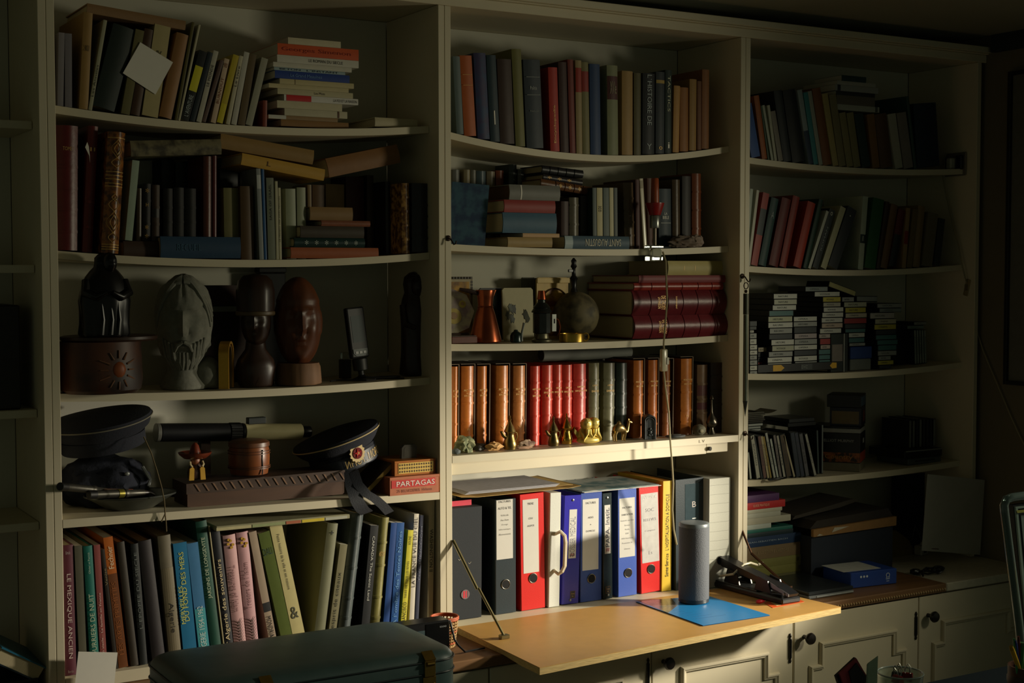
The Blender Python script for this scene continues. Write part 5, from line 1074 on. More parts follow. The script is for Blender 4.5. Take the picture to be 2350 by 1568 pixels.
# ------------------------------------------------------------------ desk compartment: binders
ZD = Z0-.909
def binder(px0, px1, pyb, tlx, ty, col, label, Y=.06, D=.22, hole=None, rough=.35, label_px=None, lines=(), rivets=False, box=False, logo=None, mlab=None, zb=None):
    """office binder: spine board, side boards, rings inside; hole = image position of the finger ring"""
    zb = ZD+.0008 if zb is None else zb
    a = U(px0, pyb, Y); b = U(px1, pyb, Y); TL = U(tlx, ty, Y); th = math.atan2(TL.x-a.x, TL.z-a.z); T = (b.x-a.x)*math.cos(th)*.985
    z = zb+(T*math.sin(th) if th > 0 else 0); A = Vector((a.x-(a.z-z)*math.tan(th), Y, z)); th, H = along(A, TL)
    t = thing('ring_binder', label, 'binder', A, (0, th, 0), 'office binders in the desk compartment')
    m = mat(col, rough, var=.06, scale=300, bump=.08)
    inv = Matrix.Translation(A) @ Matrix.Rotation(th, 4, 'Y'); inv.invert()
    def L(px, py): return inv @ U(px, py, Y)
    MB().box(0, T, 0, .0028, 0, H, .0008).build('spine_board', m, t); MB().box(0, .0026, .003, D, 0, H, .0006).build('side_board', m, t); MB().box(T-.0026, T, .003, D, 0, H, .0006).build('side_board', m, t)
    bx('paper_block', PAGEW, t, .0032, T-.0032, .012, D-.012, .006, H-.022)
    if box: bx('box_top', m, t, .003, T-.003, .003, D, H-.003, H); bx('box_base', m, t, .003, T-.003, .003, D, 0, .003)
    if hole:
        c = L(*hole); r = min(.0125, T*.2)
        MB().lathe([(.001, 0), (r, 0), (r, .0012), (.001, .0012)], 28, rot=Matrix.Rotation(PI/2, 3, 'X')).build('finger_hole', mat((8, 8, 8), .9, var=0), t, loc=(c.x, -.0003, c.z))
        MB().tube([(c.x+r*math.cos(i*PI/14), -.0012, c.z+r*math.sin(i*PI/14)) for i in range(28)], .0011, 6, True).build('metal_ring', mat((180, 178, 170), .25, 1.0), t, smooth=True)
    if label_px:
        x0, y0, x1, y1 = label_px; p0 = L(x0, y0); p1 = L(x1, y1)
        lm = mlab or mat((204, 202, 190), .5, var=.04)
        bx('label_sleeve', mat((206, 204, 196), .2, var=.02) if not mlab else mlab, t, p0.x, p1.x, -.0006, .0001, p1.z, p0.z)
        lw = p1.x-p0.x; lh = p0.z-p1.z
        for s, v, wf, hf, c in lines:
            if hf > .2 and len(s) > 8: text(t, s, lh*hf, lw*wf, mat(c, .7, var=0), lambda p, q: ((p0.x+p1.x)/2-q, -.0011, p0.z-lh*v+p))
            else: text(t, s, lw*wf, lh*hf, mat(c, .7, var=0), lambda p, q: ((p0.x+p1.x)/2+p, -.0011, p0.z-lh*v+q))
    if rivets:
        for v in (.035, .955): MB().lathe([(.0035, 0), (.0032, .0016), (.001, .0022)], 14, rot=Matrix.Rotation(PI/2, 3, 'X')).build('rivet', SIL, t, loc=(T/2, 0, H*v), smooth=True)
    if logo:
        c = L(*logo); bx('logo_frame', mat((30, 32, 40), .4), t, c.x-.0075, c.x+.0075, -.0006, .0001, c.z-.010, c.z+.010)
        MB().tube([(c.x+dx, -.001, c.z+dz) for dx, dz in ((-.0072, -.0097), (.0072, -.0097), (.0072, .0097), (-.0072, .0097))], .0004, 4, True).build('logo_outline', GOLD, t)
        text(t, 'Case', .010, .004, GOLD, lambda p, q: (c.x+p, -.0011, c.z+.003+q)); text(t, 'it', .005, .004, GOLD, lambda p, q: (c.x+p, -.0011, c.z-.004+q))
    return t, T, H
K = (60, 60, 60)
t, T, H = binder(1033, 1106, 1425, 1034, 1168, (26, 32, 38), 'black cardboard box file with a round hole by the upright', box=True, rough=.8)
c = U(1067, 1364, .06)-Vector(t.location)
MB().lathe([(.001, 0), (.0125, 0), (.0125, .0015), (.001, .0015)], 28, rot=Matrix.Rotation(PI/2, 3, 'X')).build('round_hole', mat((120, 104, 108), .8), t, loc=(c.x, -.0004, c.z))
for dx, cl, wd_ in ((-.004, (200, 30, 50), .005), (.0025, (206, 40, 60), .003), (.007, (96, 80, 84), .003)): bx('paper_edge', mat(cl, .6), t, c.x+dx-wd_/2, c.x+dx+wd_/2, -.0022, -.0004, c.z-.009, c.z+.009)
for i, (dx, dz) in enumerate(((-.018, .092), (.012, .080))): MB().tube([(c.x+dx-.003, -.0008, c.z+dz+.002), (c.x+dx, -.0008, c.z+dz-.001), (c.x+dx+.005, -.0008, c.z+dz+.004)], .0005, 4).build('white_tick', WHITE, t)
pf = thing('pink_folder', 'bright pink cardboard folder standing up out of the box file', 'folder', U(1060, 1168, .09))
pz = pf.location.z; a = U(1036, 1168, .09); b = U(1082, 1160, .09)
bx('front_cover', mat((210, 50, 74), .6), pf, a.x-pf.location.x, b.x-pf.location.x, 0, .0012, -.12, .022); bx('paper', mat((190, 180, 140), .8), pf, a.x-pf.location.x+.004, b.x-pf.location.x-.006, .002, .008, -.12, .014)
binder(1138, 1185, 1412, 1137, 1148, (40, 52, 58), 'dark slate lever arch binder for car bills', hole=(1160, 1341), label_px=(1139, 1149, 1177, 1281), lines=[('FACTURES', .03, .72, .035, K), ('AUTO & TEL', .14, .82, .04, K), ('Vehicule', .26, .48, .03, (120, 118, 110)), ('Axa Auto', .34, .5, .03, (120, 118, 110)), ('Orange', .42, .4, .03, (120, 118, 110)), ('Informatique', .50, .7, .03, (120, 118, 110)), ('Abonnements', .58, .74, .03, (120, 118, 110))])
binder(1197, 1252, 1406, 1193, 1136, (206, 34, 30), 'bright red lever arch binder, first of the two', hole=(1223, 1327), label_px=(1199, 1148, 1237, 1312), lines=[('YRENE', .06, .4, .03, K), ('CESU', .26, .28, .025, K), ('AGEPOS', .36, .44, .025, K)])
t, T, H = binder(1259, 1284, 1396, 1263, 1132, (206, 208, 200), 'white narrow box binder with a plastic carrying handle', Y=.055, box=True)
hc = U(1275, 1267, .055)-Vector(t.location); hh = .058
MB().tube([(T*.55, 0, hc.z+hh*.85), (T*.7, -.016, hc.z+hh), (T*.95, -.024, hc.z+hh*.8), (T*1.0, -.026, hc.z+hh*.5), (T*.95, -.026, hc.z-hh*.6), (T*.8, -.022, hc.z-hh*.85), (T*.6, -.014, hc.z-hh), (T*.45, 0, hc.z-hh*.85)], [.005, .005, .0058, .0062, .0062, .0058, .005, .005], 6).build('carrying_handle', mat((214, 204, 178), .35, var=.05), t)
CI = dict(rivets=True, rough=.25)
binder(1289, 1328, 1388, 1296, 1138, (48, 44, 160), 'violet-blue thin ring binder with a pencilled label', logo=(1314, 1365), label_px=(1307, 1170, 1321, 1281), lines=[('DOSSIER MEDICAL', .55, .7, .8, (140, 140, 150)), ('#', .93, .6, .08, (150, 30, 50))], **CI)
binder(1332, 1381, 1380, 1333, 1133, (40, 70, 150), 'mid-blue lever arch binder for home help bills', hole=(1357, 1328), label_px=(1337, 1147, 1373, 1306), lines=[('FACTURES', .055, .62, .03, K), ('AIDES', .26, .34, .025, K), ('a', .36, .07, .014, K), ('DOMICILE', .45, .56, .025, K)])
binder(1385, 1406, 1374, 1383, 1133, (32, 44, 46), 'thin black ring binder with a handwritten label', logo=(1395, 1354), label_px=(1387, 1160, 1401, 1270), lines=[('PAPA. Instit.', .46, .7, .8, (40, 40, 60)), ('#', .92, .7, .08, (150, 30, 50))], **CI)
binder(1419, 1462, 1370, 1418, 1123, (64, 92, 176), 'lighter blue lever arch binder for house bills', hole=(1441, 1315), label_px=(1421, 1145, 1457, 1276), lines=[('FACTURES', .16, .6, .03, K), ('HABITATION', .28, .7, .03, K), ('General, eau Gaz', .38, .84, .026, (120, 120, 120)), ('Serenis', .46, .34, .024, (130, 130, 130)), ('Veolia', .53, .3, .024, (130, 130, 130)), ('EDF', .6, .2, .024, (130, 130, 130)), ('AXA Assurances', .68, .74, .024, (130, 130, 130)), ('Prevention 24', .76, .66, .024, (130, 130, 130)), ('Divers', .86, .36, .024, (130, 130, 130))])
binder(1472, 1517, 1362, 1466, 1117, (206, 30, 28), 'red lever arch binder with a grey banded label', hole=(1494, 1306), label_px=(1470, 1135, 1513, 1287), mlab=mat((190, 188, 184), .4), lines=[('EXACOMPTA', .05, .8, .05, (230, 230, 226)), ('SOC', .24, .5, .05, (150, 148, 150)), ('RELEVES', .38, .72, .04, (156, 154, 156)), ('Comptes', .54, .6, .03, (160, 158, 160)), ('Ls', .86, .2, .05, (160, 158, 160))])
book(Vector((U(1519, 1358, .055).x, .055, ZD+.001)), 0.012, U(1540, 1358, .055).x-U(1519, 1358, .055).x, U(1519, 1106, .055).z-ZD, .225, (222, 186, 40), 'yellow spined hospital-at-home folder between the red and dark binders', k='p', pg=mat((196, 128, 30), .7), tx=[('L`HOSPITALISATION A DOMICILE', .37, .88, .34, (40, 34, 20), 'u'), ('Sante Service', .13, .34, .34, (40, 34, 20), 'u'), ('FONDATION DE', .155, .27, .12, (60, 50, 20), 'u')], group='office binders in the desk compartment')
binder(1551, 1616, 1350, 1550, 1102, (40, 52, 58), 'dark slate binder standing behind the grey speaker', Y=.045, label_px=(1572, 1112, 1613, 1215), mlab=mat((56, 72, 78), .2), lines=[('B', .44, .22, .12, (196, 186, 180)), ('I', .74, .22, .02, (220, 222, 220)), ('T', .86, .26, .09, (220, 222, 220))])
t, T, H = binder(1626, 1675, 1330, 1628, 1100, (190, 190, 176), 'pale grey box file with ruled lines and a finger hole', Y=.018, box=True, hole=(1652, 1286), rough=.6)
for i in range(9): bx('ruled_line', mat((140, 140, 130), .7), t, .004, T-.004, -.0006, .0001, H*(.94-.085*i)-.0006, H*(.94-.085*i))
# papers on the binders
t = thing('kraft_envelope', 'large kraft envelope lying over the left binders', 'envelope', (0, 0, 0))
zt = U(1200, 1134, .05).z+.006
a = U(1052, 1140, .05).x; b = U(1322, 1124, .06).x
MB().prism([(a, zt+.003), (a+.05, zt-.001), (b-.04, zt+.0005), (b, zt+.004), (b, zt+.0048), (b-.04, zt+.0014), (a+.05, zt), (a, zt+.004)], 1, .035, .26).build('envelope_body', mat((196, 160, 92), .7, var=.08), t)
MB().prism([(b-.10, zt+.0055), (b-.01, zt+.0045), (b-.01, zt+.005), (b-.10, zt+.006)], 1, .06, .25).build('envelope_flap', mat((206, 172, 100), .7), t)
t = thing('letter_sheets', 'loose white letters lying on top of the kraft envelope', 'paper', (0, 0, zt+.0075))
for i in range(4): MB().box(a+.015+.006*i, b-.075+.006*i, .042+.004*i, .24, .0012*i, .0012*i+.0008).build('sheet', mat((196-6*i, 194-6*i, 196-5*i), .7), t, rot=(0, 0, 0))
t = thing('printed_leaflet', 'pale printed leaflet with blue-green blots lying across the right binders', 'paper', (0, 0, 0))
z2 = U(1440, 1124, .05).z+.006; a2 = U(1336, 1128, .045).x; b2 = U(1512, 1116, .045).x
bx('leaflet', mat((176, 178, 170), .6, c2=(84, 112, 114), scale=14), t, a2, b2, .045, .24, z2, z2+.0016); bx('underleaf', mat((206, 204, 198), .6), t, a2+.004, b2+.005, .040, .235, z2-.0022, z2-.0006)
# ------------------------------------------------------------------ fold-down desk
XL, XR = 1.0165, 1.9915
t = thing('fold_down_desk', 'tan fold-down desk flap with a worn edge held by two metal stays', 'desk flap', (0, 0, 0))
TOPM = mat((196, 152, 84), .42, var=.07, scale=26, bump=.05); EDGE = mat((206, 178, 116), .8, var=.22, scale=120, bump=.4, stretch=(.3, 1, 3))
mb = MB(); zl, zr = Z0-.9155, Z0-.8985; zh = Z0-.9075
pts = [(XL, -.001, zh), (XR-.02, -.001, zh), (XR-.004, -.372, zr), (XL, -.405, zl)]
mb.bm.free()
def desk_slab(d0, d1):
    mb = MB(); nx, ny = 10, 5; G = []
    for d in (d0, d1):
        g_ = []
        for j in range(ny+1):
            for i in range(nx+1):
                u = i/nx; v = j/ny; xr = XR-.02+.016*v; x = XL+(xr-XL)*u; y = -.001-v*(.404-.033*u)
                zz_ = deskz(x, y)-d; g_.append(mb.bm.verts.new((x, y, max(zz_, .7752) if d > .01 and y > -.245 else zz_)))
        G.append(g_)
    n = nx+1
    for k, g_ in enumerate(G):
        for j in range(ny):
            for i in range(nx):
                f_ = (g_[j*n+i], g_[j*n+i+1], g_[(j+1)*n+i+1], g_[(j+1)*n+i]); mb.bm.faces.new(f_)
    bd_ = [i for i in range(n)]+[j*n+nx for j in range(1, ny+1)]+[ny*n+i for i in range(nx-1, -1, -1)]+[j*n for j in range(ny-1, 0, -1)]
    m = len(bd_)
    for i in range(m): mb.bm.faces.new((G[0][bd_[i]], G[0][bd_[(i+1) % m]], G[1][bd_[(i+1) % m]], G[1][bd_[i]]))
    return mb
def deskz(x, y):
    f = min(1, max(0, -y/.39)); u = (x-XL)/(XR-XL); return zh+((zl+(zr-zl)*u)-zh)*f
desk_slab(0, .0016).build('laminate_top', TOPM, t); desk_slab(.0017, .0175).build('board_core', EDGE, t)
def ondesk(px, py):
    z = zh
    for _ in range(6): q = UZ(px, py, z); z = deskz(q.x, q.y)
    q.z = z; return q
STAY = mat((150, 138, 96), .35, .9, var=.2)
a = U(1038, 1240, .004); a.x = 1.0045; b = ondesk(1157, 1466)+Vector((0, 0, .006)); m_ = U(1087, 1352, (a.y+b.y)*.5); m_ = a.lerp(b, .5)+Vector((0, 0, -.004))
MB().tube([a+Vector((.004, -.004, 0)), m_], .0042, 6).build('stay_arm', STAY, t); MB().tube([m_+Vector((.004, 0, .002)), b], .0036, 6).build('stay_arm', STAY, t)
bx('stay_foot', STAY, t, b.x-.012, b.x+.012, b.y-.008, b.y+.008, b.z-.0055, b.z+.004, bev=.001)
BRS = mat((84, 56, 34), .4, .7, var=.2)
a2 = U(1676, 1150, .05); b2 = Vector((1.955, -.14, deskz(1.955, -.14)+.006)); b2 = ondesk(1808, 1352)+Vector((0, 0, .006)); m2 = U(1724, 1270, (a2.y+b2.y)/2)
MB().tube([a2, m2], .0034, 6).build('stay_arm', BRS, t); MB().tube([m2, b2], .004, 6).build('stay_arm', BRS, t); bx('stay_foot', BRS, t, b2.x-.01, b2.x+.01, b2.y-.008, b2.y+.008, b2.z-.0055, b2.z+.003)
# speaker
q = ondesk(1592, 1384); t = thing('smart_speaker', 'tall grey cylindrical speaker standing on the blue folder', 'speaker', q+Vector((0, 0, .0030)))
rs = .0415; HS = U(1592, 1202, q.y).z-q.z
SPK = mat((78, 82, 88), .75, var=.18, scale=400, bump=.5)
MB().lathe([(rs*.9, 0), (rs, .003), (rs, .012), (.001, .012)], 48).build('base_ring', mat((40, 44, 46), .4), t, smooth=True)
MB().lathe([(rs, .0122), (rs, HS-.010), (.001, HS-.010)], 48).build('fabric_body', SPK, t, smooth=True)
MB().lathe([(rs, HS-.0098), (rs*1.0, HS-.003), (rs*.96, HS), (rs*.9, HS+.0006), (.001, HS+.0006)], 48).build('top_plate', mat((96, 104, 108), .35, var=.05), t, smooth=True)
MB().tube([(rs*.9, .01, .03), (rs+.004, .016, .012), (rs+.008, .02, .003)], .003, 6).build('power_lead', BLACKP, t, smooth=True)
# blue folder
cs = [ondesk(*c) for c in ((1459, 1383), (1613, 1438), (1767, 1414), (1622, 1369))]
t = thing('blue_folder', 'bright blue printed folder lying under the speaker on the desk flap', 'folder', (0, 0, 0))
def plate(nm, pts, z0, z1, m, sh=0.0):
    c_ = sum(pts, Vector())/len(pts); mb = MB(); pp = [c_+(p-c_)*(1-sh) for p in pts]
    A = [mb.bm.verts.new(p+Vector((0, 0, z1))) for p in pp]; B = [mb.bm.verts.new(p+Vector((0, 0, z0))) for p in pp]; n = len(pp)
    mb.bm.faces.new(A); mb.bm.faces.new(B[::-1])
    for i in range(n): mb.bm.faces.new((A[i], A[(i+1) % n], B[(i+1) % n], B[i]))
    return mb.build(nm, m, t)
plate('back_cover', cs, .0003, .0010, mat((24, 70, 120), .4)); plate('inner_sheets', cs, .0011, .0018, WHITE, .03); plate('front_cover', cs, .0019, .0026, mat((40, 132, 196), .3, var=.05))
for i in range(6):
    f0 = .30+.1*i; a = cs[1].lerp(cs[0], f0*.7); b = cs[2].lerp(cs[3], f0*.7); u0, u1 = .12, .55+.3*((i*37) % 10)/10
    p0 = a.lerp(b, u0); p1 = a.lerp(b, u1); d = (cs[0]-cs[1]).normalized()*.0011
    plate('printed_line', [p0, p1, p1+d, p0+d], .0026, .0029, mat((20, 70, 130), .5))
PT = [cs[0].lerp(cs[3], .05), cs[0].lerp(cs[1], .5), cs[0].lerp(cs[2], .32), cs[0].lerp(cs[3], .5)]
plate('cover_picture', PT, .0026, .0029, mat((70, 84, 96), .2, c2=(130, 112, 96), scale=30))
# two-hole punch
q0 = ondesk(1660, 1345); q1 = ondesk(1822, 1388); d = (q1-q0); d.z = 0; ang = math.atan2(d.y, d.x); Lp = d.length
t = thing('hole_punch', 'black lever hole punch resting open at the corner of the desk flap', 'hole punch', q0+Vector((0, 0, .001)), (0, -math.asin(max(-.3, min(.3, (q1.z-q0.z)/Lp))), ang))
HP = mat((24, 25, 27), .32, var=.1)
k_ = Lp
MB().box(-k_*.06, k_*.97, -.034, .034, 0, .016, .004).build('base', HP, t); MB().box(k_*.0, k_*.6, -.030, .030, .0162, .020, .001).build('base_plate', mat((60, 62, 62), .35, .5), t)
for xx in (k_*.22, k_*.66):
    MB().prism([(xx-.034, .0205), (xx+.034, .0205), (xx+.022, .052), (xx-.018, .060)], 1, -.024, -.020).build('bracket', HP, t); MB().prism([(xx-.034, .0205), (xx+.034, .0205), (xx+.022, .052), (xx-.018, .060)], 1, .020, .024).build('bracket', HP, t)
    MB().lathe([(.005, -.019), (.005, .019)], 16, c=(xx, 0, .034), rot=Matrix.Rotation(PI/2, 3, 'X')).build('punch_pin', SIL, t, smooth=True)
MB().prism([(-.025, .092), (k_*.30, .070), (k_*.86, .042), (k_*1.0, .028), (k_*.98, .020), (k_*.8, .028), (k_*.3, .052), (k_*.05, .060)], 1, -.018, .018).build('lever', HP, t)
MB().prism([(k_*.74, .050), (k_*1.0, .030), (k_*1.0, .022), (k_*.76, .036)], 1, -.0195, -.0181).build('steel_plate', mat((150, 152, 150), .3, .8), t)
MB().lathe([(.0045, -.022), (.0045, .022)], 14, c=(k_*.94, 0, .027), rot=Matrix.Rotation(PI/2, 3, 'X')).build('pivot', SIL, t, smooth=True)
MB().tube([(-.036+.022*math.cos(i*PI/14), .0, .1+.022*math.sin(i*PI/14)) for i in range(28)], .0022, 6, True).build('ring_loop', mat((60, 66, 72), .3, .5), t, smooth=True)
t2 = thing('white_cable', 'white cable curving over the hole punch beside the speaker', 'cable', ondesk(1634, 1330)); o0 = Vector(t2.location)
c_pts = [ondesk(1634, 1330)+Vector((0, 0, .004))-o0, U(1656, 1322, -.0)-o0, U(1683, 1318, -.06)-o0, U(1706, 1296, -.065)-o0, U(1722, 1292, -.06)-o0, U(1738, 1297, -.05)-o0, U(1750, 1292, -.02)-o0]
MB().tube(c_pts, .0034, 8).build('cable', mat((190, 184, 156), .4, var=.04), t2, smooth=True)
q = ondesk(1744, 1386); t = thing('pen_stub', 'small red pointed pen cap lying by the hole punch', 'pen cap', q+Vector((0, 0, .0062)), (0, PI/2, -.2))
MB().lathe([(.001, -.012), (.0045, -.010), (.006, 0), (.0045, .008), (.0022, .011), (.002, .015), (.0005, .016)], 18).build('cap', mat((190, 24, 44), .3), t, smooth=True); MB().lathe([(.0022, .0152), (.0016, .019), (.0004, .02)], 10).build('tip', SIL, t, smooth=True)
cs = [ondesk(*c) for c in ((1752, 1384), (1773, 1396), (1846, 1382), (1826, 1372))]
t = thing('orange_card', 'orange bordered card lying under the tip of the hole punch', 'card', (0, 0, 0))
plate('card', cs, .0003, .0008, mat((220, 90, 34), .5)); plate('pale_centre', cs, .0008, .0011, mat((214, 186, 130), .6), .35)
# wicker basket, radio, cable
q = UZ(1022, 1475, .776); q = Vector((U(1020, 1470, -.10).x, -.10, .776))
t = thing('wicker_basket', 'small round woven basket with an orange rim on the worktop', 'basket', q); rb_ = .026*1.25; HB = U(1020, 1416, -.10).z-q.z
WK = mat((186, 150, 96), .7, var=.3, scale=150, bump=.5); WO = mat((196, 92, 48), .6, var=.2)
for i in range(22):
    a = 2*PI*i/22; MB().tube([(rb_*.72*math.cos(a), rb_*.72*math.sin(a), .002), (rb_*.9*math.cos(a), rb_*.9*math.sin(a), HB*.5), (rb_*math.cos(a), rb_*math.sin(a), HB-.004)], .0019, 5).build('upright_cane', WK, t)
for j in range(9):
    z = .004+j*(HB*.78)/8; rr = rb_*(.72+.28*z/HB)+.0006
    MB().tube([(rr*(1+.03*math.cos(11*a*PI/33*2))*math.cos(a*2*PI/66), rr*(1+.03*math.cos(11*a*PI/33*2))*math.sin(a*2*PI/66), z) for a in range(66)], .0022, 5, True).build('woven_strand', WO if j in (1, 5) else WK, t)
for z in (HB-.004, HB): MB().tube([(rb_*1.03*math.cos(a*PI/18), rb_*1.03*math.sin(a*PI/18), z) for a in range(36)], .0030, 6, True).build('rim', WO, t, smooth=True)
MB().lathe([(.001, .0006), (rb_*.74, .0006), (rb_*.74, .003), (.001, .003)], 24).build('base', WK, t)
r0 = U(936, 1436, -.16); r1 = U(1033, 1436, -.16)
t = thing('black_radio', 'black box radio with a small screen standing behind the suitcase', 'radio', (r0.x, -.16, .7755))
hh = r0.z-.7755; ww = r1.x-r0.x
bx('body', BLACKP, t, -.02, ww, 0, .05, 0, hh, bev=.003); bx('screen', mat((70, 84, 86), .15), t, .012, .045, -.0008, .0002, hh-.075, hh-.018, bev=0); bx('front_panel', mat((12, 13, 14), .2), t, .048, ww-.004, -.0012, .0001, hh-.085, hh-.004)
text(t, 'SOUND', .018, .004, mat((150, 154, 154), .5), lambda p, q: (ww-.020+p, -.0018, hh-.014+q))
MB().tube([(ww+.004, .01, hh-.004), (ww+.010, -.004, hh-.05), (ww+.016, -.012, .02), (ww+.03, -.02, .004), (ww+.09, -.01, .003)], .0026, 6).build('lead', BLACKP, t, smooth=True)
# ------------------------------------------------------------------ suitcase on a stool
zt = Z0-.788
t = thing('suitcase', 'dark teal leather suitcase with brass clasps lying flat', 'suitcase', (.43, -.41, zt-.17))
LE = mat((78, 102, 102), .45, var=.12, scale=24, bump=.25)
def rrect(w_, d_, r, n=8):
    o = []
    for cx_, cy_, a0 in ((w_-r, d_-r, 0), (-w_+r, d_-r, PI/2), (-w_+r, -d_+r, PI), (w_-r, -d_+r, 1.5*PI)):
        o += [(cx_+r*math.cos(a0+PI/2*i/n), cy_+r*math.sin(a0+PI/2*i/n)) for i in range(n+1)]
    return o
def shell(prof, w_, d_, r):
    mb = MB(); rings = [[mb.bm.verts.new((x, y, z)) for x, y in rrect(w_-e, d_-e, max(.004, r-e*.5))] for e, z in prof]
    for a, b in zip(rings, rings[1:]):
        for i in range(len(a)): mb.bm.faces.new((a[i], a[(i+1) % len(a)], b[(i+1) % len(a)], b[i]))
    mb.bm.faces.new(rings[0][::-1]); mb.bm.faces.new(rings[-1]); return mb
HW, HD = .292, .157
shell([(.012, 0), (.003, .004), (0, .012), (0, .118)], HW, HD, .05).build('lower_shell', LE, t, smooth=True)
shell([(0, .1185), (0, .145), (.002, .152), (.008, .160), (.018, .165), (.05, .169), (.12, .171)], HW, HD, .05).build('lid', LE, t, smooth=True)
for z in (.1215, .147): MB().tube([(x, y, z) for x, y in rrect(HW+.0012, HD+.0012, .05)], .0019, 6, True).build('stitched_piping', mat((30, 46, 50), .4, var=.1), t, smooth=True)
for px in (985, 612):
    cx_ = U(px, 1540, -.568).x-.43
    BR2 = mat((176, 146, 78), .35, .95, var=.2)
    bx('clasp_plate', BR2, t, cx_-.015, cx_+.015, -HD-.004, -HD-.0012, .085, .117, bev=.001); bx('clasp_hasp', BR2, t, cx_-.012, cx_+.013, -HD-.006, -HD-.0012, .1175, .152, bev=.001)
    MB().prism([(-HD-.006, .152), (-HD+.012, .166), (-HD+.012, .168), (-HD-.0075, .1535)], 0, cx_-.012, cx_+.013).build('clasp_tongue', BR2, t)
    MB().lathe([(.0045, -.008), (.0045, .008)], 14, c=(cx_, -HD-.007, .145), rot=Matrix.Rotation(PI/2, 3, 'Y')).build('clasp_barrel', BR2, t, smooth=True)
    for sx in (-1, 1): MB().lathe([(.0042, 0), (.003, .0015), (.001, .0018)], 12, rot=Matrix.Rotation(PI/2, 3, 'X')).build('rivet', BR2, t, loc=(cx_+sx*.009, -HD-.004, .100), smooth=True)
t = thing('wooden_stool', 'plain wooden stool carrying the teal suitcase', 'stool', (.43, -.42, 0))
zs_ = zt-.17-.0006
bx('seat', WOODD, t, -.22, .22, -.14, .14, zs_-.025, zs_, bev=.003)
for sx in (-1, 1):
    for sy in (-1, 1): bx('leg', WOODD, t, sx*.19-.018, sx*.19+.018, sy*.11-.018, sy*.11+.018, 0, zs_-.0255, bev=.002)
# ------------------------------------------------------------------ corner bay (third), top shelf
w = 'on the top shelf of the corner bay'; g = 'books on the top shelf of the corner bay'
row('R', 1, [
 (1725, 1746, 1705, 240, (30, 78, 150), 'bright blue leaning book', P_), (1750, 1762, 1731, 220, (158, 88, 40), 'slim rust leaning book', {}), (1763, 1769, 1746, 243, (60, 84, 60), 'thin green leaning booklet', P_),
 (1770, 1776, 1749, 242, (170, 176, 158), 'first thin white booklet', P_), (1778, 1784, 1761, 242, (176, 176, 156), 'second thin white booklet', P_), (1787, 1798, 1769, 256, (130, 124, 112), 'mottled grey leaning paperback', P_),
 (1800, 1819, 1777, 209, (44, 50, 54), 'dark grey leaning book', {}), (1821, 1850, 1798, 208, (26, 30, 34), 'thick black leaning book', {}), (1856, 1867, 1830, 207, (150, 164, 168), 'white and navy leaning book', dict(k='p', lb=[(0, .45, (40, 60, 86))])),
 (1868, 1879, 1844, 213, (60, 140, 146), 'turquoise leaning paperback', P_), (1880, 1889, 1854, 210, (166, 170, 158), 'pale grey leaning paperback', P_), (1891, 1911, 1865, 204, (134, 82, 36), 'orange-brown thick book', {}),
 (1912, 1925, 1887, 216, (180, 162, 104), 'cream-yellow leaning paperback', P_), (1926, 1942, 1903, 218, (140, 128, 90), 'beige leaning paperback', P_), (1944, 1959, 1926, 260, (150, 138, 94), 'first low cream paperback under the stack', P_), (1960, 1976, 1943, 260, (144, 134, 92), 'second low cream paperback under the stack', P_),
 (1979, 1999, 1961, 263, (30, 56, 50), 'dark green low book under the stack', P_), (2003, 2020, 1990, 263, (140, 100, 48), 'tan low book under the stack', P_), (2023, 2051, 2009, 263, (98, 66, 34), 'brown low book under the stack', {}),
 (2055, 2073, 2038, 263, (180, 178, 162), 'white low paperback', P_), (2075, 2097, 2058, 261, (140, 132, 128), 'grey low paperback', P_), (2099, 2105, 2080, 221, (60, 84, 76), 'tall thin green book', {}), (2107, 2160, 2098, 238, (28, 44, 60), 'wide navy book at the row end', {}),
], w, g, D=.17, Y=.06)
zt = max(U(1926, 259, .06).z, U(2020, 262, .06).z)+.004
pile(.065, zt, [(1932, 1988, 173, 186, (26, 62, 62), 'dark green book topmost', dict(D=.12)), (1921, 2010, 187, 196, (176, 176, 168), 'white book second', {}), (1917, 2016, 197, 211, (166, 168, 164), 'grey-white book with a dark spot third', dict(lb=[(.05, .12, (40, 44, 48))])),
 (1919, 2008, 212, 221, (40, 42, 42), 'thin black book fourth', {}), (1920, 2008, 222, 243, (112, 104, 92), 'grey-brown book fifth', {}), (1922, 2018, 244, 257, (186, 186, 174), 'white book lowest', dict(lb=[(.9, .96, (90, 94, 90))]))],
 'in the small stack, corner bay top shelf', k='p', D=.15, group='small stack on the corner bay top shelf')
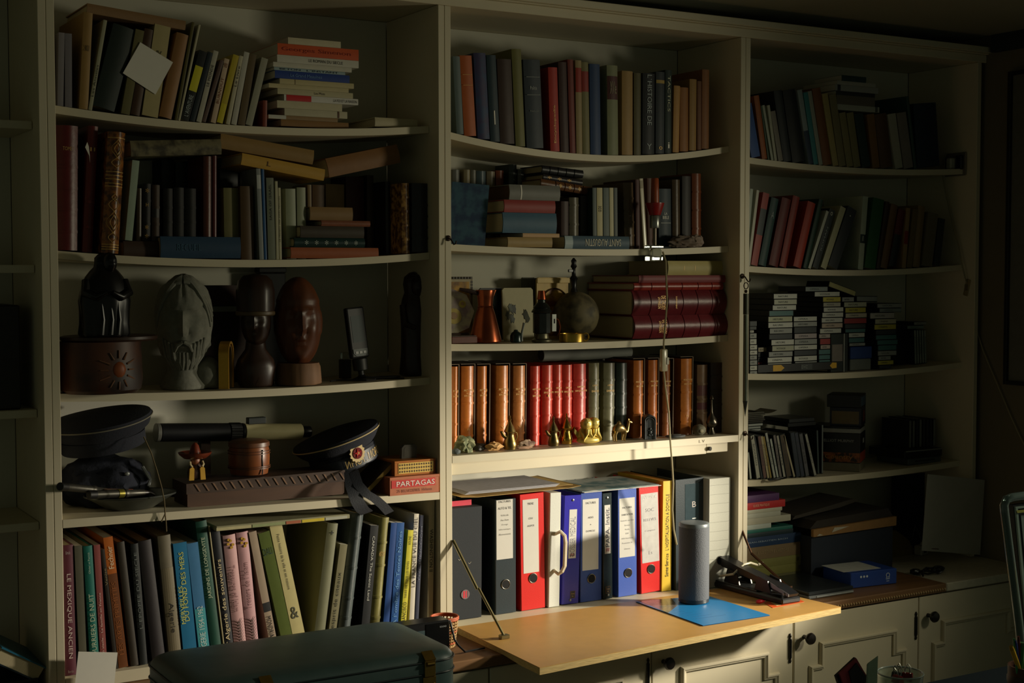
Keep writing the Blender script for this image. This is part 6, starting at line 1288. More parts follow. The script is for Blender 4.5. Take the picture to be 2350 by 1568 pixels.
# second shelf
w = 'on the second shelf of the corner bay'; g = 'books on the second shelf of the corner bay'
row('R', 2, [
 (1707, 1714, 1722, 433, (170, 180, 168), 'pale green slim book half hidden', P_), (1716, 1722, 1737, 436, (196, 196, 180), 'white slim leaning book', P_),
 (1724, 1739, 1752, 441, (150, 40, 30), 'red book with a black band', dict(k='p', lb=[(.42, .78, (24, 40, 44))])), (1742, 1760, 1772, 452, (24, 62, 60), 'dark teal leaning book', dict(tx=[('A', .7, .8, .4, (150, 160, 160), 'x')])),
 (1766, 1788, 1797, 452, (96, 22, 20), 'wine-red leaning book', {}), (1790, 1806, 1822, 448, (132, 40, 28), 'brick-red leaning book', {}), (1822, 1841, 1856, 461, (166, 52, 32), 'orange-red leaning book', {}), (1844, 1854, 1881, 456, (22, 58, 44), 'dark green leaning book', {}),
 (1855, 1862, 1897, 483, (196, 198, 184), 'thin white leaning booklet', P_), (1865, 1879, 1905, 478, (30, 40, 42), 'black leaning book with white lettering', dict(k='p', tx=[('o', .90, .96, .4, WHITE, 'x'), ('ROMAN', .3, .7, .3, (150, 160, 160), 'u')])),
 (1884, 1898, 1930, 472, (186, 182, 146), 'cream leaning paperback', P_), (1901, 1925, 1947, 472, (26, 34, 38), 'black leaning paperback', dict(k='p', tx=[('.', .86, .88, .1, WHITE, 'x')])),
 (1969, 1981, 1981, 450, (182, 192, 172), 'tall white book with a black emblem', dict(k='p', lb=[(.36, .48, (24, 50, 44))], tx=[('1', .39, .46, .2, (160, 170, 160), 'x')])), (1984, 2010, 2005, 453, (28, 92, 36), 'tall bright green book', P_),
 (2012, 2021, 2034, 462, (62, 40, 24), 'dark brown slim leaning book', {}), (2022, 2038, 2047, 467, (120, 88, 54), 'tan-brown leaning book', {}), (2041, 2068, 2064, 479, (100, 24, 24), 'black book with a dark red top', dict(lb=[(0, .56, (24, 28, 30))])),
 (2070, 2079, 2081, 477, (158, 128, 86), 'tan slim book with a red band', dict(k='p', lb=[(.4, .62, (140, 48, 36))])), (2081, 2094, 2096, 479, (116, 98, 58), 'olive-tan leaning paperback', P_), (2096, 2112, 2109, 471, (136, 112, 72), 'larger tan leaning book', {}), (2116, 2140, 2131, 486, (112, 104, 82), 'grey-tan leaning paperback near the wall', P_), (2143, 2158, 2155, 500, (44, 52, 52), 'small dark book nearest the wall', P_),
], w, g, D=.17, Y=.06)
A = spot('R', 2, 1945, .12); H = U(1950, 470, .12).z-A.z; book(A+Vector((-.01, .0, 0)), .2, .03, H*.98, .12, (150, 150, 128), 'cream cloth book set back between two leaning books, second corner shelf', group=g)
# third shelf: video cases
def cases(Y, base, rows, phrase, D=.12, off=0.0, names=None):
    z = base+.0006; n = len(rows)
    ORD = ['topmost', 'second from top', 'third from top', 'fourth from top', 'fifth from top', 'sixth from top', 'seventh from top', 'eighth from top', 'ninth from top', 'tenth from top', 'eleventh from top', 'twelfth from top', 'thirteenth from top', 'fourteenth from top', 'fifteenth from top', 'sixteenth from top']
    for i in range(n-1, -1, -1):
        u0, u1, v0, v1, col, cn = rows[i]
        px0, px1 = 1680+u0/4.052, 1680+u1/4.052; y0, y1 = 620+v0/4.052, 620+v1/4.052
        T = (U(px0, y0, Y)-U(px0, y1, Y)).z+.0022; a = U(px0, y0, Y).x; b = U(px1, y0, Y).x
        t = thing('video_case', '%s video case, %s %s' % (cn, ORD[i], phrase), 'video case', ((a+b)/2, Y, z), (0, 0, random.uniform(-.02, .02)), 'stacked video cases in the corner bay')
        w_ = (b-a)/2
        bx('case', mat((22, 24, 26), .4), t, -w_, w_, 0, D, 0, T-.0004, bev=.0008)
        bx('spine_card', mat(col, .5, var=.08), t, -w_+.0015, w_-.0015, -.0004, .0002, .0012, T-.0018)
        if sum(col) > 330: text(t, random.choice(['RAI UNO', 'CINEMA', 'OPERA', 'NATURE', 'HISTOIRE', 'VOYAGE']), w_*.8, T*.3, mat((70, 74, 74), .7, var=0), lambda p, q: (p-w_*.2, -.0009, T*.48+q))
        z += T
    return z
Wv = (196, 198, 188); Gv = (150, 154, 150); Yv = (186, 174, 60); Rv = (160, 44, 44); Tv = (60, 110, 110); Dv = (44, 52, 56)
bar = thing('editing_box', 'long flat black equipment box with yellow arrow marks under the tape stacks', 'box', spot('R', 3, 1740, .055)); a = U(1739, 845, .055).x-bar.location.x; b = U(1922, 845, .055).x-bar.location.x
zb = zs('R', 3, 2.2); hb = (U(1740, 838, .055)-U(1740, 856.5, .055)).z; 
bx('case', mat((20, 22, 22), .4), bar, a, b, 0, .16, .0, hb, bev=.001)
def barx(u): return U(1680+u/4.052, 845, .055).x-bar.location.x
YM = mat((220, 170, 30), .4, var=.1)
MB().prism([(barx(380), hb*.12), (barx(455), hb*.12), (barx(486), hb*.5), (barx(455), hb*.88), (barx(380), hb*.88)], 1, -.0008, .0002).build('yellow_arrow', YM, bar); MB().prism([(barx(908), hb*.5), (barx(930), hb*.14), (barx(970), hb*.2), (barx(970), hb*.85), (barx(930), hb*.9)], 1, -.0008, .0002).build('yellow_arrow', YM, bar)
bx('badge', mat((60, 66, 66), .4), bar, barx(640), barx(745), -.0006, .0002, hb*.16, hb*.86); text(bar, 'DVC', barx(700)-barx(645), hb*.4, mat((130, 136, 134), .5), lambda p, q: (barx(672)+p, -.0011, hb*.5+q))
bt = zb+.0008+hb
cases(.058, zb, [(165, 232, 437, 480, Dv, 'dark'), (165, 228, 482, 508, Dv, 'black'), (165, 205, 512, 534, Wv, 'short white'), (165, 230, 540, 586, Gv, 'grey'), (165, 230, 590, 638, Wv, 'white'), (165, 235, 648, 692, Wv, 'white'), (165, 236, 700, 740, Wv, 'white'), (165, 233, 752, 790, Gv, 'grey'), (165, 236, 803, 846, Gv, 'grey'), (165, 236, 853, 896, Wv, 'white'), (165, 236, 905, 945, Gv, 'grey')], 'in the stack by the upright')
cases(.085, zb, [(240, 325, 715, 755, (170, 158, 130), 'tan'), (240, 325, 758, 800, Dv, 'dark'), (240, 325, 802, 836, Dv, 'black'), (240, 322, 838, 872, Rv, 'red'), (240, 325, 875, 945, Dv, 'thick black')], 'in the low stack behind the black box')
cases(.06, bt, [(385, 607, 225, 270, Wv, 'white'), (388, 605, 275, 322, (186, 188, 168), 'cream-white'), (375, 598, 325, 370, Wv, 'white'), (345, 570, 373, 420, Tv, 'dark teal'), (335, 562, 425, 473, (176, 180, 150), 'yellow-ended'), (335, 565, 477, 525, Wv, 'white'), (350, 560, 530, 578, Gv, 'grey'), (345, 562, 585, 630, Dv, 'dark'), (365, 577, 633, 682, Wv, 'white lettered'), (372, 577, 686, 735, (170, 172, 150), 'cream'), (340, 565, 752, 797, Gv, 'grey'), (330, 557, 803, 850, Wv, 'white'), (330, 555, 855, 880, Wv, 'thin white')], 'in the tall stack on the black box')
cases(.062, bt, [(572, 790, 455, 497, Wv, 'white'), (572, 790, 502, 545, Gv, 'grey'), (576, 788, 547, 600, Dv, 'dark'), (578, 790, 603, 648, (170, 160, 160), 'pinkish'), (580, 792, 652, 700, Gv, 'grey'), (578, 790, 704, 747, Wv, 'white'), (576, 790, 752, 798, Dv, 'dark'), (574, 792, 803, 848, Wv, 'white'), (584, 790, 852, 880, Gv, 'thin grey')], 'in the short stack on the black box')
cases(.066, bt, [(680, 892, 155, 196, (130, 140, 138), 'grey-green'), (766, 1003, 204, 246, Wv, 'long white'), (843, 1012, 250, 295, Yv, 'yellow'), (848, 1010, 302, 340, (170, 168, 150), 'cream'), (850, 1037, 348, 390, Wv, 'white'), (836, 1037, 402, 445, Wv, 'white'), (830, 1030, 452, 495, Wv, 'white'), (832, 1030, 502, 545, (186, 168, 150), 'red-ended'), (816, 1016, 552, 595, Wv, 'white'), (806, 918, 603, 640, (176, 168, 160), 'short pinkish'), (816, 918, 645, 697, Rv, 'short red'), (820, 918, 702, 738, (176, 160, 150), 'short pink'), (806, 918, 752, 795, Tv, 'short teal'), (806, 915, 803, 843, Tv, 'short blue-green'), (808, 915, 847, 880, Tv, 'short turquoise')], 'in the middle stack of tapes')
zE = U(1680+1100/4.052, 620+712/4.052, .08).z
bb = thing('plastic_box', 'small box with a blue lid half and clear lower half on the third corner shelf', 'box', spot('R', 3, 1680+1200/4.052, .08)); a = U(1680+1100/4.052, 820, .08).x-bb.location.x; b = U(1680+1302/4.052, 820, .08).x-bb.location.x; hz = zE-bb.location.z; hm = U(1950, 620+830/4.052, .08).z-bb.location.z
bx('blue_half', mat((24, 60, 130), .4), bb, a, b, 0, .1, hm, hz-.001, bev=.002); bx('clear_half', mat((150, 156, 150), .25, trans=.4), bb, a+.002, b-.002, .002, .098, 0, hm-.0004, bev=.002)
cases(.082, zE, [(1022, 1135, 243, 283, Gv, 'short grey'), (1040, 1252, 314, 358, (182, 184, 160), 'cream'), (1050, 1246, 364, 410, Yv, 'yellow'), (1052, 1256, 415, 456, (190, 182, 160), 'pale cream'), (1042, 1250, 460, 508, Rv, 'red'), (1050, 1242, 510, 548, Dv, 'dark'), (1052, 1240, 550, 582, Tv, 'teal'), (1082, 1236, 585, 624, Wv, 'white'), (1085, 1232, 632, 674, Tv, 'blue-green'), (1088, 1240, 680, 706, Gv, 'grey')], 'above the blue plastic box', D=.1)
cases(.07, zb, [(1352, 1578, 268, 305, Gv, 'grey'), (1372, 1574, 314, 348, (130, 140, 138), 'dull grey'), (1285, 1508, 374, 426, (176, 172, 166), 'pinkish white'), (1330, 1527, 430, 474, (182, 178, 150), 'cream'), (1324, 1525, 480, 526, Yv, 'yellow'), (1340, 1525, 530, 570, Dv, 'dark'), (1338, 1530, 575, 616, Tv, 'teal'), (1350, 1542, 620, 662, Tv, 'blue-green'), (1355, 1532, 666, 712, Tv, 'dark teal'), (1355, 1530, 716, 758, Gv, 'grey'), (1360, 1478, 765, 800, Gv, 'short grey'), (1355, 1502, 814, 852, Yv, 'short yellow'), (1370, 1480, 857, 886, Dv, 'short dark')], 'in the farthest tall stack')
t = thing('video_case', 'yellowish video case tilted on top of the middle stack of tapes', 'video case', U(1680+1025/4.052, 620+175/4.052, .085), (0, math.radians(16), 0), 'stacked video cases in the corner bay'); bx('case', mat((26, 28, 28), .4), t, -.058, .058, 0, .1, -.009, .009, bev=.001); bx('spine_card', mat((176, 170, 110), .5), t, -.056, .056, -.0006, .0001, -.007, .007)
t = thing('video_case', 'grey video case lying across the gap near the farthest stack', 'video case', U(1680+1255/4.052, 620+268/4.052, .10), (0, .02, 0), 'stacked video cases in the corner bay'); bx('case', mat((26, 28, 28), .4), t, -.045, .045, 0, .1, -.010, .009, bev=.001); bx('spine_card', mat(Gv, .5), t, -.043, .043, -.0006, .0001, -.007, .007)
t = thing('clear_case', 'upright smoky clear plastic case before the middle stacks', 'case', spot('R', 3, 1680+1000/4.052, .06)); a = U(1680+925/4.052, 800, .06).x-t.location.x; b = U(1680+1082/4.052, 800, .06).x-t.location.x; hz = U(1927, 620+592/4.052, .06).z-t.location.z
SM = mat((70, 76, 76), .2, trans=.5); bx('shell', SM, t, a, b, .002, .018, 0, hz, bev=.001); bx('pale_edge', mat((190, 194, 190), .3), t, a+(b-a)*.73, a+(b-a)*.76, -.0006, .002, .0, hz); bx('inlay', mat((120, 112, 104), .6), t, a+.003, a+(b-a)*.66, .0005, .0019, hz*.28, hz*.72)
# upright disc cases at the wall
DC = 'disc cases in the corner bay'
def disc(b, s, blx, brx, tlx, ty, col, label, Y=.06, D=.13, fit=.95):
    p0 = onshelf(b, s, blx, Y); p1 = onshelf(b, s, brx, Y); TL = U(tlx, ty, Y); base = max(p0.z, p1.z)+.0008; th = math.atan2(TL.x-p0.x, TL.z-base)
    T = max(.0035, (p1.x-p0.x)*math.cos(th)*fit)
    if th > 0: base += T*math.sin(th)
    A = Vector((p0.x, Y, base)); th, H = along(A, TL)
    t = thing('disc_case', label, 'disc case', A, (0, th, 0), DC)
    bx('case', mat((40, 44, 46), .25), t, 0, T, 0, D, 0, H); bx('spine_card', mat(col, .5, var=.08), t, T*.12, T*.9, -.0004, .0002, .002, H-.002)
    if T > .008: text(t, random.choice(['JAZZ LIVE', 'BEST OF', 'CONCERT', 'SYMPHONIE']), H*.5, T*.4, mat((60, 60, 62), .6, var=0), lambda p, q: (T/2-q, -.0008, H*.55+p))
for i, (u0, u1) in enumerate(((1690, 1711), (1714, 1734), (1738, 1756), (1760, 1780), (1782, 1802))):
    disc('R', 3, 1680+u0/4.052+2, 1680+u1/4.052+2, 1680+u0/4.052, 757, (150, 160, 154), ['first', 'second', 'third', 'fourth', 'last'][i]+' pale upright disc case in the row of five', Y=.12)
zt = U(2105, 757, .12).z+.002
cases(.125, zt, [(1690, 1810, 420, 447, Gv, 'thin grey'), (1628, 1786, 450, 478, (120, 140, 136), 'thin green-grey')], 'lying on the upright disc cases', D=.1)
t = thing('dark_case', 'squat black case behind the pale upright disc cases', 'case', spot('R', 3, 2075, .15)); bx('shell', BLACKP, t, -.06, .055, 0, .09, 0, .125, bev=.002); bx('lid_line', IRON, t, -.06, .055, -.0006, 0, .09, .092)
# fourth shelf
def XY4(u, v): return 1680+u/4.052, 880+v/4.052
pl = cases4 = None
z = zs('R', 4, 2.05)
xs = [XY4(150, 0)[0], XY4(285, 0)[0]]
row4 = [(165, 185, 140, 640, (176, 182, 172), 'thin white disc case half hidden by the upright'), (226, 268, 167, 486, (176, 176, 162), 'broad white disc case leaning'), (272, 290, 200, 500, Dv, 'dark disc case after the broad white one'), (292, 326, 236, 492, (110, 80, 72), 'brown disc case leaning'), (328, 350, 264, 490, (180, 168, 130), 'cream disc case leaning'), (352, 374, 282, 494, (150, 128, 60), 'ochre disc case leaning'), (386, 412, 304, 462, (170, 174, 164), 'tall white disc case leaning'), (416, 438, 348, 516, (176, 184, 176), 'shorter white disc case leaning'), (442, 468, 380, 482, (120, 112, 108), 'grey-brown disc case leaning'), (478, 502, 410, 486, (166, 164, 150), 'pale grey disc case leaning'), (506, 560, 440, 482, (76, 62, 44), 'thick brown boxed set leaning'), (572, 592, 474, 486, (170, 160, 130), 'thin cream disc case leaning'), (598, 640, 540, 462, (40, 50, 64), 'first navy disc case leaning'), (642, 678, 578, 464, (48, 54, 70), 'second navy disc case leaning'), (684, 722, 620, 472, (90, 90, 94), 'grey disc case leaning'), (764, 790, 674, 474, (160, 160, 148), 'pale thin disc case leaning at the end')]
for u0, u1, ut, v, c, lb_ in row4: disc('R', 4, XY4(u0, 0)[0], XY4(u1, 0)[0], XY4(ut, 0)[0], XY4(0, v)[1], c, lb_+', fourth corner shelf', Y=.06)
disc('R', 4, XY4(796, 0)[0], XY4(812, 0)[0], XY4(784, 0)[0], XY4(0, 436)[1], (70, 84, 84), 'upright dark teal disc case by the leaning row', Y=.10); disc('R', 4, XY4(832, 0)[0], XY4(846, 0)[0], XY4(834, 0)[0], XY4(0, 384)[1], (120, 128, 124), 'taller upright grey disc case by the leaning row', Y=.10)
def slabs(Y, base, rows, D, rz=0):
    z = base+.0006
    for u0, u1, v0, v1, col, label in reversed(rows):
        px0, y0 = XY4(u0, v0); px1, y1 = XY4(u1, v1); a = U(px0, y0, Y).x; b = U(px1, y0, Y).x; T = (U(px0, y0, Y)-U(px0, y1, Y)).z
        t = thing('disc_case', label, 'disc case', ((a+b)/2, Y, z), (0, 0, rz), DC); w_ = (b-a)/2
        bx('case', mat((34, 38, 40), .3), t, -w_, w_, 0, D, 0, T); bx('spine_card', mat(col, .5), t, -w_+.001, w_-.001, -.0004, .0002, T*.15, T*.85); z += T+.0004
    return z
zl_ = U(1715, XY4(0, 478)[1], .13).z
ltab = thing('paper_pile', 'pile of dark papers with a curled sheet on thin cases behind the upright', 'papers', (U(1735, 960, .15).x, .15, 0))
zp = slabs(.135, zl_, [(150, 286, 360, 386, (180, 184, 178), 'topmost white disc case in the pile behind the upright'), (150, 266, 394, 416, (176, 182, 176), 'second white disc case in the pile behind the upright'), (150, 266, 424, 446, (170, 176, 172), 'third white disc case in the pile behind the upright'), (150, 262, 454, 476, (170, 174, 170), 'lowest white disc case in the pile behind the upright')], .1)
cb_ = thing('black_case', 'plain black box supporting the white disc cases behind the upright', 'box', (U(1715, 1010, .16).x, .16, zs('R', 4, 2.05)+.0008)); bx('box_body', BLACKP, cb_, -.02, .05, 0, .1, 0, zl_-cb_.location.z-.0005, bev=.001); bx('box_lip', IRON, cb_, -.02, .05, -.001, 0, .01, .013)
for i in range(6): bx('sheet', mat((70+6*i, 68+6*i, 62+5*i), .8), ltab, -.035-.002*(i % 3), .028+.004*((i*2) % 3), 0, .09, zp+.0055*i, zp+.0055*i+.004)
mb = MB(); rws = []
for i in range(9):
    u = i/8; rws.append([mb.bm.verts.new((.0+.085*u, y, zp+.034-.012*math.sin(u*2.6)+.006*u)) for y in (0, .08)])
for r_, q_ in zip(rws, rws[1:]): mb.bm.faces.new((r_[0], r_[1], q_[1], q_[0]))
mb.build('curled_sheet', mat((110, 106, 92), .8), ltab)
t = thing('black_tray', 'flat black case lying across the tops of the leaning disc cases', 'case', U(*XY4(660, 398), .10)); a = U(*XY4(520, 400), .10).x-t.location.x; b = U(*XY4(780, 400), .10).x-t.location.x; bx('lower_half', BLACKP, t, a, b, 0, .12, .0, .012, bev=.001); bx('upper_half', mat((28, 32, 32), .4), t, a+.006, b-.004, .002, .118, .0122, .024, bev=.001)
t = thing('black_lead', 'short black lead lying on the fourth shelf before the disc cases', 'lead', spot('R', 4, XY4(440, 0)[0], .03)); MB().tube([(-.03, 0, .003), (-.015, -.006, .003), (.01, -.004, .003), (.03, .004, .003), (.02, .010, .003), (-.005, .008, .003)], .0026, 8).build('lead', BLACKP, t, smooth=True); bx('plug', BLACKP, t, -.042, -.029, -.005, .005, .0, .007, bev=.001)
# rotated boxes of discs
cpx = XY4(1188, 760); C = onshelf('R', 4, cpx[0], .072); rz = math.radians(38)
def rbox(nm, label, z0, z1, w1, w2, col, cat='box', bands=(), grp=None, dx=0, dy=0):
    t = thing(nm, label, cat, (C.x+dx, C.y+dy, z0), (0, 0, rz), grp)
    bx('box_body', mat(col, .4), t, -0, w2, 0, w1, 0, z1-z0, bev=.001)
    return t
def zz4(v): return U(cpx[0], XY4(0, v)[1], .072).z
wl, wr = .155, .122
zs4 = C.z+.001
# geometry: local x runs to the right face, local y to the left face (turned by rz)
b0 = rbox('disc_box', 'pale flat disc box lowest in the corner pile', zs4, zz4(748), wl*1.02, wr*1.0, (120, 112, 92))
b1 = rbox('disc_box', 'black and orange boxed set in the corner pile', zz4(748)+.0006, zz4(470), wl, wr, (24, 26, 26))
H1 = zz4(470)-zz4(748)-.0006
OB = mat((160, 60, 26), .5, var=.15)
bx('orange_band', OB, b1, .001, wr-.001, -.0006, .0001, .002, H1*.34); bx('orange_band', mat((150, 84, 34), .5, c2=(40, 28, 20), scale=60), b1, -.0006, .0001, .001, wl-.001, .002, H1*.34)
text(b1, 'Country', wl*.55, H1*.2, mat((190, 130, 60), .6), lambda p, q: (-.0012, wl*.42-p, H1*.18+q)); text(b1, 'ELLIOT MURPHY', wl*.6, H1*.09, mat((170, 172, 168), .6), lambda p, q: (-.0009, wl*.42-p, H1*.74+q))
bx('price_label', mat((170, 170, 164), .6), b1, wr*.5, wr*.72, -.0007, .0001, H1*.62, H1*.78)
b2 = rbox('disc_case', 'thin disc case with white edges on the boxed set', zz4(470)+.0006, zz4(430), wl*.96, wr*.95, (150, 152, 146), 'disc case'); bx('dark_lid', BLACKP, b2, .002, wr*.94, .002, wl*.95, zz4(430)-zz4(470)-.0004, zz4(430)-zz4(470)+.006)
b3 = rbox('disc_box', 'navy and red disc box high in the corner pile', zz4(430)+.0068, zz4(235), wl*.62, wr*.9, (26, 30, 46), dx=.012, dy=.01); H3 = zz4(235)-zz4(430)-.0068; bx('red_panel', mat((110, 36, 28), .5), b3, wr*.42, wr*.7, -.0006, .0001, H3*.2, H3*.8); bx('tan_panel', mat((110, 96, 66), .6), b3, -.0006, .0001, .006, wl*.58, H3*.12, H3*.8)
b4 = rbox('disc_box', 'black box with a slate blue end topmost in the corner pile', zz4(235)+.0006, zz4(118), wl*.68, wr*.92, (20, 22, 22), dx=.010, dy=.008); H4 = zz4(118)-zz4(235); bx('blue_end', mat((60, 84, 104), .5), b4, .003, wr*.88, -.0006, .0001, H4*.12, H4*.84)
ks = ['first', 'second', 'third', 'fourth', 'fifth', 'sixth', 'seventh', 'eighth']
zc = U(2135, 880+575/4.052, .11).z
for nm, u0, u1, v0, v1, cl, lb_, yy in (('disc_player', 1850, 2142, 602, 662, (22, 24, 26), 'flat black disc player upper of two by the wall', .09), ('disc_player', 1892, 2120, 676, 720, (60, 68, 66), 'grey-green flat disc player lower of two by the wall', .08)):
    pass
t1 = thing('disc_player', 'grey-green flat player lying by the corner wall, fourth shelf', 'player', (U(2130, 1050, .08).x, .08, zs('R', 4, 2.75)+.002)); h1 = .020; bx('case', mat((74, 82, 80), .4), t1, -.09, .06, 0, .14, 0, h1, bev=.002); bx('front_slot', BLACKP, t1, -.06, .03, -.0006, .0001, .008, .012)
t2 = thing('disc_player', 'black flat player with a pale top edge lying uppermost by the corner wall', 'player', (U(2130, 1050, .075).x, .075, t1.location.z+h1+.0005)); h2 = .026; bx('case', mat((22, 24, 26), .35), t2, -.105, .065, 0, .16, 0, h2, bev=.002); bx('pale_top_edge', mat((130, 136, 132), .4), t2, -.10, .062, -.0006, .0002, h2-.004, h2-.0005)
z0_ = t2.location.z+h2+.0008
for i in range(8):
    x_ = U(XY4(1645+32*i, 0)[0], 990, .12).x; hh = U(2100, XY4(0, 335+random.randint(0, 14))[1], .12).z-z0_
    t = thing('disc_case', ks[i]+' upright dark disc case in the row on the black player', 'disc case', (x_, .12, z0_), (0, 0, 0), DC); tw = .0115
    bx('case', mat((34, 38, 40), .3), t, 0, tw, 0, .12, 0, hh); bx('spine_card', mat((120, 124, 118) if i in (0, 1, 3, 7) else (40, 44, 50), .5), t, .0015, tw-.0015, -.0004, .0002, .002, hh-.002)
# ---- corner bay, worktop
g = 'books piled on the corner worktop'; ZW = .7745
def X5(u, v): return 1640+u/3.56, 1080+v/3.56
rows = []
for u0, u1, v0, v1, c, lb_, o in [
 (272, 528, 128, 186, (84, 44, 100), 'purple softcover topmost', {}), (272, 577, 192, 250, (196, 40, 40), 'red softcover', dict(tx=[('GUIDE PRATIQUE', .2, .6, .4, (230, 180, 150), 'u')])), (272, 552, 254, 284, (196, 196, 176), 'first white softcover', {}), (272, 540, 290, 328, (190, 192, 176), 'second white softcover', {}), (272, 622, 334, 386, (186, 184, 164), 'thick off-white softcover', {}), (272, 462, 390, 428, (190, 200, 192), 'short pale green softcover', {}), (272, 638, 432, 460, (40, 110, 100), 'thin teal softcover', {}), (272, 642, 462, 498, (28, 48, 56), 'dark slate softcover', {}),
 (272, 706, 502, 582, (24, 54, 92), 'navy book with small white title', dict(tx=[('JEAN-SEBASTIEN BACH', .05, .75, .2, (150, 170, 190), 'u')])), (280, 700, 588, 692, (124, 104, 74), 'brown-grey thick book', dict(tx=[('JESUS CONTRE L`HISTOIRE', .2, .78, .3, (160, 140, 104), 'u')])), (280, 712, 696, 764, (126, 124, 64), 'first olive-yellow thick book', dict(tx=[('#', .9, .95, .5, INK, 'u')])), (300, 724, 770, 840, (128, 126, 62), 'second olive-yellow thick book', dict(tx=[('#', .9, .95, .5, INK, 'u')])), (300, 752, 846, 906, (104, 102, 62), 'dull olive thick book lowest', {})]:
    x0, y0 = X5(u0, v0); x1, y1 = X5(u1, v1); rows.append((x0-7, x1, y0, y1, c, lb_, o))
pile(.045, ZW, rows, 'in the pile by the desk flap', D=.19, k='p', group=g)
t = thing('laptop', 'closed dark laptop lying on the worktop before the cardboard box', 'laptop', (0, 0, 0)); lx0 = UZ(*X5(660, 1030), ZW).x; c1 = UZ(*X5(1145, 975), ZW+.01)
bx('base', mat((100, 104, 104), .4), t, lx0, c1.x, -.185, .03, ZW+.0006, ZW+.010, bev=.003); bx('lid', mat((26, 32, 34), .35), t, lx0, c1.x, -.183, .03, ZW+.0104, ZW+.021, bev=.003); bx('edge_trim', mat((150, 156, 154), .35), t, lx0+.03, c1.x-.004, -.1862, -.1851, ZW+.004, ZW+.008)
CB_ = mat((150, 112, 64), .8, var=.12)
t = thing('cardboard_box', 'open cardboard box with a dark navy front standing behind the blue package', 'box', (0, 0, 0))
a = U(*X5(765, 560), .0).x+.012; b = U(*X5(1432, 460), .0).x+.012; zt = .5*(U(*X5(775, 560), .0).z+U(*X5(1440, 440), .0).z)
bx('navy_front', mat((26, 36, 52), .6), t, a, b, .0, .004, ZW+.0006, zt-.001); bx('side_panel', mat((30, 36, 46), .6), t, a, a+.004, .0045, .22, ZW+.0006, zt-.001); bx('side_panel', mat((30, 36, 46), .6), t, b-.004, b, .0045, .22, ZW+.0006, zt-.001); bx('back_panel', CB_, t, a, b, .2205, .224, ZW+.0006, zt); bx('base', CB_, t, a+.004, b-.004, .0045, .22, ZW+.0006, ZW+.004)
MB().prism([(a-.002, zt), (b+.003, zt+.004), (b+.004, zt+.032), (a-.002, zt+.022)], 1, -.012, -.001).build('front_flap', CB_, t)
MB().prism([(a-.006, zt+.0225), (b, zt+.0325), (b-.02, zt+.058), (a+.02, zt+.045)], 1, .0, .20).build('dark_contents', mat((46, 40, 34), .8, var=.3, scale=12), t)
MB().prism([(a-.03, zt+.046), (a+.16, zt+.066), (b-.09, zt+.082), (b-.12, zt+.0885), (a-.02, zt+.056)], 1, .05, .2).build('lid_flap', mat((60, 54, 46), .8), t)
MB().prism([(a+.07, zt+.008), (a+.14, zt+.020), (a+.08, zt+.0215)], 1, -.0135, -.0122).build('torn_tape', mat((186, 180, 160), .6), t); MB().prism([(a+.01, zt+.002), (a+.035, zt+.003), (a+.02, zt+.008)], 1, -.0135, -.0122).build('torn_tape', mat((186, 180, 160), .6), t)
q0 = UZ(*X5(1110, 970), ZW); q1 = UZ(*X5(1490, 925), ZW); zt = U(*X5(1110, 845), q0.y).z
t = thing('blue_package', 'bright blue printed carton lying on the worktop by the cardboard box', 'carton', (q0.x, q0.y, ZW+.0215), (0, 0, math.atan2(q1.y-q0.y, q1.x-q0.x))); w_ = (q1-q0).length; h_ = .034
t.location.z = ZW+.0008; t.location.y = max(q0.y, -.165); h_ = zt-ZW
t.location.x = max(t.location.x, c1.x+.004)
w_ = q1.x-t.location.x
BL = mat((26, 62, 140), .45, var=.06); bx('carton_body', BL, t, 0, w_, 0, .13, 0, h_, bev=.002)
bx('white_sheet', mat((186, 190, 186), .6), t, -.01, w_*.74, .02, .125, h_+.0004, h_+.0012)
PWH = mat((196, 206, 216), .6, var=0); text(t, 'Ω', .014, h_*.32, PWH, lambda p, q: (w_*.80+p, -.0008, h_*.62+q)); bx('logo_bar', PWH, t, w_*.76, w_*.84, -.0006, .0002, h_*.36, h_*.40); bx('logo_bar', PWH, t, w_*.77, w_*.83, -.0006, .0002, h_*.22, h_*.25)
for i in range(3): MB().lathe([(.001, 0), (.0035, 0), (.0035, .0006), (.001, .0006)], 12, rot=Matrix.Rotation(PI/2, 3, 'X')).build('printed_dot', PWH, t, loc=(w_*.22+.011*i, -.0002, h_*.7))
p = UZ(*X5(1420, 830), ZW+.02); t = thing('blue_roll', 'bright blue rolled bag lying behind the blue carton', 'bag', (p.x, .055, ZW+.034), (0, 0, .15)); R = Matrix.Rotation(PI/2, 3, 'Y')
MB().lathe([(.001, -.045), (.028, -.044), (.032, -.03), (.031, .03), (.028, .044), (.001, .045)], 26, rot=R, fn=lambda a, z: 1+.04*math.sin(5*a)).build('roll', mat((24, 76, 134), .5, var=.15), t, smooth=True); MB().lathe([(.0322, .006), (.0328, .008), (.0328, .028), (.0322, .030)], 26, rot=R).build('dark_wrap', mat((40, 62, 62), .6), t, smooth=True)
p = UZ(*X5(1505, 690), ZW); t = thing('beige_wedge', 'beige slanted card propped behind the blue rolled bag', 'card', (p.x-.03, .13, ZW+.0006)); MB().prism([(-.03, 0), (.09, 0), (.055, .05), (.0, .085), (-.03, .09)], 1, 0, .006).build('card', mat((136, 120, 74), .8), t); bx('card_foot', mat((110, 98, 64), .8), t, -.03, .08, .0061, .03, 0, .004)
